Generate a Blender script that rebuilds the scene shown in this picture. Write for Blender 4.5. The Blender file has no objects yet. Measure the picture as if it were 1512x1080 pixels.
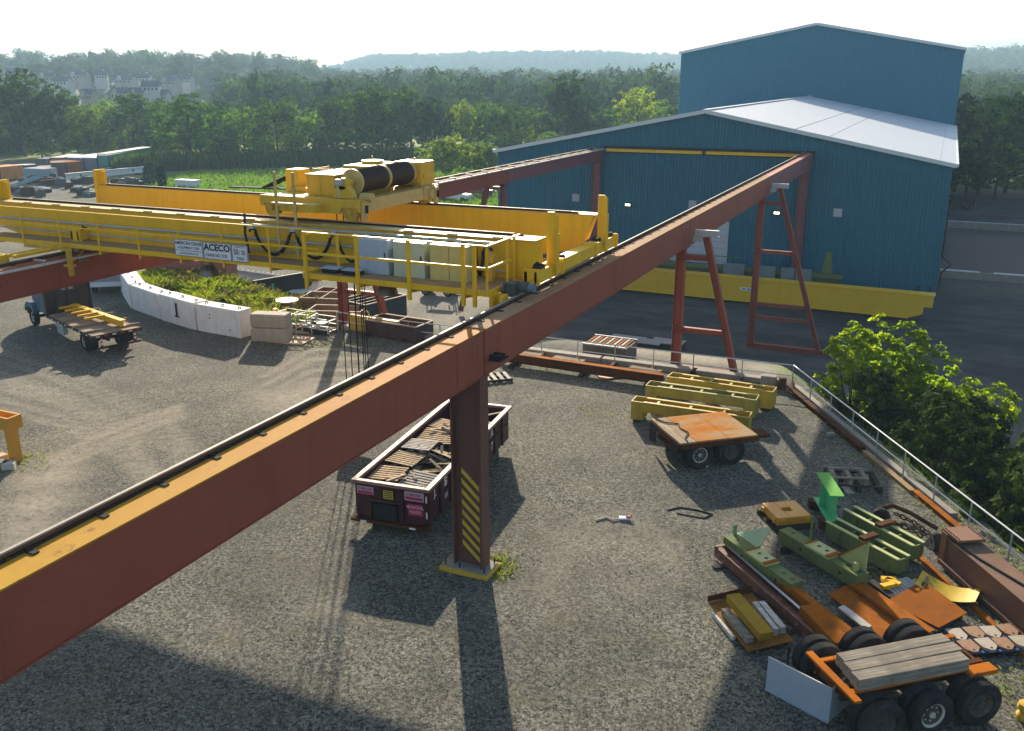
SUN_STRENGTH, SKY_STRENGTH, EXPOSURE, HAZE, HAZE_G = 5, .085, 1.25, .0004, .0
import bpy, math, random
import numpy as np
from mathutils import Vector, Matrix
R = math.radians
random.seed(7); RNG = np.random.default_rng(7)
C = bpy.context.scene.collection

# ---------------------------------------------------------------- camera model (metres, z up; Y runs along the crane runway)
H = 13.4; FPX = 1354.03
P_, RO_, YW_ = R(17.3846), R(-.1610), R(24.7616)
def _cam():
    cy, sy, cp, sp, cr, sr = math.cos(YW_), math.sin(YW_), math.cos(P_), math.sin(P_), math.cos(RO_), math.sin(RO_)
    A = np.array([[cy, sy, 0], [-sy, cy, 0], [0, 0, 1]])
    B = np.array([[1, 0, 0], [0, -sp, -cp], [0, cp, -sp]])
    D = np.array([[cr, -sr, 0], [sr, cr, 0], [0, 0, 1]])
    return D @ B @ A
CM = _cam(); CAMP = np.array([0, 0, H])
def ray(px, py): return CM.T @ np.array([(px - 756) / FPX, (py - 540) / FPX, 1.0])
def g(px, py, z=0.0):
    d = ray(px, py); return CAMP + d * ((z - H) / d[2])
def atY(px, py, Y):
    d = ray(px, py); return CAMP + d * (Y / d[1])
def polar(px, D):
    d = ray(px, 117); t = D / math.hypot(d[0], d[1]); return d[0] * t, d[1] * t
def zat(px, py, x, y):
    d = ray(px, py); return H + d[2] * math.hypot(x, y) / math.hypot(d[0], d[1])
def proj(x, y, z):
    c = CM @ (np.array([x, y, z]) - CAMP); return 756 + FPX * c[0] / c[2], 540 + FPX * c[1] / c[2]
def ss(t):
    t = np.clip(t, 0, 1); return t * t * (3 - 2 * t)
FP0 = np.array([-4.98, 41.08]); FDIR = np.array([.5046, -.8634]); FN = np.array([.8634, .5046])
GZ = -4.9
def terr(x, y):
    x = np.asarray(x, float); y = np.asarray(y, float)
    yb = 44 + np.maximum(0, -40 - x) * .35
    b = .5 * ss((y - 41.3 - np.maximum(0, -34 - x) * .8) / .8) / 4.9 + (4.4 / 4.9) * ss((y - yb) / 17)
    d = (x - FP0[0]) * FN[0] + (y - FP0[1]) * FN[1]
    r = ss((d - .5) / 5.5)
    l = ss((-70 - x) / 45)
    return GZ * np.maximum(np.maximum(b, r), l)
def T(px, py):
    d = ray(px, py); t0, t1 = 5.0, 900.0; t = 5.0
    prev = t
    while t < 900:
        p = CAMP + d * t
        if p[2] < float(terr(p[0], p[1])): break
        prev = t; t *= 1.01
    a, b = prev, t
    for _ in range(25):
        m = (a + b) / 2; p = CAMP + d * m
        if p[2] < float(terr(p[0], p[1])): b = m
        else: a = m
    return CAMP + d * a

# ---------------------------------------------------------------- mesh builder
class MB:
    def __init__(s): s.v = []; s.f = []; s.m = []; s.s = []
    def add(s, vs, fs, mi=0, smooth=False):
        o = len(s.v); s.v += [tuple(float(c) for c in p) for p in vs]
        for f in fs: s.f.append(tuple(i + o for i in f)); s.m.append(mi); s.s.append(smooth)
        return s
    def poly(s, pts, mi=0): return s.add(pts, [tuple(range(len(pts)))], mi)
    def hexa(s, p, mi=0):
        return s.add(p, [(3, 2, 1, 0), (4, 5, 6, 7), (0, 1, 5, 4), (1, 2, 6, 5), (2, 3, 7, 6), (3, 0, 4, 7)], mi)
    def box(s, x0, x1, y0, y1, z0, z1, mi=0):
        return s.hexa([(x0, y0, z0), (x1, y0, z0), (x1, y1, z0), (x0, y1, z0), (x0, y0, z1), (x1, y0, z1), (x1, y1, z1), (x0, y1, z1)], mi)
    def cbox(s, c, size, rz=0, mi=0, ry=0, rx=0):
        M = Matrix.Translation(Vector(c)) @ Matrix.Rotation(rz, 4, 'Z') @ Matrix.Rotation(ry, 4, 'Y') @ Matrix.Rotation(rx, 4, 'X')
        a, b, h = size[0] / 2, size[1] / 2, size[2] / 2
        return s.hexa([M @ Vector(q) for q in ((-a, -b, -h), (a, -b, -h), (a, b, -h), (-a, b, -h), (-a, -b, h), (a, -b, h), (a, b, h), (-a, b, h))], mi)
    def beam(s, p, q, w, h, mi=0, up=(0, 0, 1)):
        p = Vector(p); q = Vector(q); d = (q - p).normalized(); u = Vector(up)
        if abs(d.dot(u)) > .98: u = Vector((0, 1, 0))
        a = d.cross(u).normalized(); b = a.cross(d).normalized()
        a *= w / 2; b *= h / 2
        return s.hexa([p - a - b, p + a - b, p + a + b, p - a + b, q - a - b, q + a - b, q + a + b, q - a + b], mi)
    def ibeam(s, p, q, w, h, t=.03, tw=.02, mi=0, up=(0, 0, 1)):
        p = Vector(p); q = Vector(q); d = (q - p).normalized(); u = Vector(up)
        if abs(d.dot(u)) > .98: u = Vector((0, 1, 0))
        a = d.cross(u).normalized(); b = a.cross(d).normalized()
        o = b * (h / 2 - t / 2)
        s.beam(p + o, q + o, w, t, mi, up); s.beam(p - o, q - o, w, t, mi, up)
        return s.beam(p, q, tw, h - 2 * t, mi, up)
    def channel(s, p, q, w, h, t=.02, mi=0, up=(0, 0, 1), flip=1):
        p = Vector(p); q = Vector(q); d = (q - p).normalized(); u = Vector(up)
        a = d.cross(u).normalized(); b = a.cross(d).normalized()
        s.beam(p + a * flip * (w / 2 - t / 2), q + a * flip * (w / 2 - t / 2), t, h, mi, up)
        o = b * (h / 2 - t / 2); k = -a * flip * t / 2
        s.beam(p + o + k, q + o + k, w - t, t, mi, up); s.beam(p - o + k, q - o + k, w - t, t, mi, up)
        return s
    def cyl(s, p, q, r, n=12, mi=0, r2=None, cap=True):
        p = Vector(p); q = Vector(q); d = (q - p).normalized(); r2 = r if r2 is None else r2
        u = Vector((0, 0, 1)) if abs(d.z) < .9 else Vector((1, 0, 0))
        a = d.cross(u).normalized(); b = d.cross(a)
        vs = []
        for i in range(n):
            t = 2 * math.pi * i / n; e = a * math.cos(t) + b * math.sin(t); vs += [p + e * r, q + e * r2]
        s.add(vs, [(2 * i, 2 * ((i + 1) % n), 2 * ((i + 1) % n) + 1, 2 * i + 1) for i in range(n)], mi, True)
        if cap:
            s.add([vs[2 * i] for i in range(n)], [tuple(range(n))], mi); s.add([vs[2 * i + 1] for i in range(n)], [tuple(reversed(range(n)))], mi)
        return s
    def tube(s, pts, r, n=6, mi=0):
        pts = [Vector(p) for p in pts]
        vs = []
        for k, p in enumerate(pts):
            d = (pts[min(k + 1, len(pts) - 1)] - pts[max(k - 1, 0)]).normalized()
            u = Vector((0, 0, 1)) if abs(d.z) < .95 else Vector((1, 0, 0))
            a = d.cross(u).normalized(); b = d.cross(a)
            for i in range(n):
                t = 2 * math.pi * i / n; vs.append(p + (a * math.cos(t) + b * math.sin(t)) * r)
        fs = []
        for k in range(len(pts) - 1):
            for i in range(n): fs.append((k * n + i, k * n + (i + 1) % n, (k + 1) * n + (i + 1) % n, (k + 1) * n + i))
        s.add(vs, fs, mi, True)
        s.add(vs[:n], [tuple(reversed(range(n)))], mi); s.add(vs[-n:], [tuple(range(n))], mi)
        return s
    def lathe(s, prof, o=(0, 0, 0), axis=(0, 0, 1), n=20, mi=0):
        d = Vector(axis).normalized(); u = Vector((0, 0, 1)) if abs(d.z) < .9 else Vector((1, 0, 0))
        a = d.cross(u).normalized(); b = d.cross(a); o = Vector(o); vs = []; m = len(prof)
        for i in range(n):
            t = 2 * math.pi * i / n; e = a * math.cos(t) + b * math.sin(t)
            for r, z in prof: vs.append(o + e * r + d * z)
        fs = []
        for i in range(n):
            j = (i + 1) % n
            for k in range(m - 1): fs.append((i * m + k, j * m + k, j * m + k + 1, i * m + k + 1))
        return s.add(vs, fs, mi, True)
    def prism(s, poly, a0, a1, axis='Y', mi=0):
        f = {'Y': lambda p, a: (p[0], a, p[1]), 'X': lambda p, a: (a, p[0], p[1]), 'Z': lambda p, a: (p[0], p[1], a)}[axis]
        n = len(poly); vs = [f(p, a0) for p in poly] + [f(p, a1) for p in poly]
        fs = [tuple(range(n)), tuple(reversed(range(n, 2 * n)))] + [(i, i + n, (i + 1) % n + n, (i + 1) % n) for i in range(n)]
        return s.add(vs, fs, mi)
    def text(s, txt, origin, ex, ey, size, mi=0, depth=.004, sx=1.0, align='CENTER', bold=0.0):
        cu = bpy.data.curves.new('txt', 'FONT'); cu.body = txt; cu.size = size; cu.align_x = align; cu.align_y = 'CENTER'; cu.offset = bold
        cu.resolution_u = 3
        o = bpy.data.objects.new('txt', cu); C.objects.link(o)
        dg = bpy.context.evaluated_depsgraph_get(); me = bpy.data.meshes.new_from_object(o.evaluated_get(dg))
        ex = Vector(ex).normalized(); ey = Vector(ey).normalized(); ez = ex.cross(ey); o0 = Vector(origin) + ez * depth
        s.add([o0 + ex * (v.co.x * sx) + ey * v.co.y for v in me.vertices], [tuple(p.vertices) for p in me.polygons], mi)
        C.objects.unlink(o); bpy.data.objects.remove(o); bpy.data.meshes.remove(me); bpy.data.curves.remove(cu)
        return s
    def build(s, name, mats, parent=None, world=False, bevel=0, loc=None):
        me = bpy.data.meshes.new(name)
        vs = s.v
        if world and parent is not None:
            root = parent
            while root.parent: root = root.parent
            Mi = (Matrix.Translation(root.location) @ root.rotation_euler.to_matrix().to_4x4()).inverted()
            vs = [Mi @ Vector(p) for p in vs]
        if world and parent is None and loc is not None:
            vs = [(p[0] - loc[0], p[1] - loc[1], p[2] - loc[2]) for p in vs]
        me.from_pydata([tuple(p) for p in vs], [], s.f)
        if not isinstance(mats, (list, tuple)): mats = [mats]
        for m in mats: me.materials.append(m)
        me.polygons.foreach_set('material_index', s.m); me.polygons.foreach_set('use_smooth', s.s)
        if any(s.s):
            try: me.set_sharp_from_angle(angle=R(40))
            except Exception: pass
        me.update()
        o = bpy.data.objects.new(name, me); C.objects.link(o)
        if parent is not None: o.parent = parent
        elif loc is not None: o.location = loc
        if bevel:
            b = o.modifiers.new('bevel', 'BEVEL'); b.width = bevel; b.segments = 2; b.limit_method = 'ANGLE'
        return o
def tag(o, label=None, cat=None, group=None, kind=None):
    if label: o['label'] = label
    if cat: o['category'] = cat
    if group: o['group'] = group
    if kind: o['kind'] = kind
    return o
def thing(name, label, cat, loc=(0, 0, 0), rz=0, group=None):
    o = bpy.data.objects.new(name, None); o.empty_display_size = .3; C.objects.link(o)
    o.location = [float(c) for c in loc]; o.rotation_euler = (0, 0, rz)
    return tag(o, label, cat, group)
def kids(o): return [c for c in bpy.data.objects if c.parent == o]
def copy_tree(o, parent=None, label=None, loc=None, rz=None, scale=None):
    c = o.copy(); C.objects.link(c); c.parent = parent
    if label: c['label'] = label
    if loc is not None: c.location = [float(q) for q in loc]
    if rz is not None: c.rotation_euler = (0, 0, rz)
    if scale is not None: c.scale = scale
    for ch in kids(o): copy_tree(ch, c)
    return c
ORD = ['first', 'second', 'third', 'fourth', 'fifth', 'sixth', 'seventh', 'eighth', 'ninth', 'tenth', 'eleventh', 'twelfth', 'thirteenth',
       'fourteenth', 'fifteenth', 'sixteenth', 'seventeenth', 'eighteenth', 'nineteenth', 'twentieth', 'twenty-first', 'twenty-second',
       'twenty-third', 'twenty-fourth', 'twenty-fifth', 'twenty-sixth', 'twenty-seventh', 'twenty-eighth', 'twenty-ninth', 'thirtieth']

# ---------------------------------------------------------------- materials
def nt(name):
    m = bpy.data.materials.new(name); m.use_nodes = True; t = m.node_tree; t.nodes.clear()
    out = t.nodes.new('ShaderNodeOutputMaterial'); b = t.nodes.new('ShaderNodeBsdfPrincipled')
    t.links.new(b.outputs[0], out.inputs[0]); return m, t, b, out
def noise(t, scale, detail=4, rough=.55, vec=None, coord='Object', mscale=None, w=None):
    n = t.nodes.new('ShaderNodeTexNoise'); n.inputs['Scale'].default_value = scale; n.inputs['Detail'].default_value = detail; n.inputs['Roughness'].default_value = rough
    if vec is None:
        tc = t.nodes.new('ShaderNodeTexCoord'); vec = tc.outputs[coord]
    if mscale:
        mp = t.nodes.new('ShaderNodeMapping'); mp.inputs['Scale'].default_value = mscale; t.links.new(vec, mp.inputs[0]); vec = mp.outputs[0]
    t.links.new(vec, n.inputs['Vector']); return n.outputs[0]
def ramp(t, val, a, b, ca=(0, 0, 0, 1), cb=(1, 1, 1, 1)):
    r = t.nodes.new('ShaderNodeValToRGB'); r.color_ramp.elements[0].position = a; r.color_ramp.elements[1].position = b
    r.color_ramp.elements[0].color = ca; r.color_ramp.elements[1].color = cb
    t.links.new(val, r.inputs[0]); return r.outputs[0]
def mixc(t, fac, a, b, mode='MIX'):
    n = t.nodes.new('ShaderNodeMix'); n.data_type = 'RGBA'; n.blend_type = mode
    for sock, val in ((n.inputs[0], fac), (n.inputs[6], a), (n.inputs[7], b)):
        if hasattr(val, 'links'): t.links.new(val, sock)
        elif isinstance(val, (int, float)): sock.default_value = val
        else: sock.default_value = (*val[:3], 1)
    return n.outputs[2]
def sc(c, k): return tuple(min(1, x * k) for x in c)
MATS = {}
def mat(name, col, rough=.55, metal=0, var=.18, scale=.8, rust=0, rustcol=(.16, .055, .02), streak=0, dirt=0, dirtcol=(.11, .09, .065), grit=.12, bump=.15, bscale=25, spec=.4):
    """painted or bare surface: broad tone changes, fine grit, optional rust patches, run-down streaks and dust"""
    if name in MATS: return MATS[name]
    m, t, b, out = nt(name)
    c = mixc(t, noise(t, scale, 5), sc(col, 1 - var), sc(col, 1 + var))
    if grit: c = mixc(t, grit, c, ramp(t, noise(t, 18, 6, .7), .3, .75), 'OVERLAY')
    if streak:
        f = ramp(t, noise(t, 1.0, 5, .6, mscale=(4.5, 4.5, .35)), .48, .75)
        mm = t.nodes.new('ShaderNodeMath'); mm.operation = 'MULTIPLY'; mm.inputs[1].default_value = streak; t.links.new(f, mm.inputs[0])
        c = mixc(t, mm.outputs[0], c, sc(col, .35) if not rust else (.10, .045, .02))
    if dirt:
        f = ramp(t, noise(t, 2.2, 6, .65), .42, .7)
        mm = t.nodes.new('ShaderNodeMath'); mm.operation = 'MULTIPLY'; mm.inputs[1].default_value = dirt; t.links.new(f, mm.inputs[0])
        c = mixc(t, mm.outputs[0], c, dirtcol)
    if rust:
        f = ramp(t, noise(t, 3.1, 7, .68), .66 - rust * .35, .72 - rust * .3)
        rc = mixc(t, noise(t, 9, 5), sc(rustcol, .5), sc(rustcol, 1.7))
        c = mixc(t, f, c, rc)
    t.links.new(c, b.inputs['Base Color'])
    r = t.nodes.new('ShaderNodeMapRange'); r.inputs[3].default_value = max(.05, rough - .12); r.inputs[4].default_value = min(1, rough + .15)
    t.links.new(noise(t, 6, 5), r.inputs[0]); t.links.new(r.outputs[0], b.inputs['Roughness'])
    b.inputs['Metallic'].default_value = metal; b.inputs['Specular IOR Level'].default_value = spec
    if bump:
        bp = t.nodes.new('ShaderNodeBump'); bp.inputs['Strength'].default_value = bump; bp.inputs['Distance'].default_value = .01
        t.links.new(noise(t, bscale, 5), bp.inputs['Height']); t.links.new(bp.outputs[0], b.inputs['Normal'])
    MATS[name] = m; return m
def wood(name, col, axis=0, gap=.14):
    if name in MATS: return MATS[name]
    m, t, b, out = nt(name)
    s = [14, 14, 14]; s[axis] = .8
    c = mixc(t, ramp(t, noise(t, 1, 6, .6, mscale=tuple(s)), .3, .7), sc(col, .45), sc(col, 1.3))
    c = mixc(t, ramp(t, noise(t, 2, 5), .45, .75), c, sc(col, .6))
    t.links.new(c, b.inputs['Base Color']); b.inputs['Roughness'].default_value = .95; b.inputs['Specular IOR Level'].default_value = .08
    bp = t.nodes.new('ShaderNodeBump'); bp.inputs['Strength'].default_value = .5; bp.inputs['Distance'].default_value = .01
    t.links.new(noise(t, 1, 6, .6, mscale=tuple(x * 1.6 for x in s)), bp.inputs['Height']); t.links.new(bp.outputs[0], b.inputs['Normal'])
    MATS[name] = m; return m
def leaf(name, col, col2, trans=.5):
    if name in MATS: return MATS[name]
    m, t, b, out = nt(name)
    at = t.nodes.new('ShaderNodeAttribute'); at.attribute_name = 'tone'
    c = mixc(t, at.outputs['Fac'], col, col2)
    oi = t.nodes.new('ShaderNodeObjectInfo'); c = mixc(t, 1.0, c, ramp(t, oi.outputs['Random'], 0, 1, (.5, .62, .7, 1), (1.6, 1.4, .95, 1)), 'MULTIPLY')
    t.links.new(c, b.inputs['Base Color']); b.inputs['Roughness'].default_value = .85; b.inputs['Specular IOR Level'].default_value = .06
    tr = t.nodes.new('ShaderNodeBsdfTranslucent'); t.links.new(mixc(t, .5, c, (.9, 1, .25), 'MULTIPLY'), tr.inputs[0])
    mx = t.nodes.new('ShaderNodeMixShader'); mx.inputs[0].default_value = trans
    t.links.new(b.outputs[0], mx.inputs[1]); t.links.new(tr.outputs[0], mx.inputs[2]); t.links.new(mx.outputs[0], out.inputs[0])
    MATS[name] = m; return m

YEL = mat('crane_yellow_paint', (.83, .48, .004), .45, var=.1, streak=.22, dirt=.07, grit=.05, bump=.05)
YELW = mat('worn_yellow_paint', (.60, .36, .02), .6, var=.2, streak=.35, dirt=.3, rust=.05)
CREAM = mat('cream_yellow_paint', (.60, .43, .14), .55, var=.15, streak=.25, dirt=.25)  # paler cream yellow for flanges, cross beams and top plates
PLATE = mat('dusty_tan_deck', (.40, .26, .13), .92, spec=.08, var=.25, dirt=.4, streak=.0)
BROWN = mat('oxide_brown_paint', (.29, .072, .045), .6, spec=.25, var=.22, scale=.35, streak=.4, rust=.06, grit=.06, bump=.06)
PURP = mat('faded_maroon_paint', (.23, .075, .085), .5, var=.2, scale=.4, streak=.3)
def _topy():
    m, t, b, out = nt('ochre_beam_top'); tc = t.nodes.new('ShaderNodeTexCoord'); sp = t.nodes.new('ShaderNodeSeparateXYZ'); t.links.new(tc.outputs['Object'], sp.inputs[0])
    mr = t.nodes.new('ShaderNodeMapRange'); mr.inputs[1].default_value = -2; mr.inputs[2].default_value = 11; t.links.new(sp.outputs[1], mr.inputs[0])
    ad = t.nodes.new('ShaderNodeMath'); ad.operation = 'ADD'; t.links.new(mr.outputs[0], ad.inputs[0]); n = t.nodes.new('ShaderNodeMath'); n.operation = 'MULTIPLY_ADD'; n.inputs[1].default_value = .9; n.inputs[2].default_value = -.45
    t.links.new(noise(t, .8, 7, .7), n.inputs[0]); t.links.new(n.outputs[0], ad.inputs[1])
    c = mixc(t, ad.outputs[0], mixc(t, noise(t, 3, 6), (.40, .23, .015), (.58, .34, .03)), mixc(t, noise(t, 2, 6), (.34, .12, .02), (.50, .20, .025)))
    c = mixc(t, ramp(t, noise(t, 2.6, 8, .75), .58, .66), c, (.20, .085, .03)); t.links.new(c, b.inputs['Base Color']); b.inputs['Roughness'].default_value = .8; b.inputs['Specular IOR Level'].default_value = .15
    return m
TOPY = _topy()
TOPT = mat('tan_beam_top', (.40, .24, .13), .9, spec=.08, var=.2, scale=.4, dirt=.25)
TOPR = mat('orange_primer_top', (.38, .10, .03), .6, var=.3)
DARK = mat('dark_steel', (.035, .03, .028), .85, var=.3, rust=.1, spec=.12)
BLACK = mat('black_rubber', (.02, .02, .021), .9, var=.3, dirt=.5, dirtcol=(.085, .078, .07), bump=.3, spec=.15)
RAILB = mat('rail_side_rust', (.13, .07, .035), .9, var=.3, spec=.05)
RAIL = mat('polished_rail_steel', (.34, .29, .25), .65, metal=.2, var=.15)
GALV = mat('galvanised_steel', (.42, .45, .46), .5, metal=.3, var=.18, dirt=.15)
WHITEP = mat('white_paint', (.74, .74, .74), .6, var=.07, streak=.22, dirt=.18, dirtcol=(.3, .27, .23))
RUST = mat('rusted_plate', (.36, .105, .004), .92, spec=.06, var=.5, scale=1.4, dirt=.6, dirtcol=(.09, .035, .02), grit=.2, bump=.3)
RUSTD = mat('dark_rusted_steel', (.095, .034, .012), .9, spec=.08, var=.4, scale=1.2, dirt=.3, dirtcol=(.03, .018, .015), grit=.2, bump=.3)
CONC2 = mat('pale_brown_concrete', (.44, .37, .30), .9, var=.2, streak=.25, dirt=.25, grit=.2, bump=.4)
CONC = mat('weathered_concrete', (.30, .265, .225), .9, var=.2, streak=.3, dirt=.3, grit=.2, bump=.4)
GREYBLUE = mat('blue_grey_enamel', (.40, .48, .58), .4, var=.08, streak=.12, dirt=.06)
GREYGREEN = mat('grey_green_enamel', (.47, .53, .40), .45, var=.08, streak=.12, dirt=.08)
OLIVE = mat('pale_olive_enamel', (.50, .46, .17), .5, var=.1, streak=.15, dirt=.1)
GREENP = mat('pale_green_primer', (.16, .20, .065), .8, spec=.12, var=.25, rust=.14, dirt=.35, streak=.25)
MINT = mat('mint_green_primer', (.06, .50, .20), .55, var=.12, dirt=.1)
GREENL = mat('sunlit_green_paint', (.42, .44, .16), .6, var=.2, dirt=.2, rust=.12)  # lighter green puts sunlight on the top faces into the colour
MOTOR = mat('motor_green_grey', (.06, .075, .07), .5, var=.25, dirt=.3)
LAMPM = mat('spun_aluminium', (.24, .20, .15), .35, metal=.7, var=.25)
OLDWOOD = wood('weathered_grey_timber', (.30, .255, .20), 0)
OLDWOODY = wood('weathered_plank', (.40, .30, .20), 1)
FRESHW = wood('split_pallet_wood', (.66, .50, .33), 0)
DKWOOD = wood('dark_timber', (.06, .05, .042), 0)
PALEW = wood('pale_dry_timber', (.62, .57, .50), 0)
INK = mat('black_lettering', (.012, .012, .014), .6, var=.1, bump=0, grit=0)
WINK = mat('white_lettering', (.75, .75, .73), .6, var=.1, bump=0, grit=.1)
GLASS = mat('dark_glass', (.02, .025, .03), .08, var=.1, bump=0, grit=0, spec=.8)
# ---------------------------------------------------------------- world, sun, camera
SUN_EL, SUN_AZ = R(19.4), R(30.2)       # sun stands ahead of the camera, SUN_AZ to the left of +Y
w = bpy.data.worlds.new('World'); bpy.context.scene.world = w; w.use_nodes = True
wt = w.node_tree; bg = wt.nodes['Background']; sky = wt.nodes.new('ShaderNodeTexSky'); sky.sky_type = 'NISHITA'; sky.sun_disc = False
sky.sun_elevation = SUN_EL; sky.sun_rotation = -SUN_AZ; sky.dust_density = 1.6; sky.air_density = 1.0; sky.ozone_density = 1.5; sky.altitude = 100
wt.links.new(sky.outputs[0], bg.inputs[0]); bg.inputs[1].default_value = SKY_STRENGTH
sl = bpy.data.lights.new('sun', 'SUN'); sl.energy = SUN_STRENGTH; sl.angle = R(.6); sl.color = (1, .88, .69)
so = bpy.data.objects.new('sun', sl); C.objects.link(so)
sd = Vector((-math.sin(SUN_AZ) * math.cos(SUN_EL), math.cos(SUN_AZ) * math.cos(SUN_EL), math.sin(SUN_EL)))
so.rotation_euler = sd.to_track_quat('Z', 'Y').to_euler(); so.location = sd * 300
cd = bpy.data.cameras.new('camera'); co = bpy.data.objects.new('camera', cd); C.objects.link(co); bpy.context.scene.camera = co
cd.sensor_width = 36; cd.lens = 36 * FPX / 1512; cd.clip_end = 20000; cd.clip_start = .5
MW = Matrix(((CM[0][0], -CM[1][0], -CM[2][0], 0), (CM[0][1], -CM[1][1], -CM[2][1], 0), (CM[0][2], -CM[1][2], -CM[2][2], H), (0, 0, 0, 1)))
co.matrix_world = MW
vs_ = bpy.context.scene.view_settings; vs_.view_transform = 'Standard'; vs_.look = 'None'; vs_.exposure = EXPOSURE; vs_.gamma = 1
cy_ = bpy.context.scene.cycles
cy_.max_bounces = 6; cy_.diffuse_bounces = 3; cy_.glossy_bounces = 2; cy_.transparent_max_bounces = 6; cy_.volume_bounces = 1
cy_.use_adaptive_sampling = True; cy_.adaptive_threshold = .02

# ---------------------------------------------------------------- ground
def lines(lo, a, b, step, hi, k=1.14):
    c = list(np.arange(a, b, step)); s = step; x = a; pre = []
    while x > lo: s *= k; x -= s; pre.append(x)
    x = c[-1]; s = step; post = []
    while x < hi: s *= k; x += s; post.append(x)
    return np.array(pre[::-1] + c + post)
gx = lines(-700, -50, 10, .27, 500, 1.12); gy = lines(-60, 12, 56, .27, 620, 1.12)
XX, YY = np.meshgrid(gx, gy)
rough = (np.sin(XX * 1.3 + np.cos(YY * .9) * 2) * np.sin(YY * 1.1 + np.sin(XX * .7) * 2)) * .012
ZZ = terr(XX, YY) + rough
nx, ny = len(gx), len(gy)
verts = np.stack([XX, YY, ZZ], -1).reshape(-1, 3)
idx = np.arange(nx * ny).reshape(ny, nx)
faces = np.stack([idx[:-1, :-1], idx[:-1, 1:], idx[1:, 1:], idx[1:, :-1]], -1).reshape(-1, 4)
me = bpy.data.meshes.new('ground'); me.from_pydata(verts.tolist(), [], faces.tolist())
me.polygons.foreach_set('use_smooth', [True] * len(me.polygons))
ground = bpy.data.objects.new('ground', me); C.objects.link(ground); tag(ground, kind='structure')
# zone masks: r grass, g asphalt, b tan dust, a reddish stone
vx, vy = verts[:, 0], verts[:, 1]
dF = (vx - FP0[0]) * FN[0] + (vy - FP0[1]) * FN[1]
def wob(s, a): return a * (np.sin(vx / s + 1.3 * np.sin(vy / s * .8)) + np.sin(vy / s * 1.2 + 1.7 * np.sin(vx / s * .6))) * .5
grass = np.maximum(ss((dF - .8 + wob(2, .6)) / 1.5) * (vy < 48 + wob(3, 2)) * (vx < 30), ss((vy - 104 + wob(6, 6)) / 8) * (vx < -46 - (vy - 104) * .15))
grass = np.maximum(grass, ss((vy - 175 + wob(6, 5)) / 6))
grass = np.maximum(grass, ss((vx - 14) / 8) * (vy > 20) * (vy < 92))
yardfar = (vx < -95) * (vy < 152 + wob(5, 3)) * (vy > 60) * (vx + vy * .2 < -112 + wob(7, 6))
grass = grass * (1 - yardfar)
asph = ss((vy - 52 + wob(4, 2) - np.maximum(0, -20 - vx) * 1.6) / 4) * ss((vx + 40) / 6) * (vy < 90) * ss((-vx + 40) / 4)
asph = np.maximum(asph, ss((vx - 1) / 1.) * ss((vy - 100) / 2.) * (vy < 172))
dust = np.zeros(len(vx))
BL = [(70, 705, 1.3, 0.90), (55, 745, 1.3, 0.90), (40, 780, 1.2, 0.80), (85, 680, 1.0, 0.80), (110, 650, 1.5, 0.18), (160, 620, 2, 0.07), (215, 640, 1.2, 0.17), (90, 600, 2.5, 0.06), (30, 590, 2, 0.06),
      (430, 590, 1.8, 0.80), (470, 575, 1.4, 0.70), (395, 585, 1.2, 0.60), (360, 560, 2.5, 0.12), (60, 470, 2, 0.20), (20, 540, 3, 0.06), (250, 560, 3, 0.05), (860, 800, 1.6, 0.17), (900, 830, 1.4, 0.17), (820, 880, 1.3, 0.15),
      (930, 790, 1.2, 0.12), (950, 860, 1.5, 0.12), (490, 900, .7, 0.40), (460, 850, 1.5, 0.12), (330, 930, 1.2, 0.10), (1000, 640, 1.2, 0.12), (890, 650, 1.5, 0.15), (640, 400, 5, 0.50), (700, 440, 4, 0.60), (600, 440, 3, 0.50), (660, 470, 3, 0.50), (760, 430, 3, 0.15),
      (1130, 545, 1.5, 0.80), (1040, 530, 2, 0.70), (900, 500, 2.5, 0.50), (840, 480, 3, 0.50), (960, 520, 2, 0.50), (1200, 560, 1.6, 0.60)]
for px, py, rr, k in BL:
    p = T(px, py); q = ((vx - p[0]) ** 2 + (vy - p[1]) ** 2) / rr ** 2
    dust = np.maximum(dust, k * np.exp(-q))
def arc(pts, wd, k):
    global dust
    P = [T(*p)[:2] for p in pts]
    Q = []
    for a, b in zip(P[:-1], P[1:]):
        for t in np.linspace(0, 1, 14): Q.append(a * (1 - t) + b * t)
    for q in Q: dust = np.maximum(dust, k * np.exp(-((vx - q[0]) ** 2 + (vy - q[1]) ** 2) / wd ** 2))
for off in (0, 13, 30, 44):
    arc([(10, 800 + off), (60, 720 + off), (105, 660 + off * .6), (190, 622 + off * .5), (265, 600 + off * .4)], .26, .7)
    arc([(0, 560 + off), (90, 585 + off), (190, 640 + off), (230, 700 + off)], .24, .6)
    arc([(0, 520 + off), (120, 560 + off), (250, 620 + off), (310, 700 + off)], .24, .5)
    arc([(800, 880 - off), (850, 815 - off), (930, 800 - off), (1000, 850 - off)], .28, .26)
    arc([(390, 600 - off), (460, 560 - off), (540, 560 - off)], .28, .6)
red = ss((vx - 1.5) / 1.) * (vy > 91.5 + 0 * vx) * (vy < 102) * 1.0 + ss((vx - 1.2)) * (vy >= 96) * (vy < 128)
red = np.clip(red, 0, 1)
asph = asph * (1 - red * (vy < 128))
ca = me.color_attributes.new('zone', 'FLOAT_COLOR', 'POINT')
ca.data.foreach_set('color', np.stack([grass, asph, dust, red], -1).astype(np.float32).ravel())
m, t, b, out = nt('ground_surface')
at = t.nodes.new('ShaderNodeAttribute'); at.attribute_name = 'zone'
sep = t.nodes.new('ShaderNodeSeparateColor'); t.links.new(at.outputs['Color'], sep.inputs[0])
geo = t.nodes.new('ShaderNodeNewGeometry'); pos = geo.outputs['Position']
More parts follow.
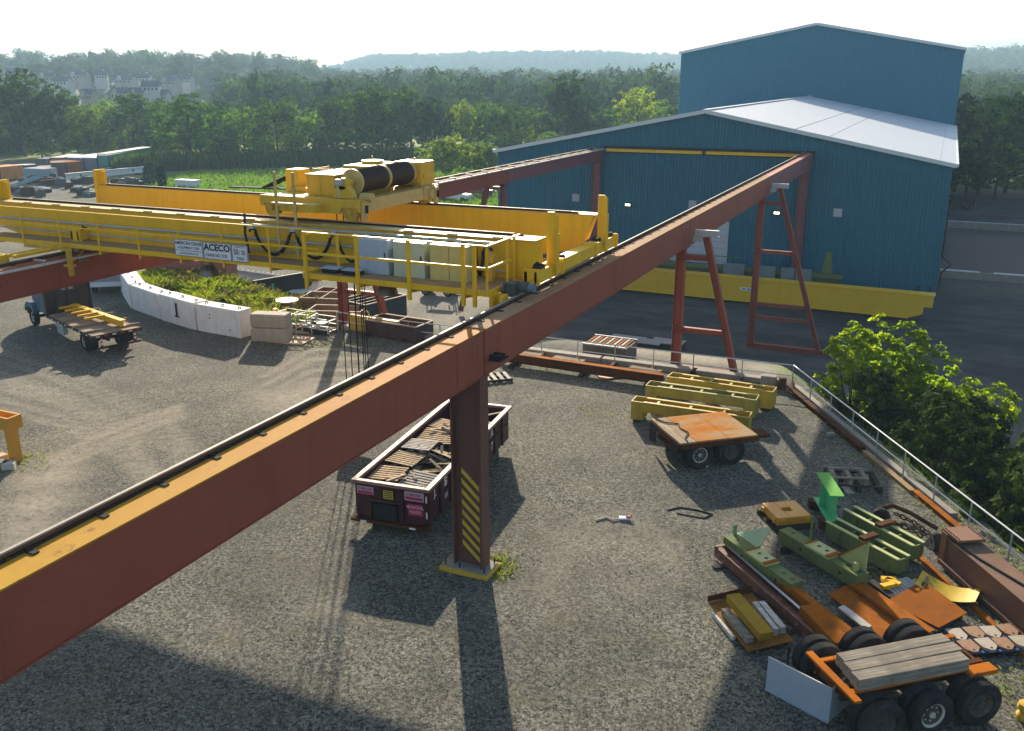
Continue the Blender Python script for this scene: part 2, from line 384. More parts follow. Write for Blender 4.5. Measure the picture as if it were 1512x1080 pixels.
def voro(scale, feat='F1'):
    v = t.nodes.new('ShaderNodeTexVoronoi'); v.inputs['Scale'].default_value = scale; t.links.new(pos, v.inputs['Vector']); return v
v1 = voro(15); v2 = voro(31)
lum = t.nodes.new('ShaderNodeSeparateColor'); t.links.new(v1.outputs['Color'], lum.inputs[0])
lum2 = t.nodes.new('ShaderNodeSeparateColor'); t.links.new(v2.outputs['Color'], lum2.inputs[0])
st = mixc(t, ramp(t, lum.outputs[0], .2, .9), (.014, .014, .014), (.31, .295, .23))
st2 = mixc(t, ramp(t, lum2.outputs[1], .3, .8), (.013, .013, .013), (.27, .255, .20))
grav = mixc(t, .5, st, st2)
v3 = voro(8); lum3 = t.nodes.new('ShaderNodeSeparateColor'); t.links.new(v3.outputs['Color'], lum3.inputs[0])
grav = mixc(t, .12, grav, mixc(t, lum3.outputs[2], (.01, .01, .011), (.31, .30, .25)))
grav = mixc(t, .75, grav, ramp(t, noise(t, 9, 8, .85, vec=pos), .34, .66), 'OVERLAY')
grav = mixc(t, ramp(t, noise(t, .35, 6, .6, vec=pos), .38, .68), grav, mixc(t, .5, grav, (.036, .036, .037)))
grav = mixc(t, ramp(t, noise(t, .9, 7, .7, vec=pos), .52, .72), grav, mixc(t, .45, grav, (.17, .15, .08)))
gm = t.nodes.new('ShaderNodeMath'); gm.operation = 'MULTIPLY'; gm.inputs[1].default_value = .35
t.links.new(ramp(t, noise(t, .55, 8, .75, vec=pos), .55, .72), gm.inputs[0])
grav = mixc(t, gm.outputs[0], grav, (.075, .085, .025))        # thin weeds in the stone
dn = t.nodes.new('ShaderNodeMath'); dn.operation = 'MULTIPLY'; t.links.new(sep.outputs[2], dn.inputs[0]); t.links.new(ramp(t, noise(t, 3.0, 9, .82, vec=pos), .28, .54), dn.inputs[1])
dn.inputs[1].default_value = 1
dustc = mixc(t, noise(t, 5, 6, .7, vec=pos), (.22, .19, .145), (.56, .48, .37))
grav = mixc(t, dn.outputs[0], grav, dustc)
asc = mixc(t, noise(t, 14, 6, .75, vec=pos), (.022, .023, .026), (.075, .074, .073))
asc = mixc(t, ramp(t, noise(t, .3, 5, .6, vec=pos, mscale=(.7, 1.3, 1)), .4, .66), asc, (.11, .105, .10))
grc = mixc(t, noise(t, .8, 7, .7, vec=pos), (.06, .11, .012), (.22, .29, .03))
grc = mixc(t, ramp(t, noise(t, .12, 5, .6, vec=pos), .5, .66), grc, (.18, .19, .05))
redc = mixc(t, noise(t, 7, 7, .7, vec=pos), (.11, .085, .08), (.24, .18, .165))
c = mixc(t, sep.outputs[1], grav, asc); c = mixc(t, at.outputs['Alpha'], c, redc); c = mixc(t, sep.outputs[0], c, grc)
t.links.new(c, b.inputs['Base Color']); b.inputs['Roughness'].default_value = .95; b.inputs['Specular IOR Level'].default_value = .15
bp = t.nodes.new('ShaderNodeBump'); bp.inputs['Strength'].default_value = .6; bp.inputs['Distance'].default_value = .03
hm = t.nodes.new('ShaderNodeMath'); hm.operation = 'ADD'; t.links.new(lum2.outputs[0], hm.inputs[0]); t.links.new(noise(t, 3, 9, .8, vec=pos), hm.inputs[1])
t.links.new(hm.outputs[0], bp.inputs['Height']); t.links.new(bp.outputs[0], b.inputs['Normal'])
me.materials.append(m)

# loose stones lying on the gravel
mb = MB(); k = 0
for i in range(5200):
    u = random.random()
    if u < .75: x, y = random.uniform(-20, 4), random.uniform(14, 40)
    else: x, y = random.uniform(-44, -12), random.uniform(16, 40)
    d = (x - FP0[0]) * FN[0] + (y - FP0[1]) * FN[1]
    if d > -.4: continue
    r = random.choice((.016, .02, .024, .03, .038)); z = float(terr(x, y)); a = random.random() * 6.28
    vs = []
    for j in range(5): vs.append((x + r * math.cos(a + j * 1.257) * random.uniform(.7, 1.2), y + r * math.sin(a + j * 1.257) * random.uniform(.7, 1.2), z - .012))
    vs.append((x, y, z + r * random.uniform(.5, .9)))
    mb.add(vs, [(j, (j + 1) % 5, 5) for j in range(5)], 0 if random.random() < .6 else 1)
ST1 = mat('pale_stone', (.30, .265, .215), .9, var=.3, bump=0); ST2 = mat('dark_stone', (.22, .21, .185), .9, var=.3, bump=0)
o = mb.build('loose_stones', [ST1, ST2]); tag(o, 'loose crushed stones scattered over the gravel yard', 'stones', kind='stuff')

# ---------------------------------------------------------------- hills
def hillz(f, u):
    px = 756 + u * 1419
    wl = ss((600 - px) / 260); wc = ss((px - 420) / 150) * ss((1150 - px) / 120); wr = ss((px - 1330) / 90)
    z = GZ - .6 + 0 * f
    z = np.maximum(z, GZ - .6 + wl * (28 * ss((f - 430) / 620)))
    z = np.maximum(z, GZ - .6 + 6 * ss((f - 430) / 500) + 0 * u)
    z = np.maximum(z, GZ + wc * 70 * ss((f - 1700) / 1100) * (1 + .06 * np.sin(u * 19 + 1)))
    z = np.maximum(z, GZ + wr * 42 * ss((f - 900) / 700) * (1 + .08 * np.sin(u * 26)))
    z = np.maximum(z, GZ + 45 * ss((f - 2400) / 900))
    return z
fw = np.array([-math.sin(YW_), math.cos(YW_)]); rt = np.array([math.cos(YW_), math.sin(YW_)])
fs_ = np.concatenate([np.linspace(330, 1200, 60), np.linspace(1240, 4200, 40)]); us_ = np.linspace(-1.0, 1.0, 90)
FF, UU = np.meshgrid(fs_, us_); HZ = hillz(FF, UU)
hv = np.stack([fw[0] * FF + rt[0] * FF * UU, fw[1] * FF + rt[1] * FF * UU, HZ], -1).reshape(-1, 3)
n1, n2 = len(fs_), len(us_); idx = np.arange(n1 * n2).reshape(n2, n1)
hf = np.stack([idx[:-1, :-1], idx[1:, :-1], idx[1:, 1:], idx[:-1, 1:]], -1).reshape(-1, 4)
me = bpy.data.meshes.new('hills'); me.from_pydata(hv.tolist(), [], hf[:, ::-1].tolist())
hills = bpy.data.objects.new('hills', me); C.objects.link(hills); tag(hills, kind='structure')
m, t, b, out = nt('far_meadow'); geo = t.nodes.new('ShaderNodeNewGeometry')
t.links.new(mixc(t, noise(t, .02, 6, .7, vec=geo.outputs['Position']), (.025, .05, .014), (.06, .09, .025)), b.inputs['Base Color']); b.inputs['Roughness'].default_value = 1
me.materials.append(m)

# ---------------------------------------------------------------- foliage
def crown_arrays(rx, rz, nclump, nleaf, ls, seed, lobes=7, squash=1.0, solid=.8):
    """leaf faces gathered in clumps through an uneven crown volume; z from 0 (crown base) to 2*rz"""
    r = np.random.default_rng(seed)
    L = []
    for i in range(lobes):
        a = i * 2.4 + r.uniform(-.5, .5); h = .3 + 1.35 * (i + .5) / lobes + r.uniform(-.15, .15); q = r.uniform(.45, .68) * math.sqrt(max(.15, 1 - ((h - .75) / 1.1) ** 2))
        L.append((math.cos(a) * rx * q, math.sin(a) * rx * q, rz * h, r.uniform(.27, .42)))
    L.append((r.uniform(-.1, .1) * rx, 0, rz * 1.55, .38)); L.append((0, 0, rz * .9, .5))
    cs = []
    for i in range(nclump):
        l = L[r.integers(len(L))]; d = r.normal(size=3); d /= np.linalg.norm(d); q = l[3] * (solid + (1 - solid) * r.random() ** .5); ldir = d
        cs.append((np.array((l[0] + d[0] * rx * q, l[1] + d[1] * rx * q, max(rz * .06, l[2] + d[2] * rz * q * squash))), d))
    V = []; tone = []
    cr = ls * 2.2
    for c, ld in cs:
        d = r.normal(size=(nleaf, 3)); d /= np.linalg.norm(d, axis=1)[:, None]
        d[:, 2] = np.abs(d[:, 2]) * .8 + d[:, 2] * .2
        p = c + d * cr * (.45 + .65 * r.random((nleaf, 1)))
        nrm = d * .5 + ld * .9 + r.normal(size=(nleaf, 3)) * .45 + np.array([0, 0, .25]); nrm /= np.linalg.norm(nrm, axis=1)[:, None]
        e = r.normal(size=(nleaf, 3)); a = np.cross(nrm, e); a /= np.linalg.norm(a, axis=1)[:, None]; bb = np.cross(nrm, a)
        s = ls * r.uniform(.6, 1.25, (nleaf, 1))
        V.append(np.stack([p - a * s, p - bb * s * .55, p + a * s, p + bb * s * .55], 1))
        tone += list(np.clip(r.normal(.45, .22) + r.normal(0, .14, nleaf), 0, 1))
    V = np.concatenate(V).reshape(-1, 3)
    return V, np.array(tone)
def leafmesh(name, V, tone, material):
    n = len(V) // 4; me = bpy.data.meshes.new(name)
    me.vertices.add(len(V)); me.vertices.foreach_set('co', V.astype(np.float32).ravel())
    me.loops.add(len(V)); me.loops.foreach_set('vertex_index', np.arange(len(V), dtype=np.int32))
    me.polygons.add(n); me.polygons.foreach_set('loop_start', np.arange(0, len(V), 4, dtype=np.int32)); me.polygons.foreach_set('loop_total', np.full(n, 4, dtype=np.int32))
    me.update(); me.validate()
    at = me.attributes.new('tone', 'FLOAT', 'FACE'); at.data.foreach_set('value', tone.astype(np.float32))
    me.materials.append(material); return me
LDARK = leaf('dark_foliage', (.018, .06, .024), (.12, .215, .045)); LMID = leaf('mid_foliage', (.045, .13, .02), (.22, .37, .05), .55)
LYEL = leaf('yellow_green_foliage', (.11, .20, .014), (.36, .45, .045), .58); LBUSH = leaf('bright_leaves', (.24, .36, .012), (.50, .58, .035), .85)
LHEDGE = leaf('dense_hedge_leaves', (.012, .03, .008), (.06, .10, .018), .3); LBLUE = leaf('conifer_needles', (.01, .025, .018), (.035, .06, .035), .15)
LMEAD = leaf('meadow_blades', (.07, .17, .012), (.24, .40, .03), .5); LDRY = leaf('dry_weed', (.10, .085, .045), (.22, .19, .09)); LGRASS = leaf('lush_grass', (.08, .14, .012), (.28, .34, .04), .5); LREED = leaf('dark_reed', (.016, .042, .012), (.055, .10, .028))
BARK = mat('grey_bark', (.07, .055, .042), .9, var=.3, bump=.5)
def trunk_mesh(name, h, r, spread, seed, nb=7, top=.72):
    rr = random.Random(seed); mb = MB()
    mb.tube([(0, 0, -.3), (rr.uniform(-.1, .1) * h * .1, 0, h * .3), (rr.uniform(-.1, .1) * h * .2, rr.uniform(-.1, .1) * h * .2, h * top)], r * .8, 7)
    mb.cyl((0, 0, -.3), (0, 0, h * .35), r * 1.3, 8, 0, r * .85)
    for i in range(nb):
        a = i * 2.4 + rr.random(); z0 = h * rr.uniform(.25, .6); l = spread * rr.uniform(.45, .85)
        mb.tube([(0, 0, z0), (math.cos(a) * l * .5, math.sin(a) * l * .5, z0 + h * .12), (math.cos(a) * l, math.sin(a) * l, z0 + h * rr.uniform(.15, .3))], r * .33, 5)
    o = mb.build(name, BARK); me = o.data; bpy.data.objects.remove(o); return me
TREE = {}
def tree_proto(kind):
    if kind in TREE: return TREE[kind]
    k, s = kind
    prm = {'oak': dict(rx=.52, rz=.40, base=.18, m=LDARK), 'round': dict(rx=.55, rz=.42, base=.12, m=LMID), 'pale': dict(rx=.5, rz=.43, base=.10, m=LYEL), 'tall': dict(rx=.40, rz=.42, base=.14, m=LDARK)}[k]
    V, tn = crown_arrays(prm['rx'] * 14, prm['rz'] * 14, 330, 16, .34, 100 + s * 7 + len(k), lobes=15)
    V[:, 2] += prm['base'] * 14
    TREE[kind] = (leafmesh('crown', V / 14, tn, prm['m']), trunk_mesh('trunk', 1.0, .022, .42, s))
    return TREE[kind]
def tree(name, label, x, y, z, h, wd, kind, group=None, rz=None):
    cm, tm = tree_proto(kind)
    t_ = thing(name, label, 'tree', (x, y, z), random.random() * 6.28 if rz is None else rz, group)
    sx = wd / (1.0 if kind[0] != 'tall' else .8)
    t_.scale = (sx, sx, h)
    for nm, mm in (('crown', cm), ('trunk', tm)):
        o = bpy.data.objects.new(nm, mm); C.objects.link(o); o.parent = t_
    return t_
# ---------------------------------------------------------------- blue steel shed (low bay in front, high bay behind)
TEAL = mat('blue_cladding', (.002, .135, .205), .45, var=.12, scale=.3, streak=.3, grit=.03, bump=0)
ROOFW = mat('pale_roof_sheet', (.54, .57, .61), .55, var=.05, scale=.2, streak=.05, grit=.05, bump=0)
TRIM = mat('pale_trim', (.62, .66, .68), .5, var=.05)
YW = 86.0; BX0, BX1 = -41.2, .78; RX = -20.15
def gable(mb, x0, x1, y, z0, eave, ridge, sgn=-1, pitch=.305, dep=.07):
    """ribbed cladding folded across the width, cut to the gable line"""
    xs = []; x = x0; k = 0
    prof = [(0, 0), (.5, 0), (.58, 1), (.92, 1)]
    while x < x1:
        for f, d in prof:
            xx = x + f * pitch
            if xx < x1: xs.append((xx, y + sgn * dep * d))
        x += pitch
    xs.append((x1, y))
    mid = (x0 + x1) / 2; top = lambda q: ridge - abs(q - mid) / (x1 - mid) * (ridge - eave)
    vs = []
    for q, yy in xs: vs += [(q, yy, z0), (q, yy, top(q))]
    mb.add(vs, [(2 * i, 2 * i + 2, 2 * i + 3, 2 * i + 1) for i in range(len(xs) - 1)])
def side(mb, x, y0, y1, z0, z1, sgn, pitch=.305, dep=.045):
    ys = []; y = y0
    while y < y1:
        for f, d in [(0, 0), (.5, 0), (.58, 1), (.92, 1)]:
            if y + f * pitch < y1: ys.append((y + f * pitch, x + sgn * dep * d))
        y += pitch
    ys.append((y1, x)); vs = []
    for q, xx in ys: vs += [(xx, q, z0), (xx, q, z1)]
    mb.add(vs, [(2 * i, 2 * i + 2, 2 * i + 3, 2 * i + 1) for i in range(len(ys) - 1)])
shed = thing('steel_shed', 'long low blue ribbed steel shed with pale pitched roof', 'industrial building', (RX, YW, GZ))
EV, RG = 6.35, 10.45; Y2 = 156.0
mb = MB(); gable(mb, BX0, BX1, YW, GZ - .2, EV, RG); side(mb, BX0, YW, Y2, GZ - .2, EV, -1); side(mb, BX1, YW, Y2, GZ - .2, EV, 1)
mb.build('wall', TEAL, shed, True)
mb = MB()
def roofpair(mb, x0, x1, xr, y0, y1, ev, rg, th=.16, over=.25):
    for xe in (x0 - over, x1 + over):
        mb.hexa([(xe, y0 - .25, ev - .06), (xr, y0 - .25, rg), (xr, y1, rg), (xe, y1, ev - .06), (xe, y0 - .25, ev + th), (xr, y0 - .25, rg + th), (xr, y1, rg + th), (xe, y1, ev + th)] if xe < xr else
                [(xr, y0 - .25, rg), (xe, y0 - .25, ev - .06), (xe, y1, ev - .06), (xr, y1, rg), (xr, y0 - .25, rg + th), (xe, y0 - .25, ev + th), (xe, y1, ev + th), (xr, y1, rg + th)])
roofpair(mb, BX0, BX1, RX, YW, Y2 - .05, EV, RG)
rf = mb.build('roof', ROOFW, shed, True)
mb = MB()
for xe in (BX0 - .3, BX1 + .3):
    mb.beam((xe, YW - .32, EV + .02), (RX, YW - .32, RG + .04), .16, .34)
mb.beam((BX1 + .36, YW - .3, EV + .05), (BX1 + .36, Y2, EV + .05), .2, .26); mb.beam((BX0 - .36, YW - .3, EV + .05), (BX0 - .36, Y2, EV + .05), .2, .26)
mb.beam((RX, YW - .3, RG + .2), (RX, Y2, RG + .2), .5, .06)
mb.build('roof_trim', TRIM, rf, True)
mb = MB()                                         # lap joints of the roof sheets
for q in (.38, .52, .95):
    xa = RX + (BX1 - RX) * q; za = RG + (EV - RG) * q + .175 - .005
    mb.beam((xa, YW, za + .012), (xa, Y2 - .3, za + .012), .07 if q < .9 else .16, .03)
mb.build('roof_seam', mat('roof_seam_grey', (.20, .21, .23), .6), rf, True)
mb = MB(); mb.box(-22.9, -17.35, YW - .16, YW - .05, GZ + .02, .62)
dr = mb.build('door', mat('pale_door', (.50, .52, .56), .5, var=.06, streak=.2), shed, True)
mb = MB()
for k in range(8): mb.box(-22.85, -17.4, YW - .175, YW - .162, GZ + .6 + k * .6, GZ + .625 + k * .6)
mb.build('panel_joint', mat('joint_grey', (.25, .26, .28), .6), dr, True)
mb = MB(); mb.box(-29.7, -10.3, YW - .34, YW - .05, 6.98, 7.22); mb.box(-29.7, -10.3, YW - .2, YW - .05, 6.62, 6.7)
hd = mb.build('header_beam', DARK, shed, True)
for xa, xb in ((-29.5, -20.25), (-19.85, -11.6)):
    MB().box(xa, xb, YW - .36, YW - .06, 6.7, 6.97).build('header_panel', YEL, hd, True)
for n, x, z in (('wall_vent', -32.6, 2.1), ('wall_vent', -7.9, 2.0), ('wall_vent', -20.9, 2.05)):
    mb = MB(); mb.box(x - .36, x + .36, YW - .14, YW - .05, z - .36, z + .36)
    for k in range(5): mb.box(x - .28, x + .28, YW - .165, YW - .145, z - .28 + k * .13, z - .2 + k * .13)
    mb.build(n, mat('vent_grey', (.42, .45, .48), .6), shed, True)
for x in (-27.15, -13.1):
    mb = MB(); mb.prism([(YW - .05, 1.48), (YW - .35, 1.56), (YW - .3, 1.86), (YW - .05, 1.92)], x - .28, x + .28, 'X')
    wl = mb.build('wall_lamp', DARK, shed, True)
    em = bpy.data.materials.get('lamp_lens')
    if not em:
        em, t, b, out = nt('lamp_lens'); b.inputs['Base Color'].default_value = (.9, .85, .6, 1); b.inputs['Emission Color'].default_value = (1, .88, .5, 1); b.inputs['Emission Strength'].default_value = 1.6
    MB().box(x - .24, x + .24, YW - .4, YW - .352, 1.62, 1.82).build('lens', em, wl, True)
mb = MB()
for x in (-.6, .35): mb.cyl((x, YW - .5, GZ), (x, YW - .5, GZ + 1.1), .09, 8)
mb.tube([(BX1 + .2, YW + 4, 2), (BX1 + .2, YW + 4, -2), (BX1 + 1.0, YW + 4, -2.6), (BX1 + .3, YW + 4, -3.4), (BX1 + .25, YW + 4, GZ)], .08, 6)
mb.build('service_pipe', DARK, shed, True)

hall = thing('high_bay_hall', 'tall blue ribbed steel hall rising behind the low shed with white roof edge', 'industrial building', (RX, Y2, GZ))
HE, HR = 17.25, 21.2; Y3 = 205
mb = MB(); gable(mb, -41.2, .85, Y2, GZ - .2, HE, HR); side(mb, -41.2, Y2, Y3, GZ - .2, HE, -1); side(mb, .85, Y2, Y3, GZ - .2, HE, 1)
TEAL2 = mat('bright_blue_cladding', (.002, .165, .265), .45, var=.12, scale=.3, streak=.25, grit=.03, bump=0)
mb.build('wall', TEAL2, hall, True)
mb = MB(); roofpair(mb, -41.2, .85, RX, Y2, Y3, HE, HR)
rf = mb.build('roof', ROOFW, hall, True)
mb = MB()
for xe in (-41.5, 1.15): mb.beam((xe, Y2 - .35, HE + .05), (RX, Y2 - .35, HR + .07), .2, .4)
mb.build('roof_trim', TRIM, rf, True)

# ---------------------------------------------------------------- crane runway
def girder_bay(name, label, xo, xi, y0, y1, zb, zt, side_m, top_m, xr=None, xb=None, grp='bays of the crane runway', seams=()):
    """box girder bay from y0 to y1; xo is the outer (+x) face"""
    t_ = thing(name, label, 'runway beam', ((xo + xi) / 2, (y0 + y1) / 2, zb), 0, grp)
    mb = MB(); mb.box(xi + .03, xo - .015, y0, y1, zb + .03, zt - .03, 0)
    mb.box(xb or xi, xo + .012, y0, y1, zb, zb + .03, 0)  # xb widens the bottom plate unseen, added to hold the beam's ground shadow
    for y in seams: mb.box(xo - .015, xo - .003, y - .02, y + .02, zb + .031, zt - .031, 0)
    mb.build('girder_body', side_m, t_, True)
    MB().box(xi, xo + .02, y0 + .01, y1 - .01, zt - .03, zt).build('top_plate', top_m, t_, True)
    xr = xr or (xo + xi) / 2
    mb = MB(); mb.box(xr - .07, xr + .06, y0 + .02, y1 - .02, zt + .002, zt + .03, 0)
    y = y0 + .7
    while y < y1 - .3:
        mb.box(xr + .02, xr + .24, y - .05, y + .05, zt + .002, zt + .022, 0); mb.box(xr + .02, xr + .08, y - .045, y + .045, zt + .022, zt + .05, 0); y += 1.22
    mb.build('rail_clips', DARK, t_, True)
    MB().box(xr - .06, xr + .0, y0 + .01, y1 - .01, zt + .032, zt + .09).box(xr - .06, xr + .0, y0 + .01, y1 - .01, zt + .09, zt + .12, 1).build('rail', [RAILB, RAIL], t_, True)
    return t_
GXo, GXi, GZb, GZt = -10.39, -11.09, 5.83, 7.12; GK = dict(xr=-11.0, xb=-11.55)
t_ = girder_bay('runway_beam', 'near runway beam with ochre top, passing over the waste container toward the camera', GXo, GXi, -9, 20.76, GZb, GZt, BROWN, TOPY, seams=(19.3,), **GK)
t_ = girder_bay('runway_beam', 'near runway beam under the crane wheels, between striped column and first trestle', GXo, GXi, 20.82, 42.6, GZb, GZt, BROWN, TOPT, seams=(41.2,), **GK)
mb = MB(); mb.box(-10.37, -10.0, 20.95, 21.5, GZb + .38, GZb + .42); mb.box(-10.37, -10.05, 21.1, 21.18, GZb + .42, GZb + .52); mb.box(-10.37, -10.05, 21.3, 21.38, GZb + .42, GZb + .52)
mb.build('splice_bracket', DARK, t_, True)
t_ = girder_bay('runway_beam', 'near runway beam with tan top between the two braced trestles', GXo, GXi, 42.66, 63.9, GZb, GZt, BROWN, TOPT, seams=(), **GK)
t_ = girder_bay('runway_beam', 'purple runway beam with orange top, meeting the blue shed', GXo, GXi, 63.97, 85.6, GZb, GZt, PURP, TOPR, **GK)
LXo, LXi, LZb, LZt = -29.75, -30.85, 5.85, 6.98
LAB = ['far runway beam of rust brown steel passing over the flatbed truck', 'far runway beam behind the yellow crane trolley', 'maroon runway beam with sunlit pale top edge, meeting the blue shed']
for i, (y0, y1, mm) in enumerate(((-9, 42.4, BROWN), (42.46, 63.9, BROWN), (63.97, 85.6, PURP))):
    t_ = girder_bay('runway_beam', LAB[i], LXo, LXi, y0, y1, LZb, LZt, mm, TOPT if i else TOPR)
    mb = MB(); mb.box(LXo + .03, LXo + .16, y0, y1, LZt - .12, LZt - .04)  # pale strip stands in for the sunlit top edge of the beam
    yy = y0 + 1
    while yy < y1: mb.box(LXo - .5, LXo + .03, yy - .06, yy + .06, LZt + .003, LZt + .06); yy += 2.4
    mb.build('lit_edge_strip', mat('lit_edge_white', (.6, .55, .52), .6, var=.15, dirt=.3), t_, True)

# near striped column on its yellow footing
col = thing('runway_column', 'brown steel column with yellow diagonal stripes on a yellow edged footing', 'column', (-10.95, 20.75, 0))
mb = MB(); mb.box(-11.32, -11.27, 20.5, 20.98, .16, GZb - .04); mb.box(-10.46, -10.39, 20.5, 20.98, .16, GZb - .04); mb.box(-11.27, -10.46, 20.7, 20.76, .16, GZb - .04)
mb.box(-11.5, -10.36, 20.46, 21.0, GZb - .04, GZb - .003)
mb.build('shaft', mat('brown_column_paint', (.135, .055, .042), .5, var=.2, scale=.5, streak=.4, rust=.03), col, True)
mb = MB()
z = .92
for k in range(8):
    x0, x1 = -11.1, -10.5; za = 2.95 - k * .315
    mb.hexa([(x0, 20.685, za), (x1, 20.685, za - .55), (x1, 20.697, za - .55), (x0, 20.697, za), (x0, 20.685, za + .15), (x1, 20.685, za - .40), (x1, 20.697, za - .40), (x0, 20.697, za + .15)])
mb.build('warning_stripes', mat('stripe_yellow', (.62, .42, .04), .6, var=.2, dirt=.25, rust=.06), col, True)
mb = MB(); mb.box(-11.65, -10.12, 20.25, 21.15, -.1, .13, 0); mb.box(-11.6, -10.17, 20.3, 21.1, .13, .16, 1)
for x in (-11.5, -11.05, -10.28):
    for y in (20.38, 21.04): mb.cyl((x, y, .16), (x, y, .3), .025, 6, 2)
mb.build('footing', [mat('chipped_yellow_concrete', (.60, .36, .03), .8, var=.2, rust=.08, rustcol=(.2, .19, .17), dirt=.2), CONC, DARK], col, True, bevel=.012)

def aframe(label, xl, y, zb, ztop, rk, struts, grp, bracket=True, sill=True, m=BROWN, lw=.42):
    """braced trestle: upright under the girder, raker leaning out to rk metres, cross struts"""
    t_ = thing('braced_trestle', label, 'runway trestle', (xl, y, zb), 0, grp)
    MB().ibeam((xl, y, zb + .1), (xl, y, ztop), .38, lw, .03, .025, 0, (1, 0, 0)).build('upright', m, t_, True)
    s = 1 if rk > 0 else -1
    xt = xl + s * 1.15
    p, q = Vector((xt, y, ztop + .55)), Vector((xl + rk, y, zb + .1))
    MB().ibeam(p, q, .34, .3, .025, .02, 0, (1, 0, 0)).build('raker', m, t_, True)
    for z in struts:
        f = (p.z - z) / (p.z - q.z); x1 = p.x + (q.x - p.x) * f
        mb = MB(); mb.ibeam((xl + s * .2, y, z), (x1 - s * .1, y, z), .24, .24, .02, .02)
        mb.build('strut', m, t_, True)
        for dz in (-.17, .15): MB().box(xl - .24, xl + .24, y - .2, y + .2, z + dz, z + dz + .02).build('stiffener', m, t_, True)
    if bracket:
        mb = MB(); mb.channel((xl + s * .62, y, ztop + .72), (xl + s * 1.72, y, ztop + .72), .25, .3, .03); mb.box(min(xl + s * .55, xl + s * .9), max(xl + s * .55, xl + s * .9), y - .1, y + .1, ztop + .3, ztop + .55)
        mb.build('tie_bracket', GALV, t_, True)
    MB().box(xl - .35, xl + .35, y - .25, y + .25, ztop, ztop + .06).build('cap_plate', m, t_, True)
    if sill:
        a, b_ = sorted((xl - s * .3, xl + rk + s * .4)); MB().ibeam((a, y, zb + .02), (b_, y, zb + .02), .45, .36, .03, .025).build('sill_beam', m, t_, True)
        MB().box(a - .25, b_ + .25, y - .5, y + .5, zb - .5, zb - .16).build('footing', CONC, t_, True)
    return t_
aframe('brown braced trestle with raking leg standing just behind the near pipe railing', -10.75, 42.55, -.5, GZb - .07, 2.95, (5.3, 1.76, -.2), 'braced trestles of the runway', sill=False)
aframe('brown braced trestle on a long sill beam on the dark drive', -10.85, 64.0, -4.75, GZb - .07, 4.6, (5.3, 2.0, -1.7, -2.65), 'braced trestles of the runway')
aframe('brown braced trestle behind the hanging hoist ropes, under the yellow walkway', -30.3, 42.55, -.5, LZb - .07, 3.1, (5.0, 1.85), 'braced trestles of the runway', bracket=False, sill=False)
aframe('maroon braced trestle in front of the shed end by the pickups', -30.2, 64.0, -4.75, LZb - .07, -3.9, (5.4, 2.2, -1.6), 'braced trestles of the runway', bracket=False, sill=False, m=PURP)
for x, lb in ((-10.95, 'maroon upright against the shed behind the second trestle'), (-30.3, 'maroon upright against the shed near the shed corner by the pickups')):
    t_ = thing('runway_column', lb, 'column', (x, 85.3, GZ), 0, 'uprights at the shed wall')
    MB().ibeam((x, 85.3, GZ + .05), (x, 85.3, GZb - .06), .5, .8, .05, .04, 0, (1, 0, 0)).build('shaft', PURP, t_, True)
    MB().box(x - .6, x + .6, 84.95, 85.6, GZ - .2, GZ + .05).build('footing', CONC, t_, True)

# ---------------------------------------------------------------- bridge crane
cr = thing('bridge_crane', 'large yellow double girder bridge crane spanning both runways with railed walkway', 'bridge crane', (-20.8, 28.8, 7.3), 0)
XL, XR = -35.6, -11.05
def girder(y0, y1, topm, zt=8.62, yr=None):
    zb = 7.12; front = yr is None
    pf = [(XL, zt), (XL, 7.75), (XL + .9, 7.45), (XL + 2.6, zb), (XR - 2.3, zb)] + ([(XR - .6, 7.38), (XR - .05, 7.5), (XR - .05, zt)] if front else [(XR - .9, 7.4), (XR - .4, 7.8), (XR - .08, zt)])
    mb = MB(); mb.prism(pf[::-1], y0 + (.1 if front else .03), y1 - .1, 'Y')
    x = XL + 1.2
    gd = mb.build('girder', YEL, cr, True)
    mb = MB().box(XL - .03, XR + .03, y0, y1, zt, zt + .035); x = XL + .6
    while x < XR and front: mb.box(x - .16, x + .16, y0 - .02, y0 + .12, zt + .034, zt + .075); x += 1.62
    mb.build('top_flange', topm, gd, True)
    yr = yr or 26.33
    mb = MB(); mb.box(XL + .6, XR - .7, yr - .1, yr + .1, zt + .037, zt + .05, 0); mb.box(XL + .6, XR - .7, yr - .04, yr + .04, zt + .05, zt + .09, 0); mb.box(XL + .6, XR - 1.0, yr - .04, yr + .04, zt + .09, zt + .11, 1)
    mb.build('trolley_rail', [RUSTD, RAIL], gd, True)
    return gd
girder(25.65, 26.5, CREAM, yr=None); girder(31.08, 31.75, CREAM, 8.7, 31.22)
for x, y in ((-10.86, 26.62), (-10.86, 31.35), (XL + .12, 26.3), (XL + .12, 31.35)):
    if x > -20:
        mb = MB(); mb.prism([(x - .17, 7.4), (x + .17, 7.4), (x + .17, 9.3), (x + .06, 9.42), (x - .17, 9.42)], y - .06, y + .06, 'Y'); mb.box(x + .17, x + .19, y - .12, y + .12, 7.6, 8.75)
    else:
        mb = MB(); mb.box(x - .16, x + .02, y - .3, y + .3, 7.8, 9.42); mb.box(x + .02, x + .3, y - .05, y + .05, 8.66, 9.35)
    mb.build('end_stop', YEL, cr, True)
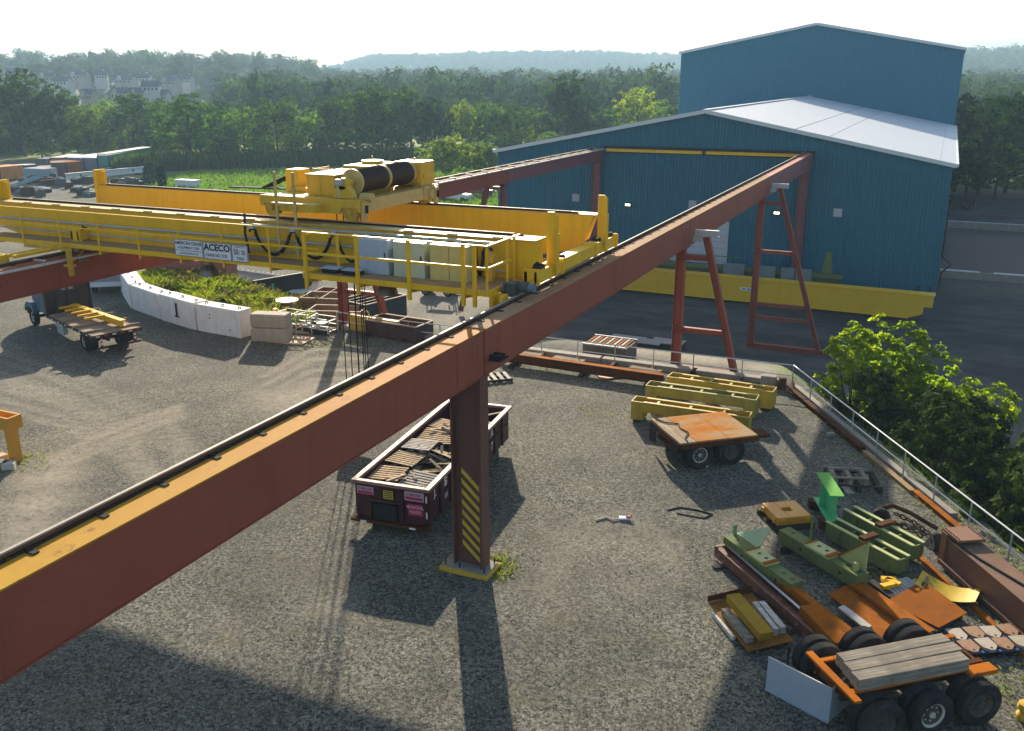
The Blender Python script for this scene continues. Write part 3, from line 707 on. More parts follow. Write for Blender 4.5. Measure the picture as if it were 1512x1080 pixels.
for xr, ya, yb in ((-10.98, 23.55, 33.2), (-30.35, 22.0, 33.2)):
    mb = MB(); mb.box(xr - .24, xr - .12, 25.2, yb - .2, 7.42, 7.78); mb.box(xr + .1, xr + .2, 25.2, yb - .2, 7.42, 7.78); mb.box(xr - .24, xr + .2, 27.2, yb - 2.2, 7.78, 7.81)
    if xr < -20: mb.box(xr - .3, xr - .12, ya + .3, 25.3, 7.22, 7.34); mb.box(xr + .1, xr + .26, ya + .3, 25.3, 7.22, 7.34)
    for y in (25.2, yb - .6, 27.2, 30.4): mb.box(xr - .28, xr + .26, y, y + .12, 7.36, 7.86)
    # wheel guard hanging at the near end
    mb.box(xr - .62, xr - .5, ya, ya + .4, 6.95, 7.34); mb.box(xr - .3, xr - .18, ya, ya + .4, 6.95, 7.34); mb.box(xr - .5, xr - .3, ya + .3, ya + .4, 6.95, 7.34)
    et = mb.build('end_truck', YEL, cr, True, bevel=.01)
    for y in (25.9, 27.6, yb - 2.0, yb - .6):
        MB().cyl((xr - .11, y, 7.62), (xr + .09, y, 7.62), .29, 18, 0).cyl((xr - .14, y, 7.62), (xr - .11, y, 7.62), .34, 18, 0).cyl((xr + .09, y, 7.62), (xr + .12, y, 7.62), .12, 10, 0).build('wheel', DARK, et, True)
mb = MB(); mb.cbox((-11.2, 24.3, 7.42), (.3, .4, .42)); mb.cyl((-11.05, 24.5, 7.45), (-10.75, 24.5, 7.45), .16, 14, 0); mb.cyl((-11.4, 24.2, 7.42), (-11.33, 24.2, 7.42), .22, 14, 0); mb.cyl((-10.75, 24.5, 7.45), (-10.55, 24.5, 7.45), .13, 14, 1)
mb.build('travel_drive', [MOTOR, mat('motor_blue', (.11, .17, .24), .45, dirt=.2)], cr, True, bevel=.02)
# walkway
mb = MB(); mb.box(XL + .2, -18.1, 24.42, 25.66, 7.34, 7.385); mb.box(-18.1, -11.55, 23.4, 25.66, 7.36, 7.405)
wk = mb.build('walkway', PLATE, cr, True)
mb = MB(); mb.box(XL + .2, -18.1, 24.385, 24.42, 7.3, 7.47); mb.box(-18.12, -11.55, 23.365, 23.4, 7.33, 7.5); mb.box(-11.55, -11.51, 23.365, 25.66, 7.33, 7.5); mb.box(-18.12, -18.085, 23.4, 24.42, 7.33, 7.5)
mb.build('toe_board', YEL, wk, True)
for x in (-34.2, -32.2, -30.15, -28.14, -26.15, -24.2, -22.25, -20.22): MB().prism([(24.4, 7.338), (25.75, 7.338), (25.75, 7.05), (24.4, 7.2)], x - .03, x + .03, 'X').build('bracket', YELW, wk, True)
for x in (-17.9, -16, -14.16, -12.32): MB().prism([(23.4, 7.358), (25.75, 7.358), (25.75, 6.95), (23.4, 7.22)], x - .04, x + .04, 'X').build('bracket', YELW, wk, True)
mb = MB()
for x in (-34.2, -32.2, -30.15, -28.14, -26.15, -24.2, -22.25, -20.22): mb.box(x - .03, x + .03, 24.35, 24.385, 7.15, 8.68)
mb.box(XL + .2, -18.2, 24.33, 24.41, 8.68, 8.715); mb.box(XL + .2, -18.2, 24.36, 24.385, 8.06, 8.12)
mb.build('handrail', YEL, cr, True)
mb = MB()
for x in (-17.95, -16, -14.16, -12.32, -11.95): mb.box(x - .055, x + .055, 23.28, 23.365, 7.0, 8.8)
mb.box(-11.58, -11.52, 23.3, 23.36, 7.4, 8.8); mb.box(-11.58, -11.52, 24.7, 24.76, 7.4, 8.8); mb.box(-11.75, -11.68, 25.55, 25.62, 7.4, 8.8)
mb.box(-18.0, -11.5, 23.28, 23.37, 8.8, 8.84); mb.box(-18.0, -11.5, 23.31, 23.34, 8.12, 8.2)
mb.beam((-11.55, 23.33, 8.82), (-11.55, 25.6, 8.82), .07, .04); mb.beam((-11.55, 23.33, 8.16), (-11.55, 25.0, 8.16), .04, .06); mb.box(-18.0, -17.93, 23.33, 24.38, 8.7, 8.74); mb.box(-17.6, -17.5, 24.5, 24.56, 7.4, 8.6)
mb.build('handrail', YEL, cr, True)
for x0, x1, m_ in ((-16.72, -15.62, GREYBLUE), (-15.42, -14.3, GREYGREEN), (-14.1, -12.8, OLIVE)):
    mb = MB(); mb.box(x0, x1, 24.5, 24.88, 7.41, 8.52, 0)
    xm = x0 + (x1 - x0) * .52
    if m_ is not GREYBLUE: mb.box(xm - .008, xm + .008, 24.493, 24.5, 7.45, 8.48, 1)
    mb.box(x1 - .14, x1 - .1, 24.47, 24.5, 7.95, 8.12, 1)
    mb.build('control_cabinet', [m_, DARK], cr, True, bevel=.012)
for x in (-18.75 + 1.2, -17.9 + 1.15):
    mb = MB(); mb.box(x - .3, x + .3, 24.0, 24.35, 7.41, 7.55, 0); mb.box(x - .33, x + .33, 23.97, 24.38, 7.55, 7.58, 1); mb.build('junction_box', [DARK, GREYBLUE], cr, True)
mb = MB(); mb.cyl((XL + .3, 25.55, 8.02), (-16.9, 25.55, 8.02), .045, 8); mb.cyl((XL + .3, 25.58, 7.62), (-12, 25.58, 7.62), .03, 8)
mb.build('conduit', GALV, cr, True)
mb = MB(); mb.box(-12.35, -12.15, 24.9, 25.1, 7.41, 8.3); mb.cyl((-12.25, 24.95, 8.1), (-12.05, 24.95, 8.1), .17, 14)
mb.build('pedestal', [YELW], cr, True)
# festoon
fx = [-35.0, -33.2, -21.76, -19.99, -18.3, -16.95, -15.75, -14.71, -14.04, -13.77, -13.25, -12.68]
MB().box(-22.2, -12.2, 25.36, 25.5, 8.52, 8.57).build('festoon_track', GALV, cr, True)
FX = [(-21.76, 8.3), (-19.99, 8.4), (-18.3, 8.42), (-16.95, 8.42), (-15.75, 8.42), (-14.71, 8.42), (-14.04, 8.42), (-13.55, 8.42), (-13.1, 8.42), (-12.55, 8.42)]
for i, (x, z) in enumerate(FX):
    mb = MB(); mb.box(x - .1, x + .1, 25.34, 25.52, 8.4, 8.52, 1); mb.tube([(x + .14 * math.cos(a), 25.43, 8.27 + .12 * math.sin(a)) for a in np.linspace(0, math.pi, 7)], .045, 6, 0)
    mb.build('cable_trolley', [BLACK, GREYBLUE], cr, True)
    if i < len(FX) - 1:
        x2 = FX[i + 1][0]; w_ = x2 - x; dp = .78 if w_ > 1.3 else .8
        for o_ in (0, .07):
            pts = [(x + .14, 25.43 - o_, 8.28)] + [(x + .14 + (w_ - .28) * f, 25.43 - o_, 8.28 - (dp - o_) * math.sin(math.pi * f) ** .7) for f in np.linspace(.06, .94, 11)] + [(x2 - .14, 25.43 - o_, 8.28)]
            MB().tube(pts, .035, 6).build('cable_loop', BLACK, cr, True)
MB().tube([(-22.05, 25.42, 8.9), (-22.1, 25.42, 8.2), (-22.0, 25.42, 7.5)], .045, 6).build('cable_drop', [BLACK], cr, True)
# signs
def sign(x0, x1, z0, z1, rows, extra=None):
    mb = MB(); mb.box(x0, x1, 24.30, 24.325, z0, z1, 0)
    y = 24.298
    for (a, b_, c_, d) in ((x0, x1, z1 - .018, z1), (x0, x1, z0, z0 + .018), (x0, x0 + .018, z0 + .018, z1 - .018), (x1 - .018, x1, z0 + .018, z1 - .018)): mb.box(a, b_, y - .004, y + .002, c_, d, 2)
    for txt, cx, cz, sz, k, bd in rows: mb.text(txt, (cx, y - .001, cz), (1, 0, 0), (0, 0, 1), sz, 1, .003, k, 'CENTER', bd)
    if extra: mb.box(x0 + .018, x1 - .018, y - .004, y + .002, extra - .008, extra + .008, 2)
    mb.build('sign_board', [WHITEP, INK, mat('sign_border_blue', (.05, .07, .2), .6, bump=0)], cr, True)
sign(-24.35, -23.08, 7.44, 8.03, [('AMERICAN CRANE', -23.715, 7.90, .165, .86, .003), ('& EQUIPMENT CORP', -23.715, 7.74, .125, .86, .001), ('DOUGLASSVILLE, PA.', -23.715, 7.54, .105, .9, .001)], 7.64)
sign(-23.04, -21.82, 7.42, 8.01, [('ACECO', -22.43, 7.83, .32, 1.05, .012), ('CRANE NO. 3729', -22.48, 7.56, .155, .8, .002)])
sign(-21.78, -21.1, 7.42, 8.0, [('CAPACITY', -21.44, 7.93, .1, .95, 0), ('50', -21.6, 7.75, .27, .8, .006), ('/', -21.44, 7.74, .2, .9, 0), ('25', -21.28, 7.74, .2, .85, .004), ('TON', -21.44, 7.53, .14, 1, .003)])
for px, py in ((115, 376), (308, 392), (571, 421)):
    p = atY(px, py, 24.95); x = p[0]; z = 7.0
    mb = MB(); mb.lathe([(.0, .28), (.17, .28), (.19, .2), (.19, .06), (.15, .05)], (x, 24.95, z), n=16); mb.lathe([(.14, .05), (.18, .0), (.27, -.08), (.33, -.18), (.36, -.3), (.37, -.32), (.35, -.32), (.3, -.15), (.05, -.05)], (x, 24.95, z), n=24)
    mb.cyl((x, 24.95, z + .27), (x, 24.95, z + .4), .05, 8); mb.build('floodlight', LAMPM, cr, True)
# current collector arms over the left runway
mb = MB(); mb.beam((-31.5, 23.9, 7.35), (-29.1, 23.9, 7.35), .08, .1); mb.box(-29.35, -29.2, 23.85, 24.0, 6.35, 7.4); mb.box(-29.5, -29.1, 23.8, 24.05, 6.7, 6.78); mb.tube([(-29.3, 24, 6.9), (-29.8, 24.4, 6.7), (-29.6, 25, 7.2)], .03, 5)
mb.build('collector_arm', [YELW], cr, True)

# ---------------------------------------------------------------- trolley on the bridge
tr = thing('crane_trolley', 'yellow hoist trolley with dark wound rope drum on top of the bridge crane', 'crane trolley', (-19.7, 28.8, 8.8), 0)
HOT = mat('trolley_yellow_paint', (.70, .42, .02), .45, var=.12, streak=.3, dirt=.18, grit=.06)
for y in (26.3, 31.22):
    mb = MB(); pf = [(-21.85, 9.12), (-21.85, 9.5), (-17.62, 9.5), (-17.62, 9.08), (-17.72, 9.08), (-17.78, 9.22), (-18.35, 9.22), (-18.5, 9.0), (-20.8, 9.0), (-21.05, 9.22), (-21.65, 9.22), (-21.7, 9.12)]
    mb.prism(pf[::-1], y - .26, y - .14, 'Y'); mb.prism(pf[::-1], y + .14, y + .26, 'Y'); mb.box(-21.85, -17.62, y - .139, y + .139, 9.4, 9.49)
    sf = mb.build('side_frame', HOT, tr, True, bevel=.015)
    for x in (-21.35, -18.05):
        MB().cyl((x, y - .1, 9.07), (x, y + .1, 9.07), .26, 22, 0).cyl((x, y - .24, 9.07), (x, y - .1, 9.07), .3, 22, 0).cyl((x, y - .33, 9.1), (x, y - .242, 9.1), .11, 14, 0).build('wheel', YELW, sf, True)
    mb = MB(); mb.box(-17.6, -17.5, y - .22, y + .0, 8.82, 9.45, 0); mb.box(-17.49, -17.44, y - .14, y - .04, 9.06, 9.32, 1); mb.build('buffer', [CREAM, BLACK], sf, True)
mb = MB(); mb.box(-18.1, -17.75, 26.57, 31.09, 9.02, 9.45); mb.box(-21.8, -21.5, 26.57, 31.09, 9.1, 9.45); mb.box(-20.0, -19.7, 26.57, 31.09, 9.05, 9.4)
mb.build('cross_beam', CREAM, tr, True, bevel=.01)
MB().box(-21.49, -18.11, 26.57, 31.09, 9.41, 9.45).build('deck', HOT, tr, True)
xd, zd, rd = -18.5, 9.99, .41
mb = MB(); prof = [(0.05, 26.98)]
y = 27.02
while y < 30.5:
    prof += [(rd, y), (rd - .02, y + .028)]; y += .056
prof.append((0.05, 30.52))
mb.lathe(prof, (xd, 0, zd), (0, 1, 0), 28)
dm = mb.build('rope_drum', mat('greased_rope', (.045, .024, .018), .45, var=.3, bump=.2), tr, True)
for a, b_ in ((26.92, 27.02), (28.72, 28.86), (30.48, 30.6)):
    mb = MB().lathe([(.05, a), (rd + .035, a), (rd + .035, b_), (.05, b_)], (xd, 0, zd), (0, 1, 0), 28)
    if a < 27: mb.cyl((xd, 26.55, zd), (xd, 26.95, zd), .12, 14)
    mb.build('drum_flange', CREAM, dm, True)
mb = MB(); mb.prism([(xd - .42, 9.5), (xd + .42, 9.5), (xd + .36, 9.7), (xd + .2, 9.92), (xd - .2, 9.92), (xd - .36, 9.7)], 26.3, 26.6, 'Y'); mb.cyl((xd, 26.3, zd), (xd, 26.66, zd), .2, 16)
mb.build('bearing_block', HOT, tr, True, bevel=.015)
mb = MB(); mb.cbox((xd - .05, 26.22, 10.05), (.22, .2, .2)); mb.tube([(xd - .05, 26.15, 9.95), (xd + .02, 26.1, 9.6), (xd + .02, 26.1, 9.2)], .025, 6)
mb.build('limit_switch', GALV, tr, True, bevel=.02)
mb = MB(); mb.box(-20.45, -19.25, 26.95, 30.9, 9.46, 10.16, 0); mb.box(-20.5, -19.2, 26.9, 30.95, 10.16, 10.2, 1)
mb.box(-19.88, -19.86, 26.93, 26.95, 9.5, 10.12, 0)
mb.build('hoist_housing', [HOT, CREAM], tr, True, bevel=.012)
mb = MB(); mb.box(-19.15, -17.95, 30.72, 31.75, 9.5, 10.38); mb.box(-19.05, -18.05, 30.66, 30.72, 9.6, 10.3); mb.cbox((-18.0, 31.2, 10.2), (.12, .8, .22)); mb.cbox((-17.93, 31.2, 9.85), (.1, .7, .2)); mb.cyl((-18.5, 31.2, 10.38), (-18.5, 31.2, 10.5), .04, 8)
mb.build('gearbox', HOT, tr, True, bevel=.03)
mb = MB(); mb.box(-20.5, -19.35, 29.3, 31.4, 10.2, 10.3); mb.cyl((-19.9, 30.4, 10.3), (-19.9, 30.4, 10.42), .42, 18); mb.cyl((-19.9, 30.4, 10.42), (-19.9, 30.4, 10.58), .03, 8)
mb.build('gearbox_cover', HOT, tr, True, bevel=.02)
mb = MB(); mb.cyl((-18.05, 30.9, 9.2), (-17.55, 30.9, 9.2), .18, 14); mb.box(-18.2, -17.7, 30.5, 31.3, 8.98, 9.5)
mb.build('drive_motor', CREAM, tr, True, bevel=.015); MB().cyl((-17.85, 26.5, 9.55), (-17.4, 26.5, 9.55), .15, 14).build('drive_motor', CREAM, tr, True)
mb = MB(); mb.box(-22.35, -21.75, 28.2, 28.9, 9.5, 10.18); mb.box(-21.9, -21.0, 27.6, 28.9, 9.46, 9.6)
mb.build('electrical_box', YEL, tr, True, bevel=.012)
mb = MB()
for x, y in ((-21.6, 28.9), (-20.7, 28.9), (-21.6, 29.9)): mb.cyl((x, y, 9.45), (x, y, 10.2), .03, 8)
for z in (10.15, 9.9): mb.beam((-21.6, 28.9, z), (-21.6, 29.9, z), .04, .05); mb.beam((-21.6, 28.9, z), (-20.7, 28.9, z), .04, .05)
mb.build('guard_rail', CREAM, tr, True)
mb = MB()
for k in range(6): mb.tube([(-22.3, 28.3 + k * .1, 9.95 - k * .05), (-22.9, 28.2 + k * .12, 9.7), (-23.6, 28.3 + k * .15, 9.42)], .03, 5)
mb.beam((-25.4, 28.6, 9.35), (-22.6, 28.6, 9.4), .25, .05)
mb.build('supply_cable', BLACK, tr, True)
mb = MB(); mb.box(-20.95, -19.1, 25.5, 26.04, 9.3, 9.34, 1); mb.box(-20.6, -19.1, 25.52, 26.04, 9.06, 9.3, 0); mb.build('platform', [HOT, CREAM], tr, True, bevel=.01)
mb = MB()
for x in (-20.62, -19.85): mb.box(x - .045, x + .045, 25.4, 25.46, 7.55, 10.4)
for k in range(7): mb.box(-20.575, -19.895, 25.42, 25.45, 7.75 + k * .3, 7.79 + k * .3)
mb.build('ladder', CREAM, tr, True)
for x, y in ((-20.2, 28.3), (-20.12, 28.6), (-20.02, 28.9), (-19.72, 28.5), (-19.62, 28.7), (-19.55, 28.9), (-19.46, 28.6)):
    MB().cyl((x, y, 1.7), (x, y, 9.4), .02, 6).build('hoist_rope', BLACK, tr, True)
mb = MB(); mb.box(-20.35, -19.35, 28.3, 28.9, 1.05, 1.72); mb.tube([(-19.85, 28.6, 1.05), (-19.85, 28.6, .75), (-19.65, 28.6, .5), (-19.85, 28.6, .3), (-20.05, 28.6, .42)], .07, 8)
mb.build('hook_block', YELW, tr, True, bevel=.03)
# ---------------------------------------------------------------- wheels shared by the vehicles
def wheel_parts(parent, c, r, wd, axis=(0, 1, 0), rim=None, n=26, side=1, tread=True):
    """tyre as a turned ring with tread grooves; rim as a dished disc on the outer side"""
    c = Vector(c); a = Vector(axis).normalized(); h = wd / 2
    prof = [(r * .56, -h * .7), (r * .62, -h * .95), (r * .9, -h), (r * .985, -h * .8)]
    if tread:
        for k in (-.5, -.15, .2, .55): prof += [(r, h * (k - .12)), (r, h * (k + .12)), (r * .965, h * (k + .14)), (r * .965, h * (k + .2))]
    prof += [(r * .985, h * .8), (r * .9, h), (r * .62, h * .95), (r * .56, h * .7), (r * .56, -h * .7)]
    wh = MB().lathe(prof, c, a, n).build('tyre', BLACK, parent)
    s = side
    pr = [(0.01, s * h * .35), (r * .2, s * h * .35), (r * .24, s * h * .05), (r * .4, s * h * .02), (r * .48, s * h * .45), (r * .57, s * h * .72), (r * .575, s * h * .6), (r * .56, -s * h * .6), (0.01, -s * h * .3)]
    mb = MB().lathe(pr[4:] if s > 0 else pr[4:][::-1], c, a, 22, 0); mb.lathe(pr[:5] if s > 0 else pr[:5][::-1], c, a, 22, 1)
    u = Vector((0, 0, 1)) if abs(a.z) < .9 else Vector((1, 0, 0)); e1 = a.cross(u).normalized(); e2 = a.cross(e1)
    for k in range(8):
        q = c + (e1 * math.cos(k * .785) + e2 * math.sin(k * .785)) * r * .33
        mb.cyl(q + a * s * h * .02, q + a * s * h * .18, r * .04, 6)
    mb.cyl(c + a * s * h * .3, c + a * s * h * .6, r * .14, 12)
    mb.build('rim', [rim or RIMD, RIMD], wh)
    return wh
RIMD = mat('dark_rim', (.06, .055, .05), .6, var=.3, dirt=.3, rust=.1); RIMW = mat('pale_rim', (.52, .48, .40), .6, var=.2, dirt=.3, rust=.15)

# ---------------------------------------------------------------- flat-bed truck
fa = R(160)
tk = thing('flatbed_truck', 'blue cab flatbed truck with timber deck and tall black headboard parked in the yard', 'truck', (-37.23, 32.59, 0), fa)
BLUEP = mat('truck_blue_paint', (.025, .10, .17), .35, var=.1, dirt=.2)
mb = MB()
for k in range(13): mb.box(.05 + k * .475, .515 + k * .475, -1.22, 1.22, 1.06, 1.11)
mb.build('deck', OLDWOODY, tk)
mb = MB(); mb.box(0, 6.25, -1.27, -1.22, .98, 1.13); mb.box(0, 6.25, 1.22, 1.27, .98, 1.13); mb.box(-.06, 0, -1.27, 1.27, .96, 1.13)
for y in (-.45, .45): mb.box(-.0, 9.3, y - .05, y + .05, .72, .98)
for k in range(9): mb.box(.4 + k * .7, .5 + k * .7, -1.2, 1.2, .98, 1.055)
mb.build('chassis', DARK, tk)
mb = MB()
for k in range(13):
    for y in (-1.273, 1.273): mb.box(.1 + k * .47, .1 + k * .47 + .22, y - .004, y + .004, 1.02, 1.08, k % 2)
for k in range(6): mb.box(-.064, -.061, -1.2 + k * .42, -1.0 + k * .42, 1.02, 1.08, k % 2)
mb.build('marker_tape', [mat('red_tape', (.5, .03, .03), .5), WINK], tk)
mb = MB(); mb.box(6.2, 6.32, -1.25, 1.25, 1.12, 2.95)
for y in (-1.2, -.6, 0, .6, 1.2): mb.box(6.12, 6.2, y - .05, y + .05, 1.12, 2.95)
mb.box(6.1, 6.35, -1.27, 1.27, 2.95, 3.02)
hb = mb.build('headboard', mat('black_sheet', (.018, .018, .02), .5, dirt=.2), tk)
MB().box(6.19, 6.198, -.35, .3, 2.35, 2.75).build('window', mat('pale_window', (.25, .32, .3), .15, bump=0), hb)
mb = MB(); mb.prism([(6.6, 1.0), (8.3, 1.0), (8.3, 1.95), (7.95, 2.75), (6.65, 2.8), (6.6, 2.7)], -1.05, 1.05, 'Y')
cb = mb.build('cab', BLUEP, tk, bevel=.05)
mb = MB(); mb.box(6.9, 7.8, -1.062, -1.052, 1.95, 2.55); mb.box(6.9, 7.8, 1.052, 1.062, 1.95, 2.55); mb.poly([(8.315, -.95, 2.0), (8.315, .95, 2.0), (7.985, .9, 2.7), (7.985, -.9, 2.7)]); mb.box(6.585, 6.597, -.8, .8, 2.0, 2.6)
mb.build('window', GLASS, cb)
mb = MB(); mb.prism([(8.3, .9), (9.75, .9), (9.75, 1.6), (9.5, 1.75), (8.3, 1.9)], -.75, .75, 'Y'); mb.box(9.75, 9.85, -1.1, 1.1, .55, .85)
mb.build('hood', BLUEP, tk, bevel=.06)
for y in (-1, 1):
    mb = MB(); mb.prism([(8.25, .85), (8.3, 1.2), (8.6, 1.42), (9.2, 1.42), (9.6, 1.15), (9.75, .8), (9.55, .8), (9.3, 1.1), (8.6, 1.12), (8.4, .85)], y * 1.15 - .3, y * 1.15 + .1, 'Y')
    mb.build('fender', BLUEP, tk, bevel=.03)
    mb = MB(); mb.cyl((8.0, y * 1.1, 2.0), (8.0, y * 1.35, 2.05), .02, 6); mb.cbox((8.0, y * 1.42, 2.15), (.06, .22, .4)); mb.build('mirror', WHITEP, tk)
    wheel_parts(tk, (8.95, y * 1.0, .5), .5, .28, side=y, rim=RIMW); 
    wheel_parts(tk, (1.55, y * 1.02, .5), .5, .27, side=y, rim=RIMW); wheel_parts(tk, (1.55, y * .7, .5), .5, .27, side=y)
    mb = MB(); mb.box(.85, .87, y * 1.0 - .33, y * 1.0 + .33, .28, .95); mb.build('mudflap', BLACK, tk)
    mb = MB(); mb.box(-.1, -.05, y * .85 - .06, y * .85 + .06, .5, .97, 0); mb.box(-.104, -.1, y * .85 - .06, y * .85 + .06, .6, .72, 1); mb.box(-.104, -.1, y * .85 - .06, y * .85 + .06, .8, .9, 1)
    mb.build('tail_post', [mat('tail_red', (.35, .02, .03), .5), WINK], tk)
MB().box(-.2, -.1, -1.1, 1.1, .42, .52).build('rear_bumper', DARK, tk)
for x in (1.55, 8.95): MB().cyl((x, -.9, .5), (x, .9, .5), .09, 8).build('axle', DARK, tk)
mb = MB(); mb.box(4.0, 4.9, 1.0, 1.24, .4, .95); mb.build('tool_box', GALV, tk, bevel=.02)
mb = MB(); mb.cyl((6.4, .9, .9), (6.4, .9, 3.1), .06, 8); mb.build('exhaust_stack', GALV, tk)
# load on the deck
def tkp(x, y, z): c, s = math.cos(fa), math.sin(fa); return Vector((-37.23 + c * x - s * y, 32.59 + s * x + c * y, z))
lo = thing('yellow_beam', 'yellow steel beam with side prongs lying along the truck deck', 'steel beam', tkp(3, -.3, 1.25), fa)
mb = MB(); mb.ibeam((-2.7, -.2, .17), (2.9, .2, .17), .3, .32, .03, .03); mb.build('web', YEL, lo)
for k in range(5): MB().channel((-1.0 + k * .85, .0, .32), (-1.0 + k * .85, 1.1, .32), .12, .1, .02).build('prong', YEL, lo)
for k, x in enumerate((.75, 2.2, 3.9, 5.4)):
    o = MB().cbox((0, 0, .05), (2.75 if k < 3 else 2.4, .11, .1)).build('timber_bearer', OLDWOOD); o.location = tkp(x, -.1, 1.113); o.rotation_euler = (0, 0, fa + math.pi / 2 + .04 * (k - 1.5))
    tag(o, ['grey timber bearer across the truck deck at its tail', 'grey timber bearer across the truck deck, second from its tail', 'grey timber bearer across the truck deck, third from its tail', 'grey timber bearer across the truck deck at the headboard'][k], 'timber', 'timbers across the truck deck')
# parked utility truck beyond
p = T(157, 434)
ut = thing('utility_truck', 'small pale utility truck seen from behind between flatbed headboard and white blocks', 'truck', (p[0], p[1], 0), R(128))
mb = MB(); mb.box(0, 2.6, -1, 1, .75, 1.35); mb.build('tray', mat('utility_grey', (.3, .3, .32), .6, dirt=.3), ut, bevel=.03)
mb = MB(); mb.prism([(2.7, .7), (5.2, .7), (5.2, 1.3), (4.4, 1.4), (4.1, 2.1), (2.8, 2.15)], -.95, .95, 'Y'); mb.build('cab', WHITEP, ut, bevel=.05)
MB().box(-.15, 0, -1, 1, .5, .78).build('bumper', WHITEP, ut)
mb = MB(); [mb.cbox((.4 + k * .5, random.uniform(-.3, .3), 1.4), (.35, 1.3, .18), random.uniform(-.4, .4)) for k in range(4)]; mb.build('scrap_load', RUST, ut)
for x in (.9, 4.3):
    for y in (-.85, .85): wheel_parts(ut, (x, y, .38), .38, .24, side=1 if y > 0 else -1)

# ---------------------------------------------------------------- white concrete block wall
BP = [(358, 500.5), (291, 488), (238.3, 472), (195, 456), (182, 435.5), (171, 416), (164, 400)]
BPW = [g(x, y, 0)[:2] for x, y in BP]
BL_ = ['white concrete block at the near end of the curved wall, marked with small holes', 'white concrete block painted with a black numeral 1', 'white concrete block beyond the numbered block in the curved wall',
       'white concrete block at the bend of the curved wall', 'white concrete block in shade just past the bend', 'white concrete block at the far end of the curved wall']
WB = mat('whitewashed_concrete', (.84, .82, .80), .85, var=.06, streak=.16, dirt=.22, dirtcol=(.35, .31, .27), rust=.03, rustcol=(.3, .27, .24), grit=.15, bump=.3)
for i in range(6):
    a, b_ = np.array(BPW[i]), np.array(BPW[i + 1])
    L = np.linalg.norm(b_ - a); an = math.atan2(b_[1] - a[1], b_[0] - a[0]); hh = 1.52 + .03 * math.sin(i * 2)
    bk = thing('concrete_block', BL_[i], 'concrete block', (a[0], a[1], 0), an, 'white blocks of the curved wall')
    mb = MB(); mb.box(.1, L - .08, -.95, 0 + .04 * (i % 2), -.05, hh); mb.build('block', WB, bk, bevel=.04)
    for k in range(3): MB().tube([(.5 + k * (L - 1) / 2 - .1, -.45, hh - .02), (.5 + k * (L - 1) / 2 - .06, -.45, hh + .08), (.5 + k * (L - 1) / 2 + .06, -.45, hh + .08), (.5 + k * (L - 1) / 2 + .1, -.45, hh - .02)], .03, 5).build('lifting_loop', RUSTD, bk)
    if i == 1:
        mb = MB(); mb.text('1', (L * .5, .042, .82), (-1, 0, 0), (0, 0, 1), 1.05, 0, .006, 1.1, 'CENTER', .06)
        mb.box(L * .5 - .25, L * .5 + .25, .043, .047, .45, .53); mb.build('painted_number', INK, bk)
    if i == 0:
        mb = MB()
        for x, z in ((L * .68, 1.05), (L * .68, .85), (L * .25, .35)): mb.cyl((x, .001, z), (x, .008, z), .05, 8)
        mb.build('form_hole', INK, bk)
for k, z in enumerate((0, .76)):
    o = MB().box(-.45, .45, -.1, 1.9, .0, .74).build('concrete_block', CONC2, bevel=.07); q_ = g(368, 502); o.location = (q_[0] + .3, q_[1] + .2 + .05 * k, z); o.rotation_euler = (0, 0, R(-72 - 2 * k))
    tag(o, ['bare brown concrete block on the ground at the near end of the white block wall', 'bare brown concrete block stacked on top of another at the wall end'][k], 'concrete block')

# ---------------------------------------------------------------- pipe railings
def railing(name, label, P, hgt=1.04, post=2.0, feet=True):
    L = [np.linalg.norm(np.array(b) - np.array(a)) for a, b in zip(P[:-1], P[1:])]
    t_ = thing(name, label, 'railing', (P[0][0], P[0][1], 0), 0)
    mb = MB(); mf = MB()
    for (a, b_), l in zip(zip(P[:-1], P[1:]), L):
        a, b_ = np.array(a), np.array(b_); n = max(1, round(l / post)); d = (b_ - a) / l
        mb.cyl((*a, hgt), (*b_, hgt), .027, 8); mb.cyl((*a, hgt * .52), (*b_, hgt * .52), .024, 8)
        for k in range(n + 1):
            q = a + (b_ - a) * k / n
            MB().cyl((*q, 0), (*q, hgt), .026, 8).cyl((*q, 0), (*q, .03), .07, 8).build('post', GALV, t_, True)
            if feet: MB().cbox((q[0], q[1] - .1, .1), (.16, .95, .16), math.atan2(d[1], d[0])).build('foot', RUSTD, t_, True)
    mb.build('rail', mat('pale_pipe', (.62, .63, .62), .4, metal=.2, var=.1, dirt=.12), t_, True)
    return t_
CORN = (-4.98, 41.08); FEND = (6.2, 41.08 - 11.18 * .8634 / .5046)
FEND = (-4.98 + .5046 * 24, 41.08 - .8634 * 24)
railing('pipe_railing', 'galvanised pipe railing along the far edge of the gravel yard', [(-29.6, 40.9), (-24.9, 40.75), (-9.5, 40.95), CORN])
railing('pipe_railing', 'galvanised pipe railing running along the top of the bank beside the bushes', [CORN, FEND], feet=False)
mb = MB()
for a, b_ in ((-29.5, -20), (-19.9, -14.2), (-14.1, -9.6), (-9.4, -5.3)):
    mb.cbox(((a + b_) / 2, 41.35, .06), (b_ - a, .5, .32), 0)
o = mb.build('kerb', CONC, bevel=.03); tag(o, kind='structure')
mb = MB(); p0 = FP0 + FN * .15
mid = p0 + FDIR * 6.5; mb.cbox((mid[0], mid[1], .03), (13, .26, .2), math.atan2(FDIR[1], FDIR[0]))
o = mb.build('kerb', CONC, bevel=.03); tag(o, kind='structure')
p0 = FP0 - FN * .35
def along(s, off=0): q = FP0 + FDIR * s - FN * off; return q
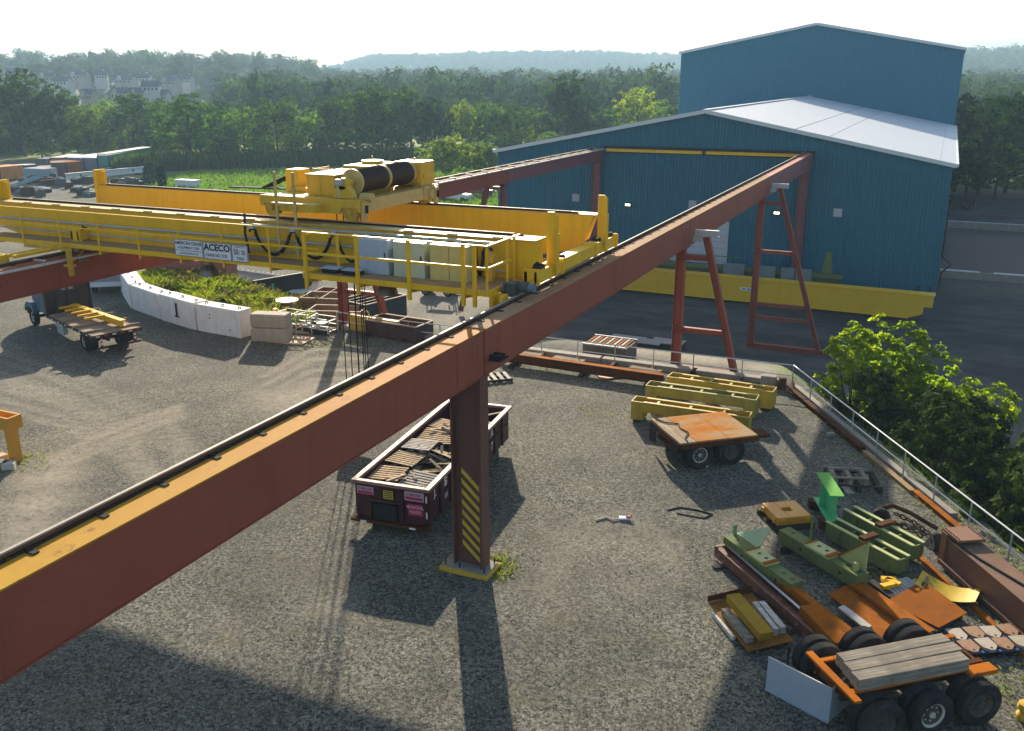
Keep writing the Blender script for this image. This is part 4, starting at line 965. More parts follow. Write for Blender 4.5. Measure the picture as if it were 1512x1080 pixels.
for nm, lab, s0, s1, off, h, mt in (('rusted_channel', 'long rusted steel channel lying along the foot of the bank railing', .5, 7.6, .32, .2, RUSTD), ('rusted_angle', 'dusty tan steel angle along the bank railing between channel and brown girder', 7.7, 11.2, .28, .12, PLATE), ('rusted_angle', 'orange rusted pair of flat bars under the bank railing beside the chains', 11.25, 14.6, .22, .14, RUST)):
    a, b_ = along(s0, off), along(s1, off); t_ = MB().channel((*a, h / 2 + .01), (*b_, h / 2 + .01), .22, h, .025, 0, (0, 0, 1), -1).build(nm, mt, None, False, 0, None); tag(t_, lab, 'steel section')
o = MB().cbox((0, 0, .25), (.3, .24, .55), .4).build('steel_stub', RUSTD); o.location = (-5.35, 40.65, 0); tag(o, 'small rusted steel stub standing at the corner of the railings', 'steel stub')
o = MB().cbox((0, 0, .22), (.7, .5, .44), .1).build('concrete_block', CONC, bevel=.03); o.location = (-6.0, 41.0, 0); tag(o, 'small pale concrete block beside the railing corner', 'concrete block')
p = g(1226, 645); o = MB().cbox((0, 0, .08), (.3, .2, .16), .5).build('concrete_block', CONC, bevel=.02); o.location = p; tag(o, 'tiny grey block lying on gravel near the bank railing', 'concrete block')

# long rusty beam on bearers in front of the long railing
rb = thing('rusted_beam', 'long rusty steel beam lying along the long railing of the yard', 'steel beam', (-14.4, 39.0, 0))
mb = MB(); mb.ibeam((-4.2, .02, .38), (4.1, -.3, .38), .34, .44, .03, .03); mb.build('beam', RUSTD, rb)
MB().hexa([(-4.2, -.15, .602), (4.1, -.47, .602), (4.1, -.13, .602), (-4.2, .19, .602), (-4.2, -.15, .606), (4.1, -.47, .606), (4.1, -.13, .606), (-4.2, .19, .606)]).build('top_flange', RUST, rb)
for k, x in enumerate((-3.4, 0.2, 3.4)):
    o = MB().cbox((0, 0, .08), (.2, 1.1, .155)).build('timber_bearer', DKWOOD); o.location = (-14.4 + x, 38.9, 0); tag(o, ['dark timber bearer under the long rusty beam, toward the slatted pallet', 'dark timber bearer under the middle of the long rusty beam', 'dark timber bearer under the long rusty beam, beside the yellow frames'][k], 'timber')
# pallet by the column
def pallet(name, label, loc, rz, w_=1.2, d_=1.0, m1=None, group=None, n=7):
    t_ = thing(name, label, 'pallet', loc, rz, group); m1 = m1 or FRESHW
    mb = MB()
    for k in range(n): x = -w_ / 2 + (k + .5) * w_ / n; mb.box(x - w_ / n * .27, x + w_ / n * .27, -d_ / 2, d_ / 2, .12, .14)
    mb.build('top_boards', m1, t_); mb = MB()
    for y in (-d_ / 2 + .05, 0, d_ / 2 - .05): mb.box(-w_ / 2, w_ / 2, y - .04, y + .04, .022, .119)
    mb.build('stringers', DKWOOD, t_); mb = MB()  # stringers and bottom boards darkened to put shade between the slats into colour
    for x in (-w_ / 2 + .06, 0, w_ / 2 - .06): mb.box(x - .05, x + .05, -d_ / 2, d_ / 2, .002, .02)
    mb.build('bottom_boards', DKWOOD, t_); return t_
p = g(733, 560); pallet('wooden_pallet', 'broken pale wooden pallet on gravel beside the striped column', (p[0], p[1], .02), .7, 1.3, 1.1, PALEW, n=4)

# ---------------------------------------------------------------- yellow spreader frames
def yframe(label, pa, pb, zt, wd, mtl, nx_, dz=.42):
    A, B = g(*pa, zt), g(*pb, zt); L = float(np.linalg.norm(B - A)); an = math.atan2(B[1] - A[1], B[0] - A[0])
    t_ = thing('spreader_frame', label, 'steel frame', (A[0], A[1], 0), an, 'yellow steel frames by the long railing')
    for y in (0, wd):
        s = 1 if y == 0 else -1
        mb = MB(); mb.box(.5, L - .5, y, y + s * .04, zt - dz, zt); mb.box(.5, L - .5, y, y + s * .14, zt - .035, zt + .002)
        mb.box(.5, L - .5, y + s * .04, y + s * .14, zt - dz, zt - dz + .03); mb.build('side_plate', mtl, t_)
    for x0, x1 in ((0, .5), (L - .5, L)):
        mb = MB(); mb.box(x0, x1, 0, .04, .1, zt); mb.box(x0, x1, wd - .04, wd, .1, zt); xe = x0 if x0 == 0 else x1 - .04; mb.box(xe, xe + .04, .04, wd - .04, .1, zt)
        xi_ = x1 - .04 if x0 == 0 else x0; mb.box(xi_, xi_ + .04, .04, wd - .04, .1, zt - .12); mb.box(x0, x1, -.03, 0, zt - .04, zt + .003); mb.box(x0 + .06, x1 - .06, .05, wd - .05, .1, .14)
        mb.build('end_box', mtl, t_)
    mb = MB()
    for x in np.linspace(L * .22, L * .78, nx_): mb.box(x - .05, x + .05, .05, wd - .05, zt - .2, zt - .03)
    mb.build('cross_bar', mtl, t_)
    for x in (.25, L - .25): MB().box(x - .12, x + .12, -.1, wd + .1, 0, .095).build('bearer', DKWOOD, t_)
    return t_
YF = mat('yard_yellow_paint', (.50, .34, .02), .55, var=.2, streak=.3, dirt=.25, rust=.04); YFO = mat('faded_olive_yellow', (.34, .29, .05), .65, var=.25, streak=.4, dirt=.35, rust=.06)
yframe('bright yellow steel frame closest in to the railing', (985, 556), (1142, 579), .88, .72, YF, 4)
yframe('dirty faded yellow steel frame in the middle of the three frames', (953, 569), (1117, 591), .9, .72, YFO, 3)
yframe('yellow steel frame partly hidden behind the rusty trailer deck', (932, 592), (1106, 617), .88, .7, YF, 3)

# ---------------------------------------------------------------- rusty flat trailer dolly
ta = R(40); DKP = mat('pale_dusty_deck', (.50, .40, .27), .7, dirt=.3)
tl = thing('flat_trailer', 'short twin axle flat trailer with rusty orange deck and black tyres', 'trailer', (-7.2, 29.75, 0), ta)
m, t, b, out = nt('rust_stained_deck')
f = ramp(t, noise(t, .9, 7, .7, mscale=(.5, 1.6, 1)), .38, .58); c = mixc(t, noise(t, 5, 6, .7), (.30, .20, .10), (.46, .33, .19)); c = mixc(t, f, c, mixc(t, noise(t, 3, 6), (.34, .085, .004), (.56, .20, .012)))
t.links.new(c, b.inputs['Base Color']); b.inputs['Roughness'].default_value = .92; b.inputs['Specular IOR Level'].default_value = .05
mb = MB(); mb.box(0, .62, 0, 2.55, 1.02, 1.1, 1); mb.box(.63, 1.9, 0, 2.55, 1.02, 1.105, 0); mb.box(1.92, 3.05, 0, 2.55, 1.02, 1.1, 0)
mb.build('deck', [m, OLDWOODY], tl)
mb = MB(); mb.box(.02, 3.03, -.02, 0, .86, 1.04); mb.box(.02, 3.03, 2.55, 2.57, .86, 1.04); mb.box(-.04, 0, 0, 2.55, .84, 1.06); mb.box(3.05, 3.09, 0, 2.55, .86, 1.06)
for y in (.75, 1.75): mb.box(0, 3.05, y, y + .12, .6, 1.02)
for x in (.3, 1.4, 2.6): mb.box(x, x + .1, .1, 2.45, .8, 1.015)
for x in (.85, 2.1): mb.cyl((x, .25, .52), (x, 2.3, .52), .09, 8)
mb.box(3.05, 3.75, .3, .9, .82, .95); mb.box(.1, .2, .4, 2.2, .5, .6)
mb.build('chassis', RUSTD, tl)
for x in (.85, 2.1):
    wheel_parts(tl, (x, .16, .52), .52, .27, side=-1, rim=RIMW if x < 1 else RIMD, axis=(0, 1, 0)); wheel_parts(tl, (x, .47, .52), .52, .27, side=-1)
    wheel_parts(tl, (x, 2.38, .52), .52, .27, side=1); wheel_parts(tl, (x, 2.07, .52), .52, .27, side=1)
mb = MB(); mb.box(-.06, -.04, .02, .62, .25, .98); mb.box(-.06, -.04, 1.95, 2.5, .3, .98); mb.build('mudflap', BLACK, tl)
MB().tube([(.15, 2.5, 1.13), (.3, 2.0, 1.13), (.75, 1.75, 1.13), (.6, 1.3, 1.13), (.7, .8, 1.14), (.35, .35, 1.13), (.3, .05, 1.13), (.28, -.06, .9)], .022, 6).build('air_hose', BLACK, tl)

# ---------------------------------------------------------------- dumpster
da = math.atan2(29.77 - 21.75, -13.71 + 12.85); dl = 7.6; dw = 2.38
dp = thing('waste_container', 'dark maroon roll-off waste container full of broken pallets beside the striped column', 'dumpster', (-15.25, 21.55, 0), da - math.pi / 2)
MAR = mat('maroon_container_paint', (.055, .008, .014), .5, var=.25, streak=.3, dirt=.2, dirtcol=(.05, .035, .03), rust=.04); RIMT = mat('worn_rim_steel', (.33, .18, .13), .6, var=.35, dirt=.3, rust=.12)
mb = MB(); z0, z1 = .38, 1.55
mb.box(0, .06, 0, dl, z0, z1); mb.box(dw - .06, dw, 0, dl, z0, z1); mb.box(.06, dw - .06, 0, .06, z0, z1); mb.box(.06, dw - .06, dl - .06, dl, z0, z1); mb.box(.06, dw - .06, .06, dl - .06, z0, z0 + .06)
k = 0
for y in np.arange(.04, dl, .84):
    for x in (-.07, dw): mb.box(x, x + .07, y, y + .1, z0 + .02, z1 - .02)
for x in (-.05, dw): mb.box(x, x + .05, .15, dl - .05, 1.0, 1.05)
for x in (.42, 1.5): mb.box(x, x + .1, -.07, 0, z0, z1 - .1)
mb.box(.52, 1.5, -.07, -.0, .98, 1.08)
mb.build('body', MAR, dp)
mb = MB(); mb.box(-.12, .06, -.12, dl + .1, z1, z1 + .1); mb.box(dw - .06, dw + .12, -.12, dl + .1, z1, z1 + .1); mb.box(.06, dw - .06, -.12, .05, z1, z1 + .1); mb.box(.06, dw - .06, dl - .06, dl + .1, z1, z1 + .1)
mb.build('top_rim', RIMT, dp, bevel=.015)
mb = MB()
for x in (.55, dw - .65): mb.box(x, x + .12, -.1, dl, .16, z0)
mb.box(-.15, dw + .1, -.22, -.0, .3, .38); mb.box(.62, 1.4, -.12, .02, .42, .95, 1)
for x in (.35, dw - .55): mb.cyl((x, .3, .13), (x + .2, .3, .13), .13, 12)
for x in (.35, dw - .55): mb.cyl((x, dl - .35, .13), (x + .2, dl - .35, .13), .13, 12)
mb.build('skid', [RUSTD, INK], dp)
PINK = mat('pink_red_label', (.42, .03, .09), .5, bump=0, grit=0)
def lab(x0, x1, z0_, z1_, rows, bgm, fg, band=None):
    mb = MB(); mb.box(x0, x1, -.082, -.076, z0_, z1_, 0)
    if band: mb.box(x0 + .03, x1 - .03, -.085, -.0825, band[0], band[1], 2)
    for tx, z, s_, mi in rows: mb.text(tx, ((x0 + x1) / 2, -.086, z), (1, 0, 0), (0, 0, 1), s_, mi, .003, .82, 'CENTER', .002)
    mb.build('label', [bgm, fg, PINK], dp)
LPK = mat('pale_pink_label', (.55, .33, .40), .5, bump=0, grit=.1)
lab(.06, .62, 1.2, 1.46, [('J.P. MASCARO', 1.38, .1, 1)], LPK, INK, (1.21, 1.31))
lab(1.66, 2.3, 1.2, 1.5, [('J.P. MASCARO', 1.4, .1, 1)], LPK, INK, (1.23, 1.33))
lab(1.76, 2.26, .72, 1.1, [('MUNICIPAL', .99, .135, 1), ('WASTE', .83, .135, 1)], PINK, mat('pale_pink_lettering', (.65, .45, .5), .5, bump=0))
mb = MB(); mb.box(.95, 1.28, -.082, -.076, 1.14, 1.42, 0)
for k in range(4): mb.box(.99, 1.24, -.085, -.0825, 1.18 + k * .06, 1.205 + k * .06, 1)
mb.build('label', [mat('yellow_label', (.45, .36, .04), .5, bump=0), INK], dp)
mb = MB()
for x in (.2, 1.85): mb.box(x, x + .2, -.228, -.222, .31, .37)
for z in (1.15, .62): mb.box(dw - .06, dw - .01, -.008, -.002, z, z + .22)
mb.build('reflector', WINK, dp)
def side_txt(s, y, z, sz, bd=.012): MB().text(s, (dw + .002, y, z), (0, 1, 0), (0, 0, 1), sz, 0, .004, .85, 'CENTER', bd).build('painted_letter', WINK, dp)
side_txt('J.', .58, 1.24, .36); side_txt('B', 1.42, 1.27, .44); side_txt('I', 2.26, 1.27, .44); side_txt('S', 4.9, 1.27, .42); side_txt('A', 5.75, 1.27, .42); side_txt('0', 4.9, .72, .42); side_txt('7', 5.75, .76, .42); side_txt('101', 1.45, .78, .24, .004)
# pallets thrown into it
k = 0
PL = [(.62, 1.0, 1.42, .05, 0), (1.7, .95, 1.36, -.12, 1), (.66, 2.15, 1.46, -.04, 0), (1.78, 2.1, 1.2, .5, 2), (.68, 3.3, 1.5, .06, 1), (1.72, 3.25, 1.28, -.35, 0), (.7, 4.5, 1.4, .02, 0), (1.7, 4.45, 1.42, .1, 2), (.66, 5.65, 1.36, -.06, 0), (1.74, 5.7, 1.4, .04, 0), (1.2, 6.85, 1.34, .02, 0)]
PT = ['front corner by the pink labels', 'front corner by the lettered side', 'second row, away from the lettering', 'second row, tilted, by the lettering', 'third row, highest of all', 'third row, askew, by the lettering', 'fourth row, away from the lettering', 'fourth row, by the lettering', 'fifth row, away from the lettering', 'fifth row, by the lettering', 'at the back']
for i, (x, y, z, a, mi) in enumerate(PL):
    ca_, sa_ = math.cos(da - math.pi / 2), math.sin(da - math.pi / 2)
    lx, ly = -15.25 + ca_ * x - sa_ * y, 21.55 + sa_ * x + ca_ * y
    q = pallet('wooden_pallet', 'worn pallet in the maroon waste container, ' + PT[i], (lx, ly, z - .06), da + a, 1.05, 1.0, [FRESHW, PALEW, FRESHW][mi], 'pallets in the waste container', 7)
    q.rotation_euler = (random.uniform(-.09, .09), random.uniform(-.09, .09) + (.3 if i in (3, 5) else 0), da + a)
    if i % 2 == 0:
        q2 = copy_tree(q, None, 'worn pallet in the maroon waste container, under the one ' + PT[i], (lx + .04, ly - .05, z - .3)); q2.rotation_euler = (random.uniform(-.05, .05), random.uniform(-.05, .05), da + a + .08)
mb = MB()
for i in range(80):
    x, y, z = random.uniform(.3, dw - .3), random.uniform(.3, dl - .3), random.uniform(1.1, 1.55); an = random.uniform(-1.6, 1.6)
    mb.cbox((x, y, z), (random.uniform(.5, 1.1), .09, .03), an, random.choice((0, 1, 1, 2)), random.uniform(-.3, .3))
o = mb.build('wood_scrap', [FRESHW, DKWOOD, OLDWOOD]); o.location = dp.location; o.rotation_euler = dp.rotation_euler; tag(o, 'loose splintered boards between the pallets in the waste container', 'wood scrap', kind='stuff')

# ---------------------------------------------------------------- stock lying at lower right
def fr(pa, pb, za, zb=None):
    A, B = g(*pa, za), g(*pb, za if zb is None else zb); return A, math.atan2(B[1] - A[1], B[0] - A[0]), float(np.linalg.norm((B - A)[:2]))
# orange notched plate on a pallet
A, an, L = fr((1125, 748), (1148, 771), .3)
t_ = thing('orange_weight', 'square orange yellow steel block with a square hole on a dark pallet', 'steel block', (A[0], A[1], 0), an)
mb = MB()
w2 = 1.12
for x0, x1, y0, y1 in ((0, L, .0, .4), (0, L, .72, w2), (0, L * .38, .4, .72), (L * .62, L, .4, .72)): mb.box(x0, x1, y0, y1, .16, .42)
mb.box(.05, L - .05, .05, w2 - .05, .16, .3)
for x, y in ((-.07, .08), (-.07, .9), (L, .08), (L, .9)): mb.box(x, x + .07, y, y + .16, .2, .38)
for x in (.08, L - .25): mb.box(x, x + .16, -.06, 0, .2, .36); mb.box(x, x + .16, w2, w2 + .06, .2, .36)
ORG = mat('orange_yellow_paint', (.66, .30, .025), .5, var=.1, dirt=.12); mb.build('block', ORG, t_, bevel=.015)
mb = MB(); mb.box(-.12, L + .1, -.1, w2 + .1, .0, .05); [mb.box(x, x + .1, -.1, w2 + .1, .051, .155) for x in (-.1, L * .5, L)]; mb.build('pallet_base', DKWOOD, t_)
# mint green beam on blocks
A, an, L = fr((1215, 698), (1233, 727), 1.22)
t_ = thing('green_beam', 'short mint green steel I-beam standing on dark blocks', 'steel beam', (A[0], A[1], .3), an)
mb = MB(); mb.ibeam((0, 0, .46), (1.75, 0, .46), .42, .92, .035, .03); mb.box(.6, .63, -.19, .19, .04, .88); mb.build('beam', MINT, t_)
MB().box(0, 1.75, -.211, .211, .921, .926).build('top_face', mat('lime_green_top', (.16, .42, .08), .8, spec=.1, dirt=.2), t_)
for k, s_ in enumerate((.1, 1.5)):
    o = MB().cbox((0, 0, .149), (.3, .75, .298), 0).build('support_block', RUSTD, bevel=.01); o.location = (A[0] + math.cos(an) * s_, A[1] + math.sin(an) * s_, 0); o.rotation_euler = (0, 0, an)
    tag(o, ['dark block under the far end of the mint green beam', 'rust topped dark block under the near end of the mint green beam'][k], 'support block')
# wooden frames stack by the railing
p = g(1262, 716); an = math.atan2(FDIR[1], FDIR[0]) + 1.35
def wframe(label, loc, a, w_, d_, z, h, mt):
    t_ = thing('stacked_timbers', label, 'timber frame', (loc[0], loc[1], z), a)
    for x in (-w_ / 2, w_ / 2 - .14, -.07): MB().box(x, x + .14, -d_ / 2, d_ / 2, 0, h).build('rail', mt, t_)
    mb = MB()
    for y in (-d_ / 2, d_ / 2 - .12): mb.box(-w_ / 2, w_ / 2, y, y + .12, h, h + .05)
    mb.build('cross_piece', mt, t_)
wframe('dark square timber frame lying by the bank railing', p, an, 1.5, 1.3, 0, .2, DKWOOD)
wframe('smaller pale topped timber frame stacked on the dark one', g(1252, 706, .3), an, 1.15, .95, .255, .2, OLDWOOD)
o = MB().cbox((0, 0, .1), (.5, .9, .2)).build('sheet_stack', DARK, bevel=.01); o.location = g(1230, 707); o.rotation_euler = (0, 0, an); tag(o, 'small dark stack of plates beside the timber frames', 'plates')
o = MB().cbox((0, 0, .03), (.25, .9, .05)).build('pale_plank', PALEW); o.location = g(1248, 722); o.rotation_euler = (0, 0, an + .2); tag(o, 'short pale plank on gravel in front of the timber frames', 'plank')

# green hanger beams with gusset plates
def hanger(label, pa, pb, z, gus, post=None):
    A, an, L = fr(pa, pb, z)
    t_ = thing('hanger_beam', label, 'steel beam', (A[0], A[1], 0), an, 'pale green beams with gussets')
    MB().box(0, L, -.42, 0, z - .4, z).build('box_beam', GREENP, t_)
    mb = MB(); mb.box(L * .36, L * .66, -.47, .03, z + .002, z + .07, 0); mb.box(L * .36, L * .375, -.47, .03, z + .07, z + .1, 1); mb.box(L * .62, L * .66, -.47, .03, z + .07, z + .1, 1)
    mb.build('saddle_plate', [GREENL, RUST], t_)
    mb = MB()
    for x in (L * .46, L * .56): mb.cyl((x, -.2, z + .0705), (x, -.2, z + .0735), .06, 10)
    for x in (L * .82, L * .94, L * .12): mb.cyl((x, -.2, z + .0015), (x, -.2, z + .0045), .06, 10)
    for x in (L * .3, L * .8): mb.cyl((x, -.4205, z - .2), (x, -.4235, z - .2), .05, 10)
    mb.build('bolt_hole', INK, t_)
    if gus == 'flat':
        MB().prism([(0, 0.002), (0.12, .002), (L * .36, .002), (.25, 1.05), (.1, 1.05)][::-1], z - .02, z + .02, 'Z').box(.0, .06, -.1, .0, z + .002, z + .3).build('gusset_plate', mat('light_green_primer', (.19, .30, .13), .55, var=.15, rust=.05, dirt=.2), t_)
    else:
        MB().prism([(L * .66, z + .002), (L - .08, z + .002), (L - .08, z + .9)], -.06, -.02, 'Y').build('gusset_plate', GREENL, t_)
        MB().beam((L * .66, -.04, z + .03), (L - .08, -.04, z + .93), .12, .03).build('gusset_flange', RUST, t_)
        MB().box(L - .3, L - .2, -.3, -.15, z + .002, z + .25).build('lug', GREENL, t_)
    if post: MB().box(post, post + .07, -.06, -.02, z + .002, z + .75).build('lug_post', GREENP, t_)
    for x in (.3, L - .4): MB().box(x, x + .15, -.6, .2, 0, z - .405).build('bearer', DKWOOD, t_)
hanger('pale green box beam with a flat triangular gusset, next to the rusty beam', (1086, 788), (1186, 858), .58, 'flat')
hanger('pale olive box beam with an upright triangular gusset', (1166, 778), (1283, 846), .58, 'up', .85)
# end carriages
def carriage(label, pa, pb, z):
    A, an, L = fr(pa, pb, z)
    t_ = thing('end_carriage', label, 'crane carriage', (A[0], A[1], 0), an, 'green crane end carriages')
    for y in (0, -.42):
        mb = MB(); mb.prism([(0, z), (L, z), (L, .22), (L - .3, .1), (.3, .1), (0, .22)], y - .03, y, 'Y'); mb.build('side_plate', GREENP, t_)
        MB().box(0, L, y - .075, y + .045, z + .001, z + .03).build('top_edge', GREENL, t_)
    for x in (.03, L * .3, L * .46, L * .54, L * .72, L - .06): MB().box(x, x + .04, -.42, -.031, .15, z - .03).build('cross_plate', GREENP, t_)
    for x in (.42, L - .42):
        MB().cyl((x, -.36, .26), (x, -.09, .26), .25, 18).build('wheel', RUSTD, t_)
        MB().cyl((x, .0, .3), (x, .06, .3), .13, 12).build('axle_cap', GREENP, t_); MB().cyl((x, -.45, .3), (x, -.51, .3), .13, 12).build('axle_cap', GREENP, t_)
    mb = MB(); mb.box(L * .48, L * .56, -.5, .1, z + .032, z + .13); mb.build('centre_block', RUSTD, t_)
    return t_
carriage('nearer of the two pale green crane end carriages', (1236, 766), (1343, 822), .62)
carriage('farther of the two pale green crane end carriages, by the chains', (1262, 748), (1365, 802), .62)
# bent arm and chains
A = g(1292, 764)
t_ = thing('bent_steel_arm', 'dark bent steel lifting arm lying behind the green carriages', 'lifting arm', (A[0], A[1], 0))
P = [g(1290, 764, .1), g(1300, 752, .4), g(1318, 747, .5), g(1345, 758, .42), g(1372, 774, .22), g(1384, 781, .1)]
MB().tube(P, .07, 8).build('arm', RUSTD, t_, True)
MB().lathe([(.05, -.1), (.24, -.1), (.28, 0), (.24, .1), (.05, .1)], g(1302, 762, .25), (.4, .8, .2), 16).build('hub', DARK, t_, True)
def chain(label, P, r):
    t_ = MB(); Q = []
    for a, b_ in zip(P[:-1], P[1:]):
        n = max(2, int(np.linalg.norm(b_ - a) / (r * 3.2))); Q += [a + (b_ - a) * k / n for k in range(n)]
    for k in range(len(Q) - 1):
        d = Vector(Q[k + 1] - Q[k]).normalized(); u = Vector((0, 0, 1)) if k % 2 else d.cross(Vector((0, 0, 1))); v_ = Vector(Q[k])
        t_.tube([v_ + d * (r * 2.2 * math.cos(a)) + u * (r * 1.2 * math.sin(a)) for a in np.linspace(0, 6.283, 9)], r * .42, 5)
    o = t_.build('lifting_chain', RUSTD); tag(o, label, 'chain', 'rusty chains by the railing')
chain('rusty chain lying just behind the far green carriage', [g(1312, 770, .12), g(1335, 778, .2), g(1358, 790, .15), g(1374, 802, .12)], .06)
chain('rusty chain closer to the railing, ending at the brown girder', [g(1325, 760, .15), g(1350, 772, .1), g(1368, 786, .12), g(1384, 800, .1), g(1386, 818, .06)], .06)
p = g(1380, 812); o = MB().lathe([(.08, -.12), (.26, -.12), (.3, 0), (.26, .12), (.08, .12), (.08, -.12)], (0, 0, .27), (.9, .3, .1), 18).build('sheave_wheel', DARK); o.location = p; tag(o, 'dark sheave wheel lying at the end of the brown girder', 'pulley')
# big brown girder beside the railing
A = g(1386, 832)
t_ = thing('brown_girder', 'large dark brown box girder with bolted end cap lying along the bank railing', 'girder', (A[0], A[1], 0), math.atan2(FDIR[1], FDIR[0]) + .02)
m_ = mat('brown_girder_paint', (.13, .06, .042), .55, var=.25, streak=.3, rust=.12); mtop = mat('pale_girder_top', (.22, .13, .09), .92, spec=.06, var=.25, dirt=.3, rust=.08)  # top plate a paler brown than the girder sides
mb = MB(); mb.box(.25, 11, 0, .78, .22, .92, 0); mb.box(.25, 11, -.04, .82, .92, .95, 1); mb.box(.1, 11, -.12, .9, .1, .22, 0); mb.build('girder', [m_, mtop], t_)
mb = MB(); mb.box(0, .25, -.05, .83, .1, 1.05); mb.box(-.05, .75, -.02, .8, 1.05, 1.12)
for k in range(6):
    for y in (.04, .74): mb.cyl((.02 + k * .13, y, 1.12), (.02 + k * .13, y, 1.15), .025, 6)
mb.build('end_cap', mat('rust_brown_plate', (.20, .085, .04), .7, var=.3, rust=.2), t_)
MB().tube([(.3, .0, 1.0), (1.5, .12, .98), (3.2, .5, .98), (5.2, .72, .99), (8, .76, .99)], .035, 6).build('cable', BLACK, t_)
MB().box(-.4, 4.5, -.5, -.34, .0, .1).build('bottom_angle', RUST, t_)
# rusty long beams
A, an, L = fr((1064, 806), (1192, 918), .34)
t_ = thing('rusted_beam', 'long rust streaked dark steel beam beside the green gusset beam', 'steel beam', (A[0], A[1], 0), an)
mb = MB(); mb.box(0, L + .5, -.2, -.17, .05, .36); mb.box(0, L + .5, .14, .17, .05, .36, 1); mb.box(0, L + .5, -.17, .14, .2, .23); mb.box(0, .1, -.2, .2, .36, .39); mb.build('beam', [mat('rust_streaked_steel', (.16, .06, .035), .6, var=.4, rust=.3, rustcol=(.30, .14, .10), streak=.3), RUSTD], t_)
MB().box(.1, L + .5, .12, .2, .361, .375).build('edge', GALV, t_)
for x in (.5, L - .2): MB().box(x, x + .14, -.55, .5, 0, .045).build('bearer', DKWOOD, t_)
A, an, L = fr((1152, 846), (1262, 928), .5)
t_ = thing('rusted_beam', 'orange rusted channel beam on edge between the dark beam and the rusted plates', 'steel beam', (A[0], A[1], 0), an)
mb = MB(); mb.hexa([(0, -.28, .08), (L + .6, -.28, .08), (L + .6, .04, .08), (0, .04, .08), (0, -.2, .5), (L + .6, -.28, .42), (L + .6, .02, .42), (0, .0, .5)]); mb.build('beam', RUST, t_)
A, an, L = fr((1186, 894), (1232, 942), .48)
t_ = thing('rusted_box', 'short orange rusted box section lying in front of the tyres', 'steel section', (A[0], A[1], 0), an)
MB().box(0, L + .2, -.1, .36, .06, .48).build('box', RUST, t_, bevel=.01); MB().box(.2, .35, -.3, .5, 0, .055).build('bearer', DKWOOD, t_)
p = g(1173, 908, .1); o = MB().cbox((0, 0, .08), (.35, .14, .15), .2).build('timber_offcut', PALEW); o.location = (p[0], p[1], 0); tag(o, 'short pale timber offcut sticking out from the dark rusty beam', 'timber')
# rusted plates
def plate(name, label, quad, z, mt, th=.03, bear=True):
    P = [g(*q, z) for q in quad]; o0 = P[0]
    t_ = thing(name, label, 'steel plate', (o0[0], o0[1], 0))
    vs = [(p[0] - o0[0], p[1] - o0[1], z - th) for p in P] + [(p[0] - o0[0], p[1] - o0[1], z) for p in P]
    MB().hexa(vs, 0).build('plate', mt, t_)
    if bear and z - th > .02:
        c0 = (Vector(vs[0]) + Vector(vs[3])) / 2; c1 = (Vector(vs[1]) + Vector(vs[2])) / 2
        for f in (.2, .8):
            q = c0.lerp(c1, f); dd = (Vector(vs[3]) - Vector(vs[0])) * .45
            MB().beam((q.x - dd.x, q.y - dd.y, (z - th) / 2), (q.x + dd.x, q.y + dd.y, (z - th) / 2), .12, z - th - .004).build('bearer', DKWOOD, t_)
    return t_
plate('rusted_plate', 'wide orange rusted plate behind the tyres of the timber topped bogie', [(1222, 876), (1258, 861), (1362, 935), (1322, 958)], .2, RUST)
t_ = plate('rusted_channel', 'rusted flat channel lying over the far edge of the wide rusted plate', [(1256, 862), (1272, 857), (1380, 930), (1362, 940)], .34, RUST, .1)
plate('pale_plank', 'long pale plank on top of the wide rusted plate', [(1238, 897), (1246, 893), (1287, 924), (1278, 929)], .25, PALEW, .045, False)
plate('dark_channel', 'dark steel channel on edge beyond the rusted channel', [(1282, 858), (1290, 855), (1392, 928), (1382, 933)], .22, DARK, .2, False)
plate('rusted_plate', 'square brown rusted plate lying below the yellow curved sheet', [(1308, 888), (1363, 857), (1428, 905), (1386, 927)], .26, mat('brown_rust_plate', (.27, .08, .006), .92, spec=.06, var=.35, dirt=.35, dirtcol=(.09, .04, .02), bump=.3), .03)
A, an, L = fr((1352, 862), (1440, 888), .3)
t_ = thing('curved_sheet', 'curved bright yellow steel sheet lying near the brown girder', 'steel sheet', (A[0], A[1], 0), an)
mb = MB(); n = 12; vs = []
for k in range(n + 1):
    f = k / n; x = f * L; z = .36 - .30 * math.sin(math.pi * f * .9) * .8
    for y in (-.1, .75): vs.append((x, y + .1 * f, z)); vs.append((x, y + .1 * f, z - .018))
fs2 = []
for k in range(n): a = k * 4; fs2 += [(a, a + 4, a + 6, a + 2), (a + 1, a + 3, a + 7, a + 5), (a, a + 1, a + 5, a + 4), (a + 2, a + 6, a + 7, a + 3)]
fs2 += [(0, 2, 3, 1), (n * 4, n * 4 + 1, n * 4 + 3, n * 4 + 2)]
mb.add(vs, fs2, 0, True).build('sheet', mat('mustard_sheet', (.52, .36, .02), .5, var=.15, dirt=.25), t_)
MB().box(.05, .2, 0, .6, 0, .3).build('bearer', DKWOOD, t_)
t_ = plate('ribbed_sheet', 'pale ribbed sheet with yellow offcuts on it, behind the brown rusted plate', [(1296, 862), (1340, 852), (1362, 868), (1318, 882)], .16, mat('pale_ribbed_sheet', (.5, .5, .48), .6, dirt=.2), .03)
mb = MB(); Pq = [g(1300, 861, .17), g(1338, 853, .17), g(1358, 867, .17), g(1320, 880, .17)]
for f in np.linspace(.08, .92, 7):
    a = Vector(Pq[0]).lerp(Vector(Pq[1]), f); b_ = Vector(Pq[3]).lerp(Vector(Pq[2]), f); mb.beam(a, b_, .04, .04)
mb.build('rib', mat('pale_ribbed_sheet', (.5, .5, .48), .6), t_, True)
